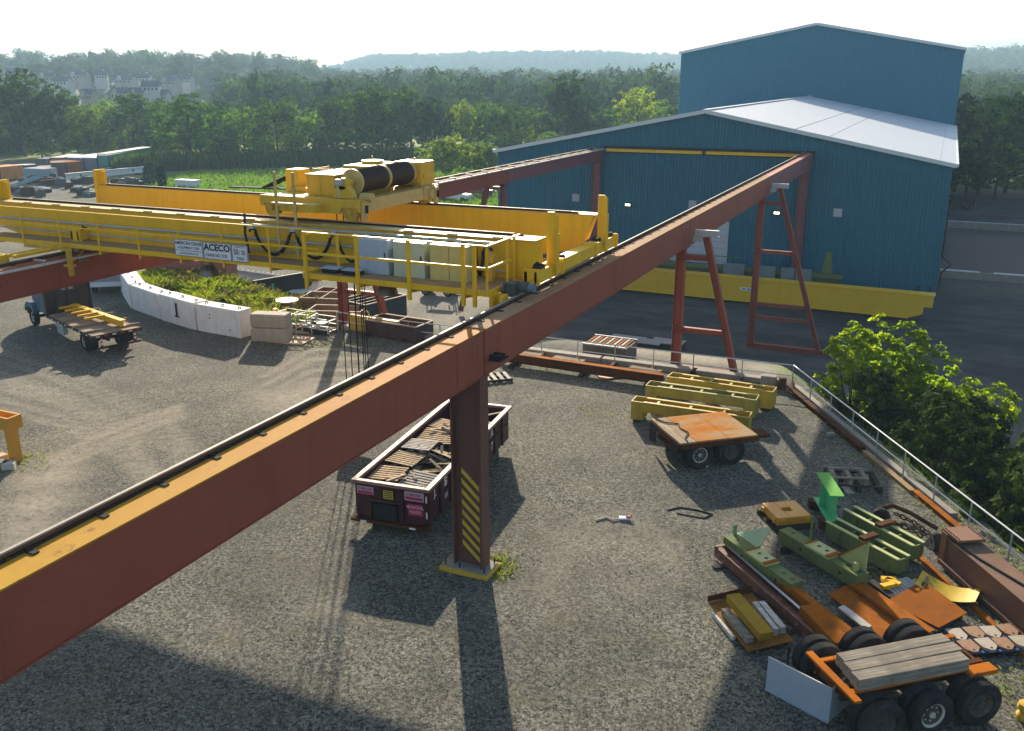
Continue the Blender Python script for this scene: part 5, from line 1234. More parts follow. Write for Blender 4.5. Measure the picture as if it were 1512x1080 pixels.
for k, (px, py, a) in enumerate(((1312, 860, .3), (1318, 864, -.4), (1310, 869, .8))):
    o = MB().cbox((0, 0, .06), (.4, .16, .1), a).box(-.1, .1, -.15, .15, .0, .03).build('yellow_offcut', YEL); o.location = g(px, py, .17) + np.array([0, 0, .03]); tag(o, ['small yellow steel offcut at the back of the ribbed sheet', 'small yellow steel offcut in the middle of the ribbed sheet', 'small yellow steel offcut at the front corner of the ribbed sheet'][k], 'steel offcut')
# blue pallet with tag plates
A, an, L = fr((1410, 936), (1450, 976), .12)
t_ = pallet('blue_pallet', 'blue pallet carrying rows of rusty tag shaped steel plates', g(1462, 952) , an, 1.05, 1.9, mat('blue_pallet_paint', (.02, .09, .22), .6, dirt=.2), None, 6)
bx, by, bz = t_.location
TGM = [mat('tag_plate_pale', (.42, .36, .28), .6, dirt=.2, rust=.25, rustcol=(.36, .15, .05)), mat('tag_plate_rust', (.30, .16, .09), .7, rust=.25)]
for r_ in range(2):
    for k in range(4):
        x = -.26 + r_ * .5; y = -.72 + k * .45; c_, s_ = math.cos(an), math.sin(an)
        mb = MB(); mb.prism([(-.24, -.2), (.1, -.2), (.25, -.06), (.25, .06), (.1, .2), (-.24, .2)], 0, .05 + .02 * (k % 2), 'Z', 0); mb.cyl((.17, 0, .051 + .02 * (k % 2)), (.17, 0, .054 + .02 * (k % 2)), .035, 8, 1)
        o = mb.build('tag_plate', [TGM[(k + r_) % 2], INK]); o.location = (bx + c_ * x - s_ * y, by + s_ * x + c_ * y, .143); o.rotation_euler = (0, 0, an + random.uniform(-.06, .06))
        tag(o, 'tag shaped steel plate on the blue pallet, ' + ['back', 'front'][1 - r_ if False else r_] + ' row, ' + ['first', 'second', 'third', 'fourth'][3 - k] + ' from the girder side', 'steel plate', 'tag plates on the blue pallet')
# flat stack at left: base plate, angle, channel, planks
t_ = plate('rusted_plate', 'rusty base plate under boards and a yellow channel, by the folded sheet', [(1046, 890), (1108, 874), (1172, 946), (1105, 962)], .14, mat('ochre_rust_plate', (.27, .115, .02), .92, spec=.06, var=.5, scale=1.1, dirt=.3, bump=.3), .03)
P = [g(1045, 889, .14), g(1110, 874, .14)]
o = MB().beam(Vector(P[0]) + Vector((0, 0, .09)), Vector(P[1]) + Vector((0, 0, .09)), .03, .18).build('dark_angle', RUSTD); tag(o, 'dark rusty angle standing along the back edge of the rusty base plate', 'steel angle')
def bar(name, label, pa, pb, z, w_, h, mt, cat, ch=False):
    a, b_ = Vector(g(*pa, z)), Vector(g(*pb, z)); a.z = b_.z = z
    mb = MB(); (mb.channel(a, b_, w_, h, .02, 0, (0, 0, 1), -1) if ch else mb.beam(a, b_, w_, h)); o = mb.build(name, mt); tag(o, label, cat); return o
bar('yellow_channel', 'dull yellow steel channel on top of the boards, by the folded sheet', (1082, 882), (1132, 940), .42, .38, .2, mat('mustard_rust', (.36, .22, .02), .9, spec=.08, dirt=.3, rust=.08), 'steel channel', False)
bar('pale_plank', 'worn pale board on the near side of the yellow channel', (1070, 902), (1108, 946), .24, .2, .16, OLDWOOD, 'plank')
bar('pale_plank', 'white board next to the yellow channel', (1114, 893), (1146, 934), .25, .13, .18, PALEW, 'plank')
bar('pale_plank', 'outer white board beyond the yellow channel', (1124, 892), (1156, 931), .25, .16, .18, PALEW, 'plank')
bar('pale_plank', 'white board on the ground along the near edge of the rusty base plate', (1053, 906), (1083, 943), .06, .1, .11, PALEW, 'plank')
# folded sheet
A, an, L = fr((1131, 1016), (1224, 1066), .03); zt_ = .86
t_ = thing('folded_sheet', 'folded blue grey steel sheet standing on edge beside the bogie', 'steel sheet', (A[0], A[1], 0), an)
SHG = mat('blue_grey_sheet', (.36, .42, .49), .5, var=.06, dirt=.1)
mb = MB(); mb.box(0, L, -.02, 0, .03, zt_); mb.box(L - .02, L, .001, .85, .03, zt_); mb.box(0, L, -.05, -.021, .0, .03); mb.build('panel', SHG, t_)
MB().box(0, L + .004, -.025, .006, zt_ + .001, zt_ + .02).box(L - .028, L + .006, .0065, .85, zt_ + .001, zt_ + .02).build('edge', PALEW, t_)
p = g(1161, 1000); o = MB().cyl((0, 0, 0), (0, 0, .75), .025, 8).cyl((0, 0, .74), (0, 0, .79), .045, 8).beam((0, 0, .45), (-.35, -.2, .4), .03, .03).build('steel_stake', DARK); o.location = p; tag(o, 'thin steel stake standing behind the folded grey sheet', 'stake')

# ---------------------------------------------------------------- three axle bogie with timbers
ba = R(40.3)
W0, W2 = g(1300, 1068, .52), g(1442, 1036, .52); F0 = g(1206, 984, .52)
bg_ = thing('wheel_bogie', 'three axle trailer bogie on twelve black tyres carrying grey timbers', 'trailer bogie', (W0[0], W0[1], 0), ba)
SP = 1.22; WY = 2.42
for k in range(3):
    x = k * SP
    wheel_parts(bg_, (x, -.02, .52), .52, .26, side=-1, rim=RIMW if k == 1 else RIMD, n=32); wheel_parts(bg_, (x, .30, .52), .52, .26, side=-1, n=32)
    wheel_parts(bg_, (x, WY + .02, .52), .52, .26, side=1, n=32); wheel_parts(bg_, (x, WY - .30, .52), .52, .26, side=1, n=32)
    MB().cyl((x, .1, .52), (x, WY - .1, .52), .09, 10).build('axle', DARK, bg_)
mb = MB()
for y in (.62, WY - .9): mb.ibeam((-.55, y + .06, .88), (SP * 2 + .6, y + .06, .88), .14, .32, .02, .015)
for x in (-.5, .6, 1.8, 2.9): mb.box(x, x + .09, .76, WY - .92, .75, 1.0)
mb.build('chassis', RUSTD, bg_)
mb = MB(); mb.box(-.62, -.45, .1, 1.9, 1.04, 1.1); mb.box(-.45, SP * 2 + .62, .38, .5, 1.04, 1.09); mb.box(-.45, SP * 2 + .62, 1.5, 1.62, 1.04, 1.09); mb.box(2.35, 3.05, .2, .38, 1.0, 1.1)
mb.build('bolster', mat('orange_rust_bar', (.42, .12, .006), .9, spec=.08, var=.4, rust=.2), bg_)
for k in range(3):
    y0 = .36 + k * .33; ca_, sa_ = math.cos(ba), math.sin(ba)
    mb = MB(); mb.box(0, 2.75 + .06 * (k % 2), 0, .315, 0, .28); o = mb.build('timber_baulk', OLDWOOD, bevel=.012)
    x0 = -.35 + .05 * k; o.location = (W0[0] + ca_ * x0 - sa_ * y0, W0[1] + sa_ * x0 + ca_ * y0, 1.1); o.rotation_euler = (0, 0, ba + .006 * (k - 1))
    tag(o, ['heavy grey timber on the near side of the bogie', 'heavy grey timber in the middle on the bogie', 'heavy grey timber on the far side of the bogie'][k], 'timber', 'timbers on the bogie')
p = g(1512, 1062); o = MB().lathe([(.0, .0), (.16, 0), (.18, .1), (.12, .2), (.18, .3), (.16, .4), (0, .42)], (0, 0, 0), (0, 0, 1), 14).build('yellow_roller', YELW); o.location = p; tag(o, 'small yellow roller on the weedy gravel beyond the last bogie tyre', 'roller')
# hose and scraps on the gravel
o = MB().tube([g(880, 768, .03), g(895, 764, .03), g(905, 768, .04), g(915, 766, .03)], .025, 6).build('rag_strip', PALEW); tag(o, 'pale strip of rag lying on the gravel between column and orange block', 'rag')
p = g(922, 767); o = MB().cbox((0, 0, .04), (.34, .2, .07), .4).cbox((.12, .06, .09), (.16, .14, .05), -.3, 1).build('litter', [WHITEP, mat('rag_red', (.35, .05, .07), .8)], bevel=.02); o.location = p; tag(o, 'small crumpled white and red litter on the gravel', 'litter')
P = [g(x, y, .05) for x, y in ((985, 752), (1005, 748), (1030, 752), (1052, 758), (1040, 764), (1015, 760), (1000, 757))]
for q in P: q[2] = .018
o = MB().tube(P, .022, 6).build('black_hose', BLACK); tag(o, 'short coil of black hose lying on gravel short of the orange block', 'hose')

# ---------------------------------------------------------------- yellow frame at the left edge
A = g(22, 683)
t_ = thing('yellow_stand', 'bright yellow square tube stand by the tyre tracks at the edge of the yard', 'steel stand', (A[0] - .05, A[1] + .1, 0), 0)
zt_ = 1.75
for x in (-2.6, 0):
    for y in (0,): MB().box(x - .16, x + .16, y - .16, y + .16, 0, zt_ - .502).build('leg', ORG, t_)
mb = MB(); mb.box(-2.78, .18, -.2, -.12, zt_ - .5, zt_); mb.box(-2.78, .18, .3, .38, zt_ - .5, zt_); mb.box(-2.78, -2.7, -.12, .3, zt_ - .5, zt_); mb.box(.1, .18, -.12, .3, zt_ - .5, zt_); mb.box(-2.7, .1, -.12, .3, zt_ - .5, zt_ - .45)
mb.build('top_frame', ORG, t_)
for k, (px, py) in enumerate(((4, 690), (14, 692), (3, 680))):
    o = MB().cbox((0, 0, .12), (.5 - k * .08, .4, .24), k * .7).build('timber_offcut', [OLDWOOD, PALEW, FRESHW][k], bevel=.02); o.location = g(px, py); tag(o, ['grey timber offcut under the yellow stand', 'pale block on the ground beside the yellow stand leg', 'tan board under the yellow stand, at the back'][k], 'timber')
# ---------------------------------------------------------------- stock behind the back railing
def crate(name, label, px, py, w_, d_, h, rz, mt, group=None, inner=True, z=None, cat='bin', rails=0):
    p = T(px, py); t_ = thing(name, label, cat, p, rz, group)
    mb = MB(); e = .06
    mb.box(-w_ / 2, w_ / 2, -d_ / 2, -d_ / 2 + e, .05, h); mb.box(-w_ / 2, w_ / 2, d_ / 2 - e, d_ / 2, .05, h); mb.box(-w_ / 2, -w_ / 2 + e, -d_ / 2 + e, d_ / 2 - e, .05, h); mb.box(w_ / 2 - e, w_ / 2, -d_ / 2 + e, d_ / 2 - e, .05, h)
    mb.box(-w_ / 2 + e, w_ / 2 - e, -d_ / 2 + e, d_ / 2 - e, .05, .12)
    mb.build('side', mt, t_)
    mb = MB(); mb.box(-w_ / 2 - .02, w_ / 2 + .02, -d_ / 2 - .03, -d_ / 2 + .07, h, h + .05); mb.box(-w_ / 2 - .02, w_ / 2 + .02, d_ / 2 - .07, d_ / 2 + .03, h, h + .05); mb.box(-w_ / 2 - .02, -w_ / 2 + .07, -d_ / 2 + .07, d_ / 2 - .07, h, h + .05); mb.box(w_ / 2 - .07, w_ / 2 + .02, -d_ / 2 + .07, d_ / 2 - .07, h, h + .05)
    if rails: 
        for k in range(rails): x = -w_ / 2 + (k + 1) * w_ / (rails + 1); mb.box(x - .03, x + .03, -d_ / 2 + .07, d_ / 2 - .07, h, h + .04)
    mb.build('rim', mat('pale_rim_wood', (.42, .33, .24), .8, var=.25, dirt=.3), t_)
    MB().box(-w_ / 2 + .1, -w_ / 2 + .25, -d_ / 2, d_ / 2, -.1, .049).box(w_ / 2 - .25, w_ / 2 - .1, -d_ / 2, d_ / 2, -.1, .049).build('runner', DARK, t_)
    return t_
TAN = mat('dusty_tan_steel', (.30, .19, .11), .75, var=.25, dirt=.3, rust=.1)
crate('open_crate', 'open tan crate beside the brown upright, close to the spools', 482, 462, 2.6, 1.8, 1.1, .25, TAN, 'open bins behind the railing', rails=1)
crate('open_crate', 'larger open rust brown crate behind the tan crate', 493, 446, 2.8, 2.0, 1.0, .2, RUST, 'open bins behind the railing', rails=1)
crate('open_crate', 'low dark open crate right behind the brown upright', 520, 452, 2.2, 1.6, .7, .2, DARK, 'open bins behind the railing')
crate('open_crate', 'tan box crate in front of the larger crates, by the railing', 500, 478, 3.2, 1.5, .9, .3, TAN, 'open bins behind the railing')
crate('open_crate', 'blue black open bin with pale cross bars between trestle legs', 552, 470, 2.4, 3.4, 1.3, -.25, mat('blue_black_bin', (.02, .035, .05), .5, dirt=.3), 'open bins behind the railing', rails=3)
crate('open_crate', 'long dark maroon bin beside the foot of the trestle raking leg', 590, 496, 3.4, 1.6, .85, -.08, mat('dark_maroon_bin', (.05, .02, .025), .6, dirt=.3), 'open bins behind the railing', rails=1)
t_ = thing('yellow_lifting_beam', 'dull yellow slab with a lifting ring between trestle legs', 'lifting beam', T(555, 494), -.1)
MB().box(-1.8, 1.6, -.15, .15, .1, .95).build('slab', YELW, t_, bevel=.02); MB().tube([(-.6 + .2 * math.cos(a), 0, .95 + .32 * math.sin(a)) for a in np.linspace(0, math.pi, 9)], .04, 6).build('ring', YEL, t_)
for k, (px, py, m_) in enumerate(((545, 490, YEL), (563, 496, FRESHW), (607, 489, WHITEP), (612, 493, RUST))):
    o = MB().cbox((0, 0, .1), (1.1 + .3 * k, .22, .18), -.1 + .1 * k).build('timber_offcut', m_); o.location = T(px, py); tag(o, ['yellow bar on the ground by the hoist ropes, between the two trestle legs', 'tan timber on the ground at the foot of the trestle raking leg', 'white painted board inside the line of bins by the railing', 'reddish bar lying beside the long maroon bin'][k], 'bar')
for i in range(26):
    px, py = random.uniform(372, 486), random.uniform(448, 497); q = T(px, py); a = random.uniform(-.6, .6); L_ = random.uniform(1.0, 3.2)
    m_ = [RUST, GALV, RUSTD, YELW, FRESHW, WHITEP, DARK][i % 7]; mb = MB()
    if i % 3 == 0: mb.channel((-L_ / 2, 0, .15), (L_ / 2, 0, .15), .2, .25, .03); mb.box(-L_ / 2, -L_ / 2 + .1, -.5, .5, 0, .03)
    elif i % 3 == 1:
        for z in (.05, .55): mb.beam((-L_ / 2, 0, z), (L_ / 2, 0, z), .06, .08)
        for x in np.linspace(-L_ / 2, L_ / 2, 4): mb.beam((x, 0, .0), (x, 0, .58), .05, .05)
    else: mb.tube([(-L_ / 2, 0, .1), (-L_ / 6, .2, .22), (L_ / 4, .1, .12), (L_ / 2, -.1, .1)], .07, 7); mb.box(-.3, .3, -.2, .2, 0, .12)
    o = mb.build('scrap_steel', m_); o.location = q; o.rotation_euler = (0, 0, a); tag(o, 'assorted scrap steel lying among the racks and spools by the block wall', 'scrap steel', 'scrap steel by the block wall')
# cable spools
def spool(label, px, py, r, h, up):
    p = T(px, py); t_ = thing('cable_spool', label, 'cable spool', (p[0], p[1], p[2]), 0, 'cable spools behind the railing')
    MB().cyl((0, 0, h - .06), (0, 0, h), r, 24).build('top_flange', WHITEP, t_); MB().cyl((0, 0, .0), (0, 0, .07), r, 24).build('bottom_flange', WHITEP, t_)
    MB().cyl((0, 0, .07), (0, 0, h - .06), r * up, 18).build('core', TAN, t_)
spool('nearer white topped cable spool behind the wire racks', 425, 470, .72, 1.15, .55); spool('farther and taller white topped cable spool', 443, 452, .75, 1.25, .4)
# tube racks by the wall end
def rack(label, px, py, w_, h, rz):
    p = T(px, py); t_ = thing('tube_rack', label, 'tube rack', p, rz, 'tube racks by the block wall')
    mb = MB()
    for y in (0, .8):
        mb.tube([(-w_ / 2, y, 0), (-w_ / 2, y, h - .1), (-w_ / 2 + .1, y, h), (w_ / 2 - .1, y, h), (w_ / 2, y, h - .1), (w_ / 2, y, 0)], .03, 6); mb.beam((-w_ / 2, y, .1), (w_ / 2, y, h - .1), .03, .05); mb.beam((-w_ / 2, y, h * .5), (w_ / 2, y, h * .5), .04, .04)
    for x in (-w_ / 2, w_ / 2):
        for z in (.15, h - .06): mb.beam((x, 0, z), (x, .8, z), .04, .04)
    mb.build('frame', GALV, t_); return t_
rk = rack('white tube rack with a yellow post at the end of the block wall', 424, 492, 1.4, 1.15, -.1); MB().box(-.85, -.65, -.1, .1, 0, 1.3).build('yellow_post', YEL, rk)
rack('white tube rack in the middle of the three racks', 446, 494, 1.2, 1.1, .15); rack('lower white tube rack closest in to the brown upright', 470, 492, 1.5, .8, -.05)
for k, (px, py) in enumerate(((436, 483), (452, 489), (462, 480), (476, 487))):
    o = MB().lathe([(.0, .0), (.22, 0), (.22, .35), (.3, .36), (.3, .42), (0, .43)], (0, 0, 0), (0, 0, 1), 14).build('steel_drum', [GALV, WHITEP, MOTOR, GALV][k]); o.location = T(px, py)
    tag(o, ['small grey drum under the tube racks, by the yellow post', 'white lidded drum among the tube racks', 'dark drum behind the tube racks', 'grey drum by the low tube rack'][k], 'drum', 'small drums among the tube racks')
o = MB().cbox((0, 0, .03), (2.6, 1.5, .06), .1).build('tan_sheet', mat('tan_plywood', (.46, .30, .20), .8, dirt=.2)); p = g(425, 502); o.location = (p[0], p[1], 0); tag(o, 'tan sheet lying on the ground at the end of the block wall', 'sheet')
# blue-black long box and white beam and black beam in the weeds
p0, p1 = T(395, 436), T(455, 424)
t_ = thing('black_beam', 'deep black steel beam with round end lying behind the weeds', 'steel beam', T(418, 446), .75)
MB().prism([(-6.5, .4), (-6, 1.5), (1.6, 2.3), (2.1, 1.8), (2.0, .3)][::-1], -.15, .15, 'Y').box(-6, 2, -.4, .4, .2, .3).build('beam', mat('matt_black_steel', (.012, .012, .013), .6, dirt=.15), t_, bevel=.03)
MB().cyl((1.9, -.35, 1.6), (1.9, .35, 1.6), .5, 18).build('end_roller', DARK, t_); MB().box(-.8, -.6, -.19, -.155, .6, 1.6).build('green_mark', MINT, t_)
for k, (px, py) in enumerate(((402, 462), (418, 465), (434, 440), (446, 442))):
    o = MB().lathe([(.25, -.14), (.42, -.16), (.48, 0), (.42, .16), (.25, .14), (.25, -.14)], (0, 0, .48), (1, .3, .05), 18).build('loose_tyre', BLACK); q = T(px, py); o.location = q; tag(o, ['dusty tyre in the weeds short of the spools', 'dusty tyre beside the first tyre in the weeds', 'black tyre standing behind the spools', 'black tyre standing behind the farther spool'][k], 'tyre')
a, b_ = T(234, 404), T(470, 432)
t_ = thing('white_beam', 'long white steel beam with studs along its top lying behind the weeds', 'steel beam', (a[0], a[1], 0), 0)
mb = MB(); z = float(max(terr(*a[:2]), terr(*b_[:2]))); q0, q1 = Vector((a[0], a[1], a[2] + .6)), Vector((b_[0], b_[1], b_[2] + .55)); mb.ibeam(q0, q1, .9, .9, .05, .04); mb.build('beam', WHITEP, t_, True)
mb = MB()
for f in np.linspace(.03, .97, 30): q = q0.lerp(q1, f); mb.cyl(q + Vector((0, 0, .45)), q + Vector((0, 0, .62)), .035, 6)
mb.build('stud', WHITEP, t_, True)
t_ = thing('rust_box', 'reddish brown open steel box standing behind the weeds under the walkway', 'steel box', T(283, 415), .35)
mb = MB(); mb.box(-3.2, 2.6, -.1, 0, 0, 1.4); mb.box(-3.2, -3.1, 0, 2, 0, 1.4); mb.box(2.5, 2.6, 0, 2, 0, 1.4); mb.box(-3.3, 2.7, -.15, .1, 1.4, 1.46); mb.build('side', mat('reddish_steel', (.26, .10, .075), .7, var=.3, rust=.2), t_)
t_ = thing('yellow_post', 'short yellow steel post with holes standing by the white beam end', 'post', T(452, 437)); MB().box(-.12, .12, -.1, .1, 0, 1.6).cyl((0, -.14, 1.2), (0, .14, 1.2), .06, 8).cyl((0, -.14, .8), (0, .14, .8), .06, 8).build('post', YEL, t_, bevel=.02)
# wheel loader / fork truck
p = T(650, 435); t_ = thing('fork_truck', 'small yellow fork truck with black tyres on the gravel drive', 'forklift', p, .15)
mb = MB(); mb.prism([(-1.7, .45), (-1.7, 1.15), (-1.2, 1.4), (-.3, 1.4), (-.1, .8), (.9, .8), (1.1, 1.15), (1.3, 1.15), (1.3, .45)][::-1], -.6, .6, 'Y'); mb.build('body', YEL, t_, bevel=.05)
mb = MB()
for x, y in ((-1.1, -.5), (-1.1, .5), (.9, -.5), (.9, .5)): mb.box(x - .04, x + .04, y - .04, y + .04, 1.15, 2.25)
mb.box(-1.2, 1.0, -.56, .56, 2.25, 2.31); mb.box(1.35, 1.45, -.35, -.25, .1, 2.4); mb.box(1.35, 1.45, .25, .35, .1, 2.4); mb.box(1.46, 2.6, -.35, -.22, .1, .15); mb.box(1.46, 2.6, .22, .35, .1, .15); mb.build('mast', DARK, t_)
MB().box(-.5, .0, -.28, .28, .95, 1.15).box(-.55, -.45, -.28, .28, 1.4, 1.75).build('seat', BLACK, t_, bevel=.03)
for x in (-1.1, .95):
    for y in (-.62, .62): wheel_parts(t_, (x, y, .42), .42, .3, side=1 if y > 0 else -1, rim=RIMW)
# pickups by the grass
def pickup(name, label, px, py, rz, mt, old=True):
    p = T(px, py); t_ = thing(name, label, 'pickup truck', p, rz)
    mb = MB(); mb.prism([(-2.6, .5), (-2.6, 1.1), (-.7, 1.12), (-.7, 1.15), (-.55, 1.85), (.75, 1.85), (1.2, 1.2), (2.5, 1.1), (2.65, .9), (2.65, .5)][::-1], -.95, .95, 'Y'); mb.build('body', mt, t_, bevel=.07)
    mb = MB(); mb.poly([(.8, -.8, 1.83), (1.2, -.85, 1.24), (1.2, .85, 1.24), (.8, .8, 1.83)][::-1]); mb.box(-.45, .7, -.962, -.955, 1.25, 1.75); mb.box(-.45, .7, .955, .962, 1.25, 1.75); mb.box(-.715, -.706, -.75, .75, 1.3, 1.75); mb.build('window', GLASS, t_)
    mb = MB(); mb.box(-2.4, -.85, -.8, .8, 1.121, 1.128); mb.build('bed', DARK, t_)
    mb = MB(); mb.box(2.655, 2.72, -.95, .95, .5, .7); mb.build('bumper', GALV, t_)
    for y in (-.75, .75): MB().cyl((2.655, y, .92), (2.68, y, .92), .11, 10).build('headlight', WINK, t_)
    for x in (-1.6, 1.6):
        for y in (-.88, .88): wheel_parts(t_, (x, y, .38), .38, .24, side=1 if y > 0 else -1, n=16, tread=False)
pickup('pickup_truck', 'white pickup truck parked at the edge of the grass below the far runway', 672, 297, .1, WHITEP)
pickup('pickup_truck', 'dark red pickup truck parked behind the white pickup', 706, 290, .15, mat('dark_red_paint', (.12, .02, .03), .35, dirt=.2))
# bin, boards and sheets beyond the railing at mid right
t_ = thing('slatted_bin', 'grey open bin with rusty slats on top beyond the railing', 'bin', T(900, 532), -.02)
mb = MB(); mb.box(-1.15, 1.15, -.9, .9, .05, .95); mb.build('side', mat('grey_bin_steel', (.11, .095, .085), .7, var=.25, rust=.1, dirt=.3), t_); mb = MB()
for k in range(11): mb.box(-1.08 + k * .2, -.96 + k * .2, -.85, .85, .955, 1.0, k % 2)
mb.box(-1.17, 1.17, -.92, -.86, .955, 1.03, 2); mb.box(-1.17, 1.17, .86, .92, .955, 1.03, 2); mb.build('slat', [RUST, PALEW, GALV], t_)
for k, (px, py, w_, d_) in enumerate(((926, 508, 2.4, 1.3), (955, 513, 2.0, 1.2), (986, 513, 2.2, 1.3))):
    o = MB().cbox((0, 0, .2), (w_, d_, .4), -.05).cbox((0, 0, .43), (w_ * 1.05, d_ * 1.05, .05), -.02, 1).build('sheet_stack', [DARK, mat('grey_sheet', (.34, .30, .27), .7, var=.2, dirt=.3)]); o.location = T(px, py)
    tag(o, ['pale topped stack of sheets beyond the railing, beside the slatted bin', 'low stack of sheets beyond the railing, middle of three', 'dark stack of sheets beyond the railing, beside the trestle'][k], 'sheet stack', 'sheet stacks beyond the railing')
plate('tan_sheet', 'rust tan bent sheet lying at the foot of the railing', [(877, 549), (910, 546), (925, 556), (888, 560)], .06, mat('rust_tan_sheet', (.42, .20, .10), .7, var=.25, rust=.1), .03, False)
for k, (pa, pb) in enumerate((((930, 548), (975, 556)), ((770, 527), (800, 531)), ((818, 533), (862, 540)))):
    a, b_ = Vector(T(*pa)), Vector(T(*pb)); o = MB().beam(a + Vector((0, 0, .12)), b_ + Vector((0, 0, .12)), .5, .22).build('timber_baulk', OLDWOOD); tag(o, ['grey timber baulk behind the railing beside the yellow frames', 'pale baulk under the railing beside the runway beam', 'pale baulk under the railing beside the slatted bin'][k], 'timber')

# ---------------------------------------------------------------- stored yellow girder and green girder in front of the shed
yg = thing('stored_girder', 'very long yellow crane girder lying on the drive in front of the blue shed', 'crane girder', (-13, 76.8, GZ))
ga, gb = (-34, 77.6), (.1, 76.5)
mb = MB(); ax = -.0; L = 34.0; gan = math.atan2(gb[1] - ga[1], gb[0] - ga[0])
def gl(x, y, z): return (ga[0] + math.cos(gan) * x - math.sin(gan) * y, ga[1] + math.sin(gan) * x + math.cos(gan) * y, z)
z0, z1 = GZ + .22, GZ + 2.15
pf = [(0, z1), (0, z0 + .5), (.9, z0), (L - 1.1, z0), (L, z0 + .4), (L, z0 + 1.0), (L + .65, z0 + 1.0), (L + .65, z1)]
n = len(pf); vs = [gl(x, .0, z) for x, z in pf] + [gl(x, 1.0, z) for x, z in pf]
mb.add(vs, [tuple(range(n))[::-1], tuple(range(n, 2 * n))] + [(i, (i + 1) % n, (i + 1) % n + n, i + n) for i in range(n)]); SYEL = mat('stored_yellow_paint', (.74, .45, .004), .5, var=.08, streak=.12, dirt=.08, grit=.05)
mb.build('girder', SYEL, yg, True)
MB().hexa([gl(-.2, -.12, z1), gl(L + .75, -.12, z1), gl(L + .75, 1.12, z1), gl(-.2, 1.12, z1), gl(-.2, -.12, z1 + .05), gl(L + .75, -.12, z1 + .05), gl(L + .75, 1.12, z1 + .05), gl(-.2, 1.12, z1 + .05)]).hexa([gl(0, -.06, z0), gl(L - 1, -.06, z0), gl(L - 1, -.001, z0), gl(0, -.001, z0), gl(0, -.06, z0 + .05), gl(L - 1, -.06, z0 + .05), gl(L - 1, -.001, z0 + .05), gl(0, -.001, z0 + .05)]).build('flange', YEL, yg, True)
mb = MB(); x = 20.3
p_ = gl(x, -.006, 0); mb.hexa([gl(x - .55, -.01, z1 - .95), gl(x + .55, -.01, z1 - .95), gl(x + .55, -.002, z1 - .95), gl(x - .55, -.002, z1 - .95), gl(x - .55, -.01, z1 - .7), gl(x + .55, -.01, z1 - .7), gl(x + .55, -.002, z1 - .7), gl(x - .55, -.002, z1 - .7)])
for xx in (x - .4, x + .02): mb.hexa([gl(xx, -.014, z1 - .88), gl(xx + .32, -.014, z1 - .88), gl(xx + .32, -.011, z1 - .88), gl(xx, -.011, z1 - .88), gl(xx, -.014, z1 - .78), gl(xx + .32, -.014, z1 - .78), gl(xx + .32, -.011, z1 - .78), gl(xx, -.011, z1 - .78)], 1)
mb.build('sign_board', [WHITEP, mat('sign_blue', (.05, .1, .4), .5, bump=0)], yg, True)
for x in (3, 14, 25, 31.5):
    o = MB().hexa([gl(x, -.3, GZ - .05), gl(x + .3, -.3, GZ - .05), gl(x + .3, 1.3, GZ - .05), gl(x, 1.3, GZ - .05), gl(x, -.3, z0 - .005), gl(x + .3, -.3, z0 - .005), gl(x + .3, 1.3, z0 - .005), gl(x, 1.3, z0 - .005)]).build('timber_bearer', DKWOOD)
    tag(o, 'dark bearer under the stored yellow girder, ' + {3: 'at its hidden end', 14: 'before the white door', 25: 'below the second trestle', 31.5: 'near its notched end'}[x], 'timber', 'bearers under the stored yellow girder')
gg = thing('green_girder', 'olive green girder with grey cabinets standing between yellow girder and blue shed', 'crane girder', (-18, 81, GZ))
OLG = mat('olive_green_paint', (.055, .085, .03), .55, var=.2, dirt=.25)
MB().box(-26, -6.8, 80.6, 81.6, GZ + .2, GZ + 2.35).build('girder', OLG, gg, True)
mb = MB(); mb.box(-26, -6.5, 80.4, 80.6, GZ + 2.1, GZ + 2.4); mb.prism([(-8.3, GZ + 2.35), (-7.4, GZ + 2.35), (-7.6, GZ + 4.2), (-8.0, GZ + 4.2)], 81.0, 81.3, 'Y')
for x in np.arange(-25, -15, 1.8): mb.box(x, x + .06, 80.35, 80.4, GZ + 2.4, GZ + 3.3)
mb.box(-25, -15, 80.35, 80.4, GZ + 3.25, GZ + 3.32); mb.build('walkway_rail', mat('olive_light_paint', (.12, .17, .05), .55, dirt=.2), gg, True)
for x, w_ in ((-15.5, 1.8), (-12.9, 1.9), (-10.9, 1.1), (-9.6, 1.3)): MB().box(x - w_ / 2, x + w_ / 2, 79.9, 80.38, GZ + 1.7, GZ + 2.75).build('cabinet', mat('cabinet_grey', (.16, .21, .22), .5, dirt=.2), gg, True, bevel=.02)

# ---------------------------------------------------------------- right of the shed
for k, (xa, xb, y, h) in enumerate(((1.0, 30, 95.6, .7), (1.3, 32, 129.2, .8))):
    t_ = thing('low_wall', ['low grey concrete wall with white cap at the near side of the reddish yard', 'long grey guard wall at the far side of the reddish yard'][k], 'wall', (xa, y, GZ))
    MB().box(xa, xb, y, y + .35, GZ - .1, GZ + h).build('wall', CONC, t_, True); mb = MB(); x = xa
    while x < xb: mb.box(x, min(xb, x + (3.4 if k == 0 else 9)), y - .03, y + .38, GZ + h, GZ + h + .08); x += 4.6 if k == 0 else 9.05
    mb.build('cap', WHITEP if k == 0 else GALV, t_, True)
pickup('parked_car', 'dark car parked beside the shed beyond the guard wall', 1408, 308, .3, DARK)

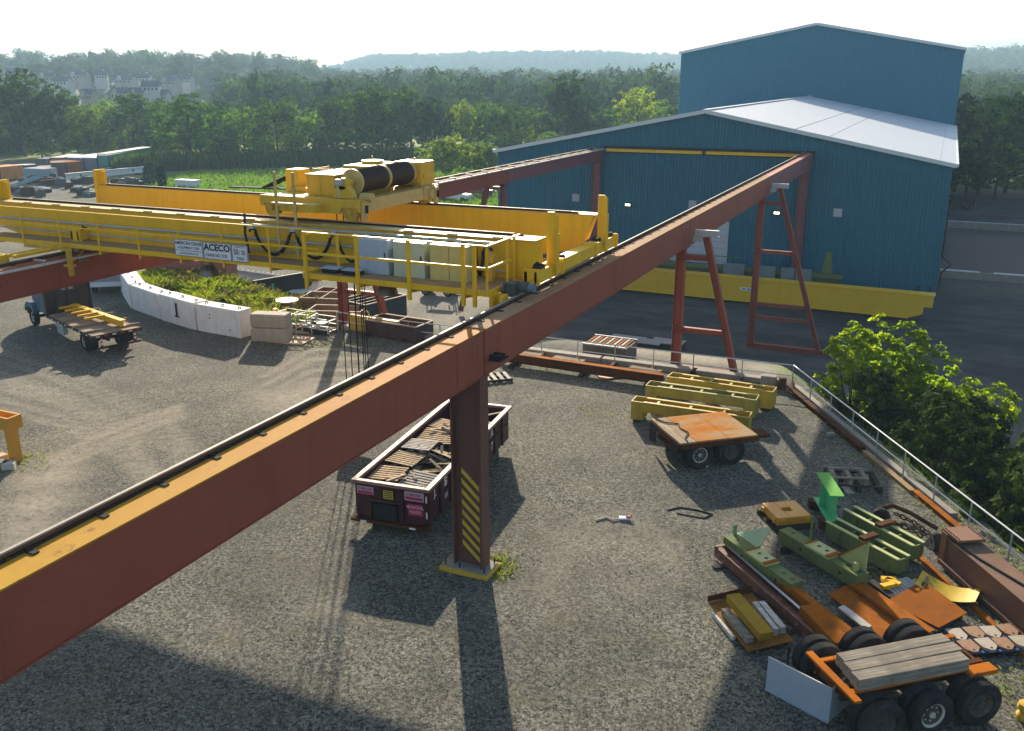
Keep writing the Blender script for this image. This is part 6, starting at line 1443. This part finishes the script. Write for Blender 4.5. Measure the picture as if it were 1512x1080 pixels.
# ---------------------------------------------------------------- stored goods in the far yard
def far_box(name, label, pa, pb, depth, h, mt, top=None, cat='container', grp=None, z=GZ, parts=True):
    A, B = g(*pa, z), g(*pb, z); L = float(np.linalg.norm(B - A)); an = math.atan2(B[1] - A[1], B[0] - A[0])
    t_ = thing(name, label, cat, (A[0], A[1], z), an, grp)
    mb = MB(); n = max(2, int(L / .55)); vs = []
    for k in range(n * 2 + 1): x = L * k / (n * 2); yy = .07 * (k % 2); vs += [(x, yy, .15), (x, yy, h - .12)]
    mb.add(vs, [(2 * i, 2 * i + 2, 2 * i + 3, 2 * i + 1) for i in range(2 * n)]); mb.box(0, L, .08, depth, .15, h - .12)
    mb.build('wall', mt, t_)
    mb = MB(); mb.box(-.05, L + .05, -.03, depth + .03, h - .119, h); mb.build('roof', top or mt, t_)
    if parts:
        mb = MB(); mb.box(0, L, -.03, .06, 0, .149); mb.box(-.04, .08, -.04, .08, .15, h - .12); mb.box(L - .08, L + .04, -.04, .08, .15, h - .12); mb.build('frame_rail', DARK, t_)
    return t_
CG = mat('container_green', (.03, .22, .13), .5, var=.15, streak=.15); CB = mat('container_blue_grey', (.13, .18, .27), .5, var=.15, streak=.2); CO = mat('container_orange', (.32, .11, .03), .55, var=.2, rust=.1); PR = mat('pale_roof_paint', (.72, .70, .64), .6, var=.1, dirt=.2); CT = mat('container_teal', (.03, .24, .20), .5, var=.15)
far_box('shipping_container', 'green shipping container, by the two conifers', (164, 252), (227, 240), 2.6, 3.5, CG, PR, grp='containers in the far yard')
far_box('shipping_container', 'teal container with door end toward the yard', (146, 253), (163, 253), 12, 3.3, CT, PR, grp='containers in the far yard')
far_box('shipping_container', 'blue grey container between brown boxes and teal container', (126, 252), (145, 252.5), 12, 2.7, CB, PR, grp='containers in the far yard')
far_box('shipping_container', 'blue grey container half hidden behind rusty stacks', (96, 251), (125, 251.5), 11, 2.6, CB, PR, grp='containers in the far yard')
far_box('shipping_container', 'rusty orange container at the start of the pale roofs', (76, 252), (95, 252), 9, 2.7, CO, PR, grp='containers in the far yard')
far_box('shipping_container', 'slate grey small container beside the rusty orange one', (56, 252), (74, 252), 4, 2.4, mat('slate_paint', (.10, .12, .15), .5), None, grp='containers in the far yard')
far_box('steel_crate', 'bright orange box crate beside the blue conveyor', (2, 268), (37, 264), 4, 2.6, mat('bright_orange_crate', (.55, .21, .04), .6, var=.15), None, 'crate', grp='rusty crates in the far yard')
far_box('steel_crate', 'dark brown box crate in front of the orange stacks', (80, 264), (100, 263), 4, 3.0, mat('dark_brown_crate', (.08, .035, .03), .6), None, 'crate', grp='rusty crates in the far yard')
far_box('steel_crate', 'reddish brown low crate beside the dark brown crate', (60, 262), (80, 261), 4, 1.9, mat('reddish_crate', (.26, .10, .07), .6), None, 'crate', grp='rusty crates in the far yard')
far_box('steel_stack', 'rusty orange pile of steel behind the dark brown crate', (100, 257), (122, 255), 6, 2.3, RUST, None, 'steel pile', grp='rusty crates in the far yard')
far_box('steel_stack', 'dark pile of steel in front of the green container', (168, 256), (186, 252), 3, 1.0, DARK, None, 'steel pile', grp='rusty crates in the far yard')
far_box('steel_stack', 'dark pile of steel with pale sheets in front of the green container, by the conifers', (189, 254), (214, 250), 3, .9, mat('purple_dark_steel', (.07, .05, .06), .6), PR, 'steel pile', grp='rusty crates in the far yard')
far_box('steel_stack', 'long pale topped stack behind the bright orange crate', (-10, 254), (54, 250), 3, 1.0, DARK, PR, 'steel pile', grp='rusty crates in the far yard')
for k, (pa, pb, lab_) in enumerate((((98, 268), (220, 256), 'long white steel girder with painted marks lying in the far yard'), ((60, 275), (96, 272), 'short dark beam lying beside the white girder in the far yard'))):
    A, B = g(*pa, GZ), g(*pb, GZ); an = math.atan2(B[1] - A[1], B[0] - A[0]); L = float(np.linalg.norm(B - A)); t_ = thing('far_girder', lab_, 'girder', (A[0], A[1], GZ), an)
    MB().ibeam((0, 0, .85 if k == 0 else .6), (L, 0, .85 if k == 0 else .6), .7, 1.15 if k == 0 else .8, .12, .1).build('girder', WHITEP if k == 0 else RUSTD, t_)
    mb = MB()
    for x in (2, L - 3): mb.box(x, x + .5, -.8, .8, 0, .27 if k == 0 else .19)
    mb.build('support', DARK, t_)
    if k == 0:
        for x in (L * .17, L * .8, L * .93): MB().cyl((x, -.052, .85), (x, -.056, .85), .25, 10).build('painted_mark', mat('mark_blue', (.05, .08, .3), .6), t_)
t_ = thing('blue_conveyor', 'pale blue inclined steel frame leaning in the far yard', 'steel frame', g(16, 278, GZ), 0)
A, B = g(16, 277, GZ + .2), g(55, 262, GZ + 2.6)
LB = mat('pale_blue_paint', (.22, .36, .50), .5, dirt=.15); MB().beam(A, B, .9, .5).build('boom', LB, t_, True); C0 = g(44, 268, GZ); MB().box(C0[0] - 1.5, C0[0] + 4, C0[1], C0[1] + 3, GZ, GZ + 2.4).build('base_box', mat('blue_grey_box', (.25, .32, .38), .5, dirt=.2), t_, True)
rr = random.Random(3)
SM = [DARK, MOTOR, RUSTD, OLDWOOD, mat('blue_steel', (.10, .16, .24), .5), WHITEP]
SPT = [(22, 284), (30, 287), (42, 289), (52, 288), (60, 291), (64, 284), (72, 272), (90, 275), (76, 268), (110, 272), (128, 271), (118, 283), (122, 289), (131, 290), (170, 272), (180, 275), (192, 274), (204, 273), (213, 272), (150, 274), (50, 270), (36, 272), (8, 290), (102, 278)]
for i, (px, py) in enumerate(SPT):
    q = g(px, py, GZ); mb = MB(); h = rr.uniform(.5, 1.3); w_ = rr.uniform(1.0, 3.2)
    mb.cbox((0, 0, h / 2), (w_, rr.uniform(.6, 1.2), h), rr.uniform(-.3, .3)); mb.cbox((w_ * .1, 0, h + .1), (w_ * .8, .5, .2), rr.uniform(-.4, .4), 1); mb.cbox((-w_ * .2, .3, h + .28), (w_ * .4, .25, .15), .5, 1)
    o = mb.build('stacked_steel', [SM[i % 3], SM[3 + i % 3] if i % 2 else SM[1]]); o.location = q
    tag(o, 'small heap of mixed steel stock in the far yard', 'steel heap', 'small steel heaps in the far yard')
bx = g(278, 277, GZ); o = MB().box(-2.2, 2.2, -.8, .8, .3, 1.3).box(-2.3, 2.3, -.9, .9, 1.3, 1.36).box(-1.8, -1.5, -.7, .7, 0, .299).box(1.5, 1.8, -.7, .7, 0, .299).build('white_trough', WHITEP); o.location = bx; tag(o, 'white box trough standing in the bright grass', 'trough')

# ---------------------------------------------------------------- vegetation near the yard
def bush(name, label, x, y, z, rx, rz, material, seed, ncl, nl, ls, stems=6, group=None, cat='bush', lobes=8, base=.0):
    V, tn = crown_arrays(rx, rz, ncl, nl, ls, seed, lobes)
    V[:, 2] += base
    t_ = thing(name, label, cat, (x, y, z), 0, group)
    o = bpy.data.objects.new('foliage', leafmesh('foliage', V, tn, material)); C.objects.link(o); o.parent = t_
    mb = MB(); r_ = random.Random(seed)
    for k in range(stems):
        a = k * 2.4; l = rx * r_.uniform(.3, .7); h = base + rz * r_.uniform(.7, 1.3)
        mb.tube([(math.cos(a) * .1, math.sin(a) * .1, -.4), (math.cos(a) * l * .4, math.sin(a) * l * .4, h * .5), (math.cos(a) * l, math.sin(a) * l, h)], .02 + .006 * rz, 5)
    mb.build('stems', BARK, t_); return t_
def zt(x, y): return float(terr(x, y))
NB = [(-.3, 43.2, 3.0, 3.6, 850, 42, .10, LBUSH, 'tall bright green leafy tree just beyond the corner of the railings'), (2.6, 43.6, 2.3, 3.0, 460, 40, .10, LBUSH, 'bright green bush on the drive side of the tall leafy tree'),
      (-2.5, 42.0, 1.8, 2.6, 220, 32, .10, LBUSH, 'low bright bush hanging over the railing below the tall leafy tree'), (6.2, 43.5, 2.0, 2.2, 100, 36, .13, LYEL, 'yellow green shrub between the leafy tree and the drive'),
      (9.4, 42.0, 2.2, 2.3, 110, 36, .13, LYEL, 'yellow green shrub farther along the bank than the leafy tree')]
for i, (x, y, rx, rz, nc, nl, ls, mm, lb) in enumerate(NB): bush('leafy_bush', lb, x, y, zt(x, y) - .2, rx, rz, mm, 40 + i, nc, nl, ls, 8, 'bright bushes beyond the railing', lobes=20 if i == 0 else 14)
HB = []
for i, (x, y, rx, rz) in enumerate(((2.9, 40.6, 1.9, 2.3), (4.3, 38.9, 1.9, 2.2), (5.6, 41.5, 2.0, 2.4), (4.4, 36.4, 1.8, 2.0))): bush('leafy_bush', 'yellow green bank shrub under the leafy tree row, ' + ORD[i] + ' counted along the bank', x, y, zt(x, y) - .2, rx, rz, LYEL, 60 + i, 130, 36, .12, 6, 'bright bushes beyond the railing')
for i in range(12):
    s = 3.2 + i * 1.75; off = -2.2 - (i % 3) * .8; q = FP0 + FDIR * s - FN * off; HB.append(q)
    bush('hedge_bush', 'dense dark green shrub against the bank railing, ' + ORD[i] + ' from the railing corner', q[0], q[1], zt(q[0], q[1]) - .3, 2.1, 1.6 + .15 * (i % 4), LHEDGE, 70 + i, 110, 36, .11, 5, 'dark shrubs below the bank railing')
for i in range(9):
    s = 4.5 + i * 2.5; off = -6.6 - (i % 2) * 1.4; q = FP0 + FDIR * s - FN * off
    bush('hedge_bush', 'dark shrub lower on the bank behind the first row, ' + ORD[i] + ' from the leafy tree', q[0], q[1], zt(q[0], q[1]) - .3, 2.8, 3.0, LHEDGE, 90 + i, 150, 36, .13, 5, 'dark shrubs on the bank')
# stuff: weeds, grass, reeds as blades
def blades(name, label, pts, hmin, hmax, wd, material, seed, lean=.35, zoff=-.03):
    r = np.random.default_rng(seed); n = len(pts); P = np.array(pts); h = r.uniform(hmin, hmax, n); a = r.uniform(0, 6.28, n); l = r.normal(0, lean, (n, 2)) * h[:, None]
    b0 = np.stack([np.cos(a), np.sin(a), 0 * a], -1) * wd * r.uniform(.6, 1.3, (n, 1))
    p = P + np.array([0, 0, zoff]); tip = p + np.concatenate([l, h[:, None]], 1); mid_ = p + np.concatenate([l * .35, h[:, None] * .6], 1)
    V = np.stack([p - b0 * .6, p + b0 * .6, mid_ + b0, tip], 1).reshape(-1, 3)
    o = bpy.data.objects.new(name, leafmesh(name, V, np.clip(r.normal(.5, .25, n), 0, 1), material)); C.objects.link(o); tag(o, label, 'weeds', kind='stuff'); return o
pts = []
for i in range(26000):
    t_ = random.random(); x = -31.8 - t_ * 18; yb = 38.9 + max(0, (-36 - x)) * .33 + max(0, (-44 - x)) * .4; y = yb + random.random() ** .8 * (6.5 if x < -35 else 4)
    if math.sin(x * 1.3 + y * .7) + math.sin(y * 1.9 - x * .4) > -.5 + random.random() * 1.6: pts.append((x, y, zt(x, y) + .15))
blades('weed_bed', 'tall green weeds growing behind the white block wall', pts, .3, .85, .03, LGRASS, 5, .5)
pts = []
for i in range(5200):
    x = -34 - random.random() * 15; y = 40 + max(0, (-36 - x)) * .33 + random.random() * 8; 
    if math.sin(x * .9 - y * .6) > .25: pts.append((x, y, zt(x, y) + .1))
VB, TB = [], []
for i in range(150):
    x = -35.5 - random.random() * 15; y = 40.2 + max(0, (-36 - x)) * .33 + max(0, (-44 - x)) * .4 + random.random() * 6; k = random.uniform(.25, .58)
    V, tn = crown_arrays(k, k * .75, 14, 14, .085, 900 + i, 5); VB.append(V + np.array([x, y, zt(x, y) + .1])); TB.append(np.clip(tn + random.uniform(-.3, .3), 0, 1))
o = bpy.data.objects.new('weed_clumps', leafmesh('weed_clumps', np.concatenate(VB), np.concatenate(TB), LGRASS)); C.objects.link(o); tag(o, 'leafy weed clumps standing among the grass behind the block wall', 'weeds', kind='stuff')
VB, TB = [], []
for i in range(60):
    x = -33.5 - random.random() * 14; y = 41 + max(0, (-36 - x)) * .4 + random.random() * 6; k = random.uniform(.4, .8)
    V, tn = crown_arrays(k, k * .8, 12, 14, .06, 1100 + i, 5); VB.append(V + np.array([x, y, zt(x, y) + .1])); TB.append(tn)
o = bpy.data.objects.new('dry_clumps', leafmesh('dry_clumps', np.concatenate(VB), np.concatenate(TB), LDRY)); C.objects.link(o); tag(o, 'brown seeding weed clumps behind the block wall', 'weeds', kind='stuff')
blades('dry_weeds', 'brown dry weeds among the green ones behind the block wall', pts, .3, .95, .03, LDRY, 6, .5)
pts = []
def clump(px, py, n, r):
    p = T(px, py)
    for k in range(n): x, y = p[0] + random.gauss(0, r), p[1] + random.gauss(0, r); pts.append((x, y, zt(x, y)))
for px, py, n, r in ((738, 828, 220, .22), (732, 852, 120, .2), (742, 845, 100, .25), (652, 843, 25, .1), (560, 500, 60, .9), (480, 508, 160, .9), (520, 515, 120, .8), (440, 508, 120, .7), (405, 502, 200, .5), (20, 690, 260, .6), (35, 676, 120, .4), (872, 604, 40, .3), (895, 610, 40, .5), (1290, 835, 160, .7), (1300, 842, 120, .5), (1440, 1000, 260, 1.2), (1480, 1030, 260, 1.0), (1410, 905, 160, .8), (1505, 1005, 200, .7), (1330, 850, 100, .6), (790, 535, 160, .8), (840, 543, 160, .7), (745, 530, 100, .6), (700, 485, 80, .6), (620, 490, 60, .5)):
    clump(px, py, n, r)
for i in range(2600):
    s = random.random() * 23; off = random.gauss(0, .45) - .1; q = FP0 + FDIR * s - FN * off; pts.append((q[0], q[1], zt(*q)))
blades('small_weeds', 'small green weeds sprouting from gravel and along the railings', pts, .03, .15, .02, LGRASS, 8, .6)
pts = []
for i in range(15000):
    s = random.uniform(-1, 26); off = -.9 - random.random() ** .7 * 9; q = FP0 + FDIR * s - FN * off; pts.append((q[0], q[1], zt(*q)))
for i in range(3500): pts.append((random.uniform(0, 14), random.uniform(43.5, 47.5), 0)); pts[-1] = (pts[-1][0], pts[-1][1], zt(pts[-1][0], pts[-1][1]))
blades('bank_grass', 'rank green growth covering the bank below the bank railing', pts, .2, .6, .05, LHEDGE, 9, .5)
pts = []
for i in range(30000):
    f = random.uniform(120, 205); px = random.uniform(196, 760); x, y = polar(px, f / 1.0)
    pts.append((x, y, GZ))
blades('meadow_grass', 'bright rough grass in the meadow beyond the yard', [p for p in pts if p[1] > 104 and not (p[0] < -95 and p[1] < 152 and p[0] + p[1] * .2 < -112)], .25, .7, .16, LMEAD, 11, .4)
pts = []
for i in range(14000):
    px = random.uniform(150, 760); x, y = polar(px, random.uniform(207, 224)); pts.append((x, y, GZ))
blades('reed_bed', 'dark green band of reeds in front of the tree row', pts, 1.8, 3.4, .35, LREED, 12, .15)
# conifers and round bush by the far yard
for k, (px, py, h, w_) in enumerate(((222, 273, 3.9, 2.2), (240, 277, 3.7, 1.7))):
    p = g(px, py, GZ); r_ = np.random.default_rng(200 + k); n = 1600; f = r_.random(n); a = r_.random(n) * 6.28; rad = w_ * .5 * np.sqrt(np.clip(np.sin(math.pi * (f * .8 + .2)), 0, 1)) * r_.uniform(.55, 1.05, n)
    Pc = np.stack([np.cos(a) * rad, np.sin(a) * rad, f * h], -1); s = r_.uniform(.1, .22, (n, 1)); d = r_.normal(size=(n, 3)); d /= np.linalg.norm(d, axis=1)[:, None]; e = np.cross(d, r_.normal(size=(n, 3))); e /= np.linalg.norm(e, axis=1)[:, None]
    V = np.stack([Pc - d * s, Pc - e * s * .5, Pc + d * s, Pc + e * s * .5], 1).reshape(-1, 3)
    t_ = thing('conifer', ['small dark conifer at the end of the white far girder', 'second and slimmer small dark conifer, nearer the bright grass'][k], 'conifer', (p[0], p[1], GZ)); o = bpy.data.objects.new('crown', leafmesh('crown', V, r_.random(n), LBLUE)); C.objects.link(o); o.parent = t_
    MB().cyl((0, 0, -.2), (0, 0, h * .6), .12, 7, 0, .05).build('trunk', BARK, t_)
x, y = polar(660, 178); bush('round_bush', 'broad pale green bush in front of the tree row, near the shed corner', x, y, GZ, 8.5, 4.0, LYEL, 300, 420, 22, .30, 8, cat='bush', lobes=11)
x, y = polar(718, 185); bush('round_bush', 'smaller bush between the broad pale bush and the shed corner', x, y, GZ, 4.5, 3.0, LMID, 301, 200, 20, .3, 6, cat='bush')

# ---------------------------------------------------------------- tree row
ROW = [(-60, 110, 95, 'oak', 232), (20, 99, 92, 'oak', 222), (78, 116, 62, 'tall', 226), (118, 150, 62, 'pale', 214), (152, 142, 50, 'round', 236), (192, 132, 78, 'oak', 224), (232, 146, 46, 'round', 246), (270, 131, 105, 'round', 226),
       (318, 143, 48, 'tall', 250), (352, 152, 62, 'round', 228), (402, 141, 70, 'oak', 230), (446, 154, 56, 'round', 226), (486, 140, 60, 'tall', 240), (522, 134, 66, 'oak', 234), (560, 121, 92, 'oak', 228), (604, 128, 70, 'oak', 238), (640, 140, 62, 'tall', 230), (681, 138, 48, 'pale', 232),
       (716, 146, 64, 'round', 236), (752, 150, 58, 'oak', 232), (790, 148, 60, 'round', 240), (838, 105, 74, 'tall', 232), (862, 132, 60, 'oak', 246), (896, 150, 56, 'round', 232), (942, 125, 74, 'pale', 228), (978, 142, 60, 'round', 240), (1005, 150, 60, 'oak', 232)]
KD = {'oak': 'dark broad tree', 'tall': 'tall narrow dark tree', 'pale': 'yellow green tree', 'round': 'round mid green tree'}
ROWS = [r for r in ROW if r[0] > 0]
for i, (px, ty, wp, kd, D) in enumerate(ROW):
    D += 42 if px < 262 else 0
    x, y = polar(px, D); h = zat(px, ty, x, y) - GZ; wd = wp / FPX * D * 1.12
    lb = KD[kd] + ' in the row behind the meadow, ' + (ORD[i - 1] + ' counted toward the shed' if i > 0 else 'at the outer end')
    tree('broadleaf_tree', lb, x, y, GZ - .2, h, wd, (kd, i % 3), 'trees in the row behind the meadow')
LOW = [(45, 185, 40, 'pale'), (100, 190, 44, 'round'), (140, 196, 36, 'pale'), (215, 196, 40, 'round'), (240, 190, 36, 'pale'), (305, 200, 40, 'round'), (330, 192, 36, 'oak'), (380, 196, 44, 'round'), (425, 190, 40, 'pale'), (470, 192, 44, 'oak'), (505, 186, 44, 'round'), (545, 190, 40, 'round'), (585, 186, 40, 'oak'), (745, 190, 44, 'round'), (770, 185, 44, 'pale'), (815, 190, 44, 'round'), (870, 188, 40, 'round'), (910, 186, 40, 'pale'), (965, 186, 44, 'round')]
for i, (px, ty, wp, kd) in enumerate(LOW):
    D = (256 if px < 262 else 216) + (i % 3) * 3; x, y = polar(px, D); h = zat(px, ty, x, y) - GZ; wd = wp / FPX * D * 1.2
    tree('understory_tree', 'low ' + {'pale': 'yellow green', 'round': 'mid green', 'oak': 'dark'}[kd] + ' tree at the foot of the tree row, ' + ORD[i] + ' counted toward the shed', x, y, GZ - .3, h, wd, (kd, (i + 1) % 3), 'low trees at the foot of the tree row')
RT = [(1432, 140, 82, 'oak', 172), (1468, 133, 96, 'round', 168), (1510, 128, 100, 'oak', 174), (1560, 130, 110, 'oak', 170), (1620, 135, 110, 'round', 172), (1450, 215, 70, 'oak', 163), (1495, 210, 80, 'oak', 164), (1545, 205, 80, 'round', 165), (1422, 222, 40, 'round', 166)]
for i, (px, ty, wp, kd, D) in enumerate(RT):
    x, y = polar(px, D); h = zat(px, ty, x, y) - GZ; wd = wp / FPX * D * 1.15
    tree('broadleaf_tree', KD[kd] + ' beside the tall hall, ' + ORD[i] + (' counted outward' if i < 5 else ' tree, low and in front'), x, y, GZ - .2, h, wd, (kd, i % 3), 'trees right of the tall hall')

# ---------------------------------------------------------------- far wood, hill trees, houses
HOUSES = [(70, 106, 30), (92, 112, 32), (118, 104, 34), (34, 100, 24), (186, 110, 38), (212, 108, 30), (176, 128, 34), (222, 118, 34), (252, 112, 36), (276, 110, 26), (128, 130, 26), (238, 131, 26), (14, 100, 20), (150, 104, 24), (200, 128, 26)]
def ground_at(x, y):
    f = x * fw[0] + y * fw[1]; u = (x * rt[0] + y * rt[1]) / max(f, 1.0); return float(hillz(np.array(f), np.array(u)))
HW = mat('house_siding', (.50, .48, .47), .7, var=.08, bump=0); HR_ = mat('house_roof', (.10, .11, .14), .8, var=.15, bump=0); HT = mat('house_tan_siding', (.40, .35, .30), .7, var=.08, bump=0)
HD = {}
for i, (px, ry, wp) in enumerate(HOUSES):
    D = 560 + (118 - ry) * 6.0 if ry < 118 else 470; x, y = polar(px, D); zr = zat(px, ry, x, y); w_ = wp / FPX * D * .85; z0 = zr - 6.6
    an = -YW_ * -1 + random.uniform(-.5, .5); t_ = thing('house', ['pale', 'cream', 'grey'][i % 3] + ' suburban house with dark roof on the far hillside, ' + ORD[sorted(HOUSES).index((px, ry, wp))] + ' counted toward the shed', 'house', (x, y, z0), YW_ + random.uniform(-.4, .4), 'houses on the far hillside')
    t_.scale = (.75, .75, .75); d_ = w_ * .62; sw = HW if i % 2 else HT
    MB().box(-w_ / 2, w_ / 2, -d_ / 2, d_ / 2, -6, 5.2).prism([(-d_ / 2, 5.2), (d_ / 2, 5.2), (0, 8.0)], -w_ / 2, w_ / 2, 'X').build('wall', sw, t_)
    mb = MB(); e = .5
    for s_ in (-1, 1): mb.hexa([(-w_ / 2 - e, s_ * (d_ / 2 + e), 4.75), (w_ / 2 + e, s_ * (d_ / 2 + e), 4.75), (w_ / 2 + e, 0, 8.05), (-w_ / 2 - e, 0, 8.05), (-w_ / 2 - e, s_ * (d_ / 2 + e), 5.0), (w_ / 2 + e, s_ * (d_ / 2 + e), 5.0), (w_ / 2 + e, 0, 8.3), (-w_ / 2 - e, 0, 8.3)])
    rf = mb.build('roof', HR_, t_); MB().box(w_ * .2, w_ * .2 + .8, .4, 1.2, 6, 9.2).build('chimney', sw, rf)
    if i % 2 == 0:
        MB().prism([(-w_ * .4, 4.9), (-w_ * .05, 4.9), (-w_ * .225, 7.4)], -d_ / 2 - 1.2, 0, 'Y').box(-w_ * .4, -w_ * .05, -d_ / 2 - 1.2, -d_ / 2 - .01, -6, 4.9).build('gable_wing', sw, t_)
    for k in range(4): MB().box(-w_ * .38 + k * w_ * .22, -w_ * .38 + k * w_ * .22 + 1.1, -d_ / 2 - 1.26 if (i % 2 == 0 and k < 2) else -d_ / 2 - .06, -d_ / 2 - 1.205 if (i % 2 == 0 and k < 2) else -d_ / 2 - .004, 2.6, 4.1).build('window', GLASS, t_)
PROT = []
for s in range(5):
    V, tn = crown_arrays(5.5, 5.2, 95, 8, .62, 500 + s, lobes=9); PROT.append((V, tn))
VB, TB = [], []
r_ = np.random.default_rng(77); cnt = 0
def put(px, D, k=1.0, zb=None):
    global cnt
    x, y = polar(px, D); z = ground_at(x, y) if zb is None else zb
    V, tn = PROT[r_.integers(5)]; a = r_.random() * 6.28; c_, s_ = math.cos(a), math.sin(a); q = k * r_.uniform(.75, 1.25); hq = q * r_.uniform(.85, 1.25)
    VB.append(np.stack([x + (V[:, 0] * c_ - V[:, 1] * s_) * q, y + (V[:, 0] * s_ + V[:, 1] * c_) * q, z - .5 + V[:, 2] * hq * 1.15], -1)); TB.append(np.clip(tn * .8 + r_.uniform(-.25, .35), 0, 1)); cnt += 1
for i in range(900):
    D = 330 + 380 * r_.random() ** 1.2; px = r_.uniform(-80, 1060) if r_.random() < .85 else r_.uniform(1380, 1620)
    if 0 < px < 330 and D > 262: continue
    put(px, D, 1.25)
for i in range(900):
    D = 720 + 620 * r_.random(); px = r_.uniform(-80, 1060) if r_.random() < .85 else r_.uniform(1390, 1620); put(px, D, 1.35)
for i in range(110): put(r_.uniform(-40, 335), r_.uniform(272, 335), .62)
for i in range(120):
    px = r_.uniform(-40, 320); put(px, r_.uniform(360, 440), .6)
for i in range(260): put(r_.uniform(0, 330), r_.uniform(440, 760), .5)
V = np.concatenate(VB); tn = np.concatenate(TB)
FAR = leaf('far_wood_foliage', (.024, .062, .022), (.16, .26, .05), .4)
o = bpy.data.objects.new('far_wood', leafmesh('far_wood', V, tn, FAR)); C.objects.link(o); tag(o, 'hazy woodland stretching to the hills behind the tree row', 'woodland', kind='stuff')
VB, TB = [], []
for i in range(4200):
    px = r_.uniform(380, 1070) if r_.random() < .75 else r_.uniform(1380, 1600); D = r_.uniform(1300, 3100); put(px, D, 1.5)
    VB[-1] = VB[-1].reshape(-1, 4, 3)[::3].reshape(-1, 3); TB[-1] = TB[-1][::3]
    c_ = VB[-1].reshape(-1, 4, 3); m_ = c_.mean(1, keepdims=True); VB[-1] = (m_ + (c_ - m_) * 2.0).reshape(-1, 3)
V = np.concatenate(VB); tn = np.concatenate(TB)
o = bpy.data.objects.new('hill_wood', leafmesh('hill_wood', V, tn, FAR)); C.objects.link(o); tag(o, 'blue hazed woods covering the distant hills', 'woodland', kind='stuff')

# ---------------------------------------------------------------- the hazy air
if HAZE > 0:
    m = bpy.data.materials.new('haze_air'); m.use_nodes = True; t = m.node_tree; t.nodes.clear(); out = t.nodes.new('ShaderNodeOutputMaterial'); v = t.nodes.new('ShaderNodeVolumePrincipled')
    v.inputs['Color'].default_value = (.56, .79, 1.0, 1); v.inputs['Density'].default_value = HAZE; v.inputs['Anisotropy'].default_value = HAZE_G; t.links.new(v.outputs[0], out.inputs['Volume'])
    mb = MB(); mb.box(-4600, 4600, -120, 5600, GZ - 2.2, 165); o = mb.build('haze', m); tag(o, 'thin pale blue morning haze', 'haze', kind='stuff')
print('objects', len(bpy.data.objects), 'far trees', cnt)
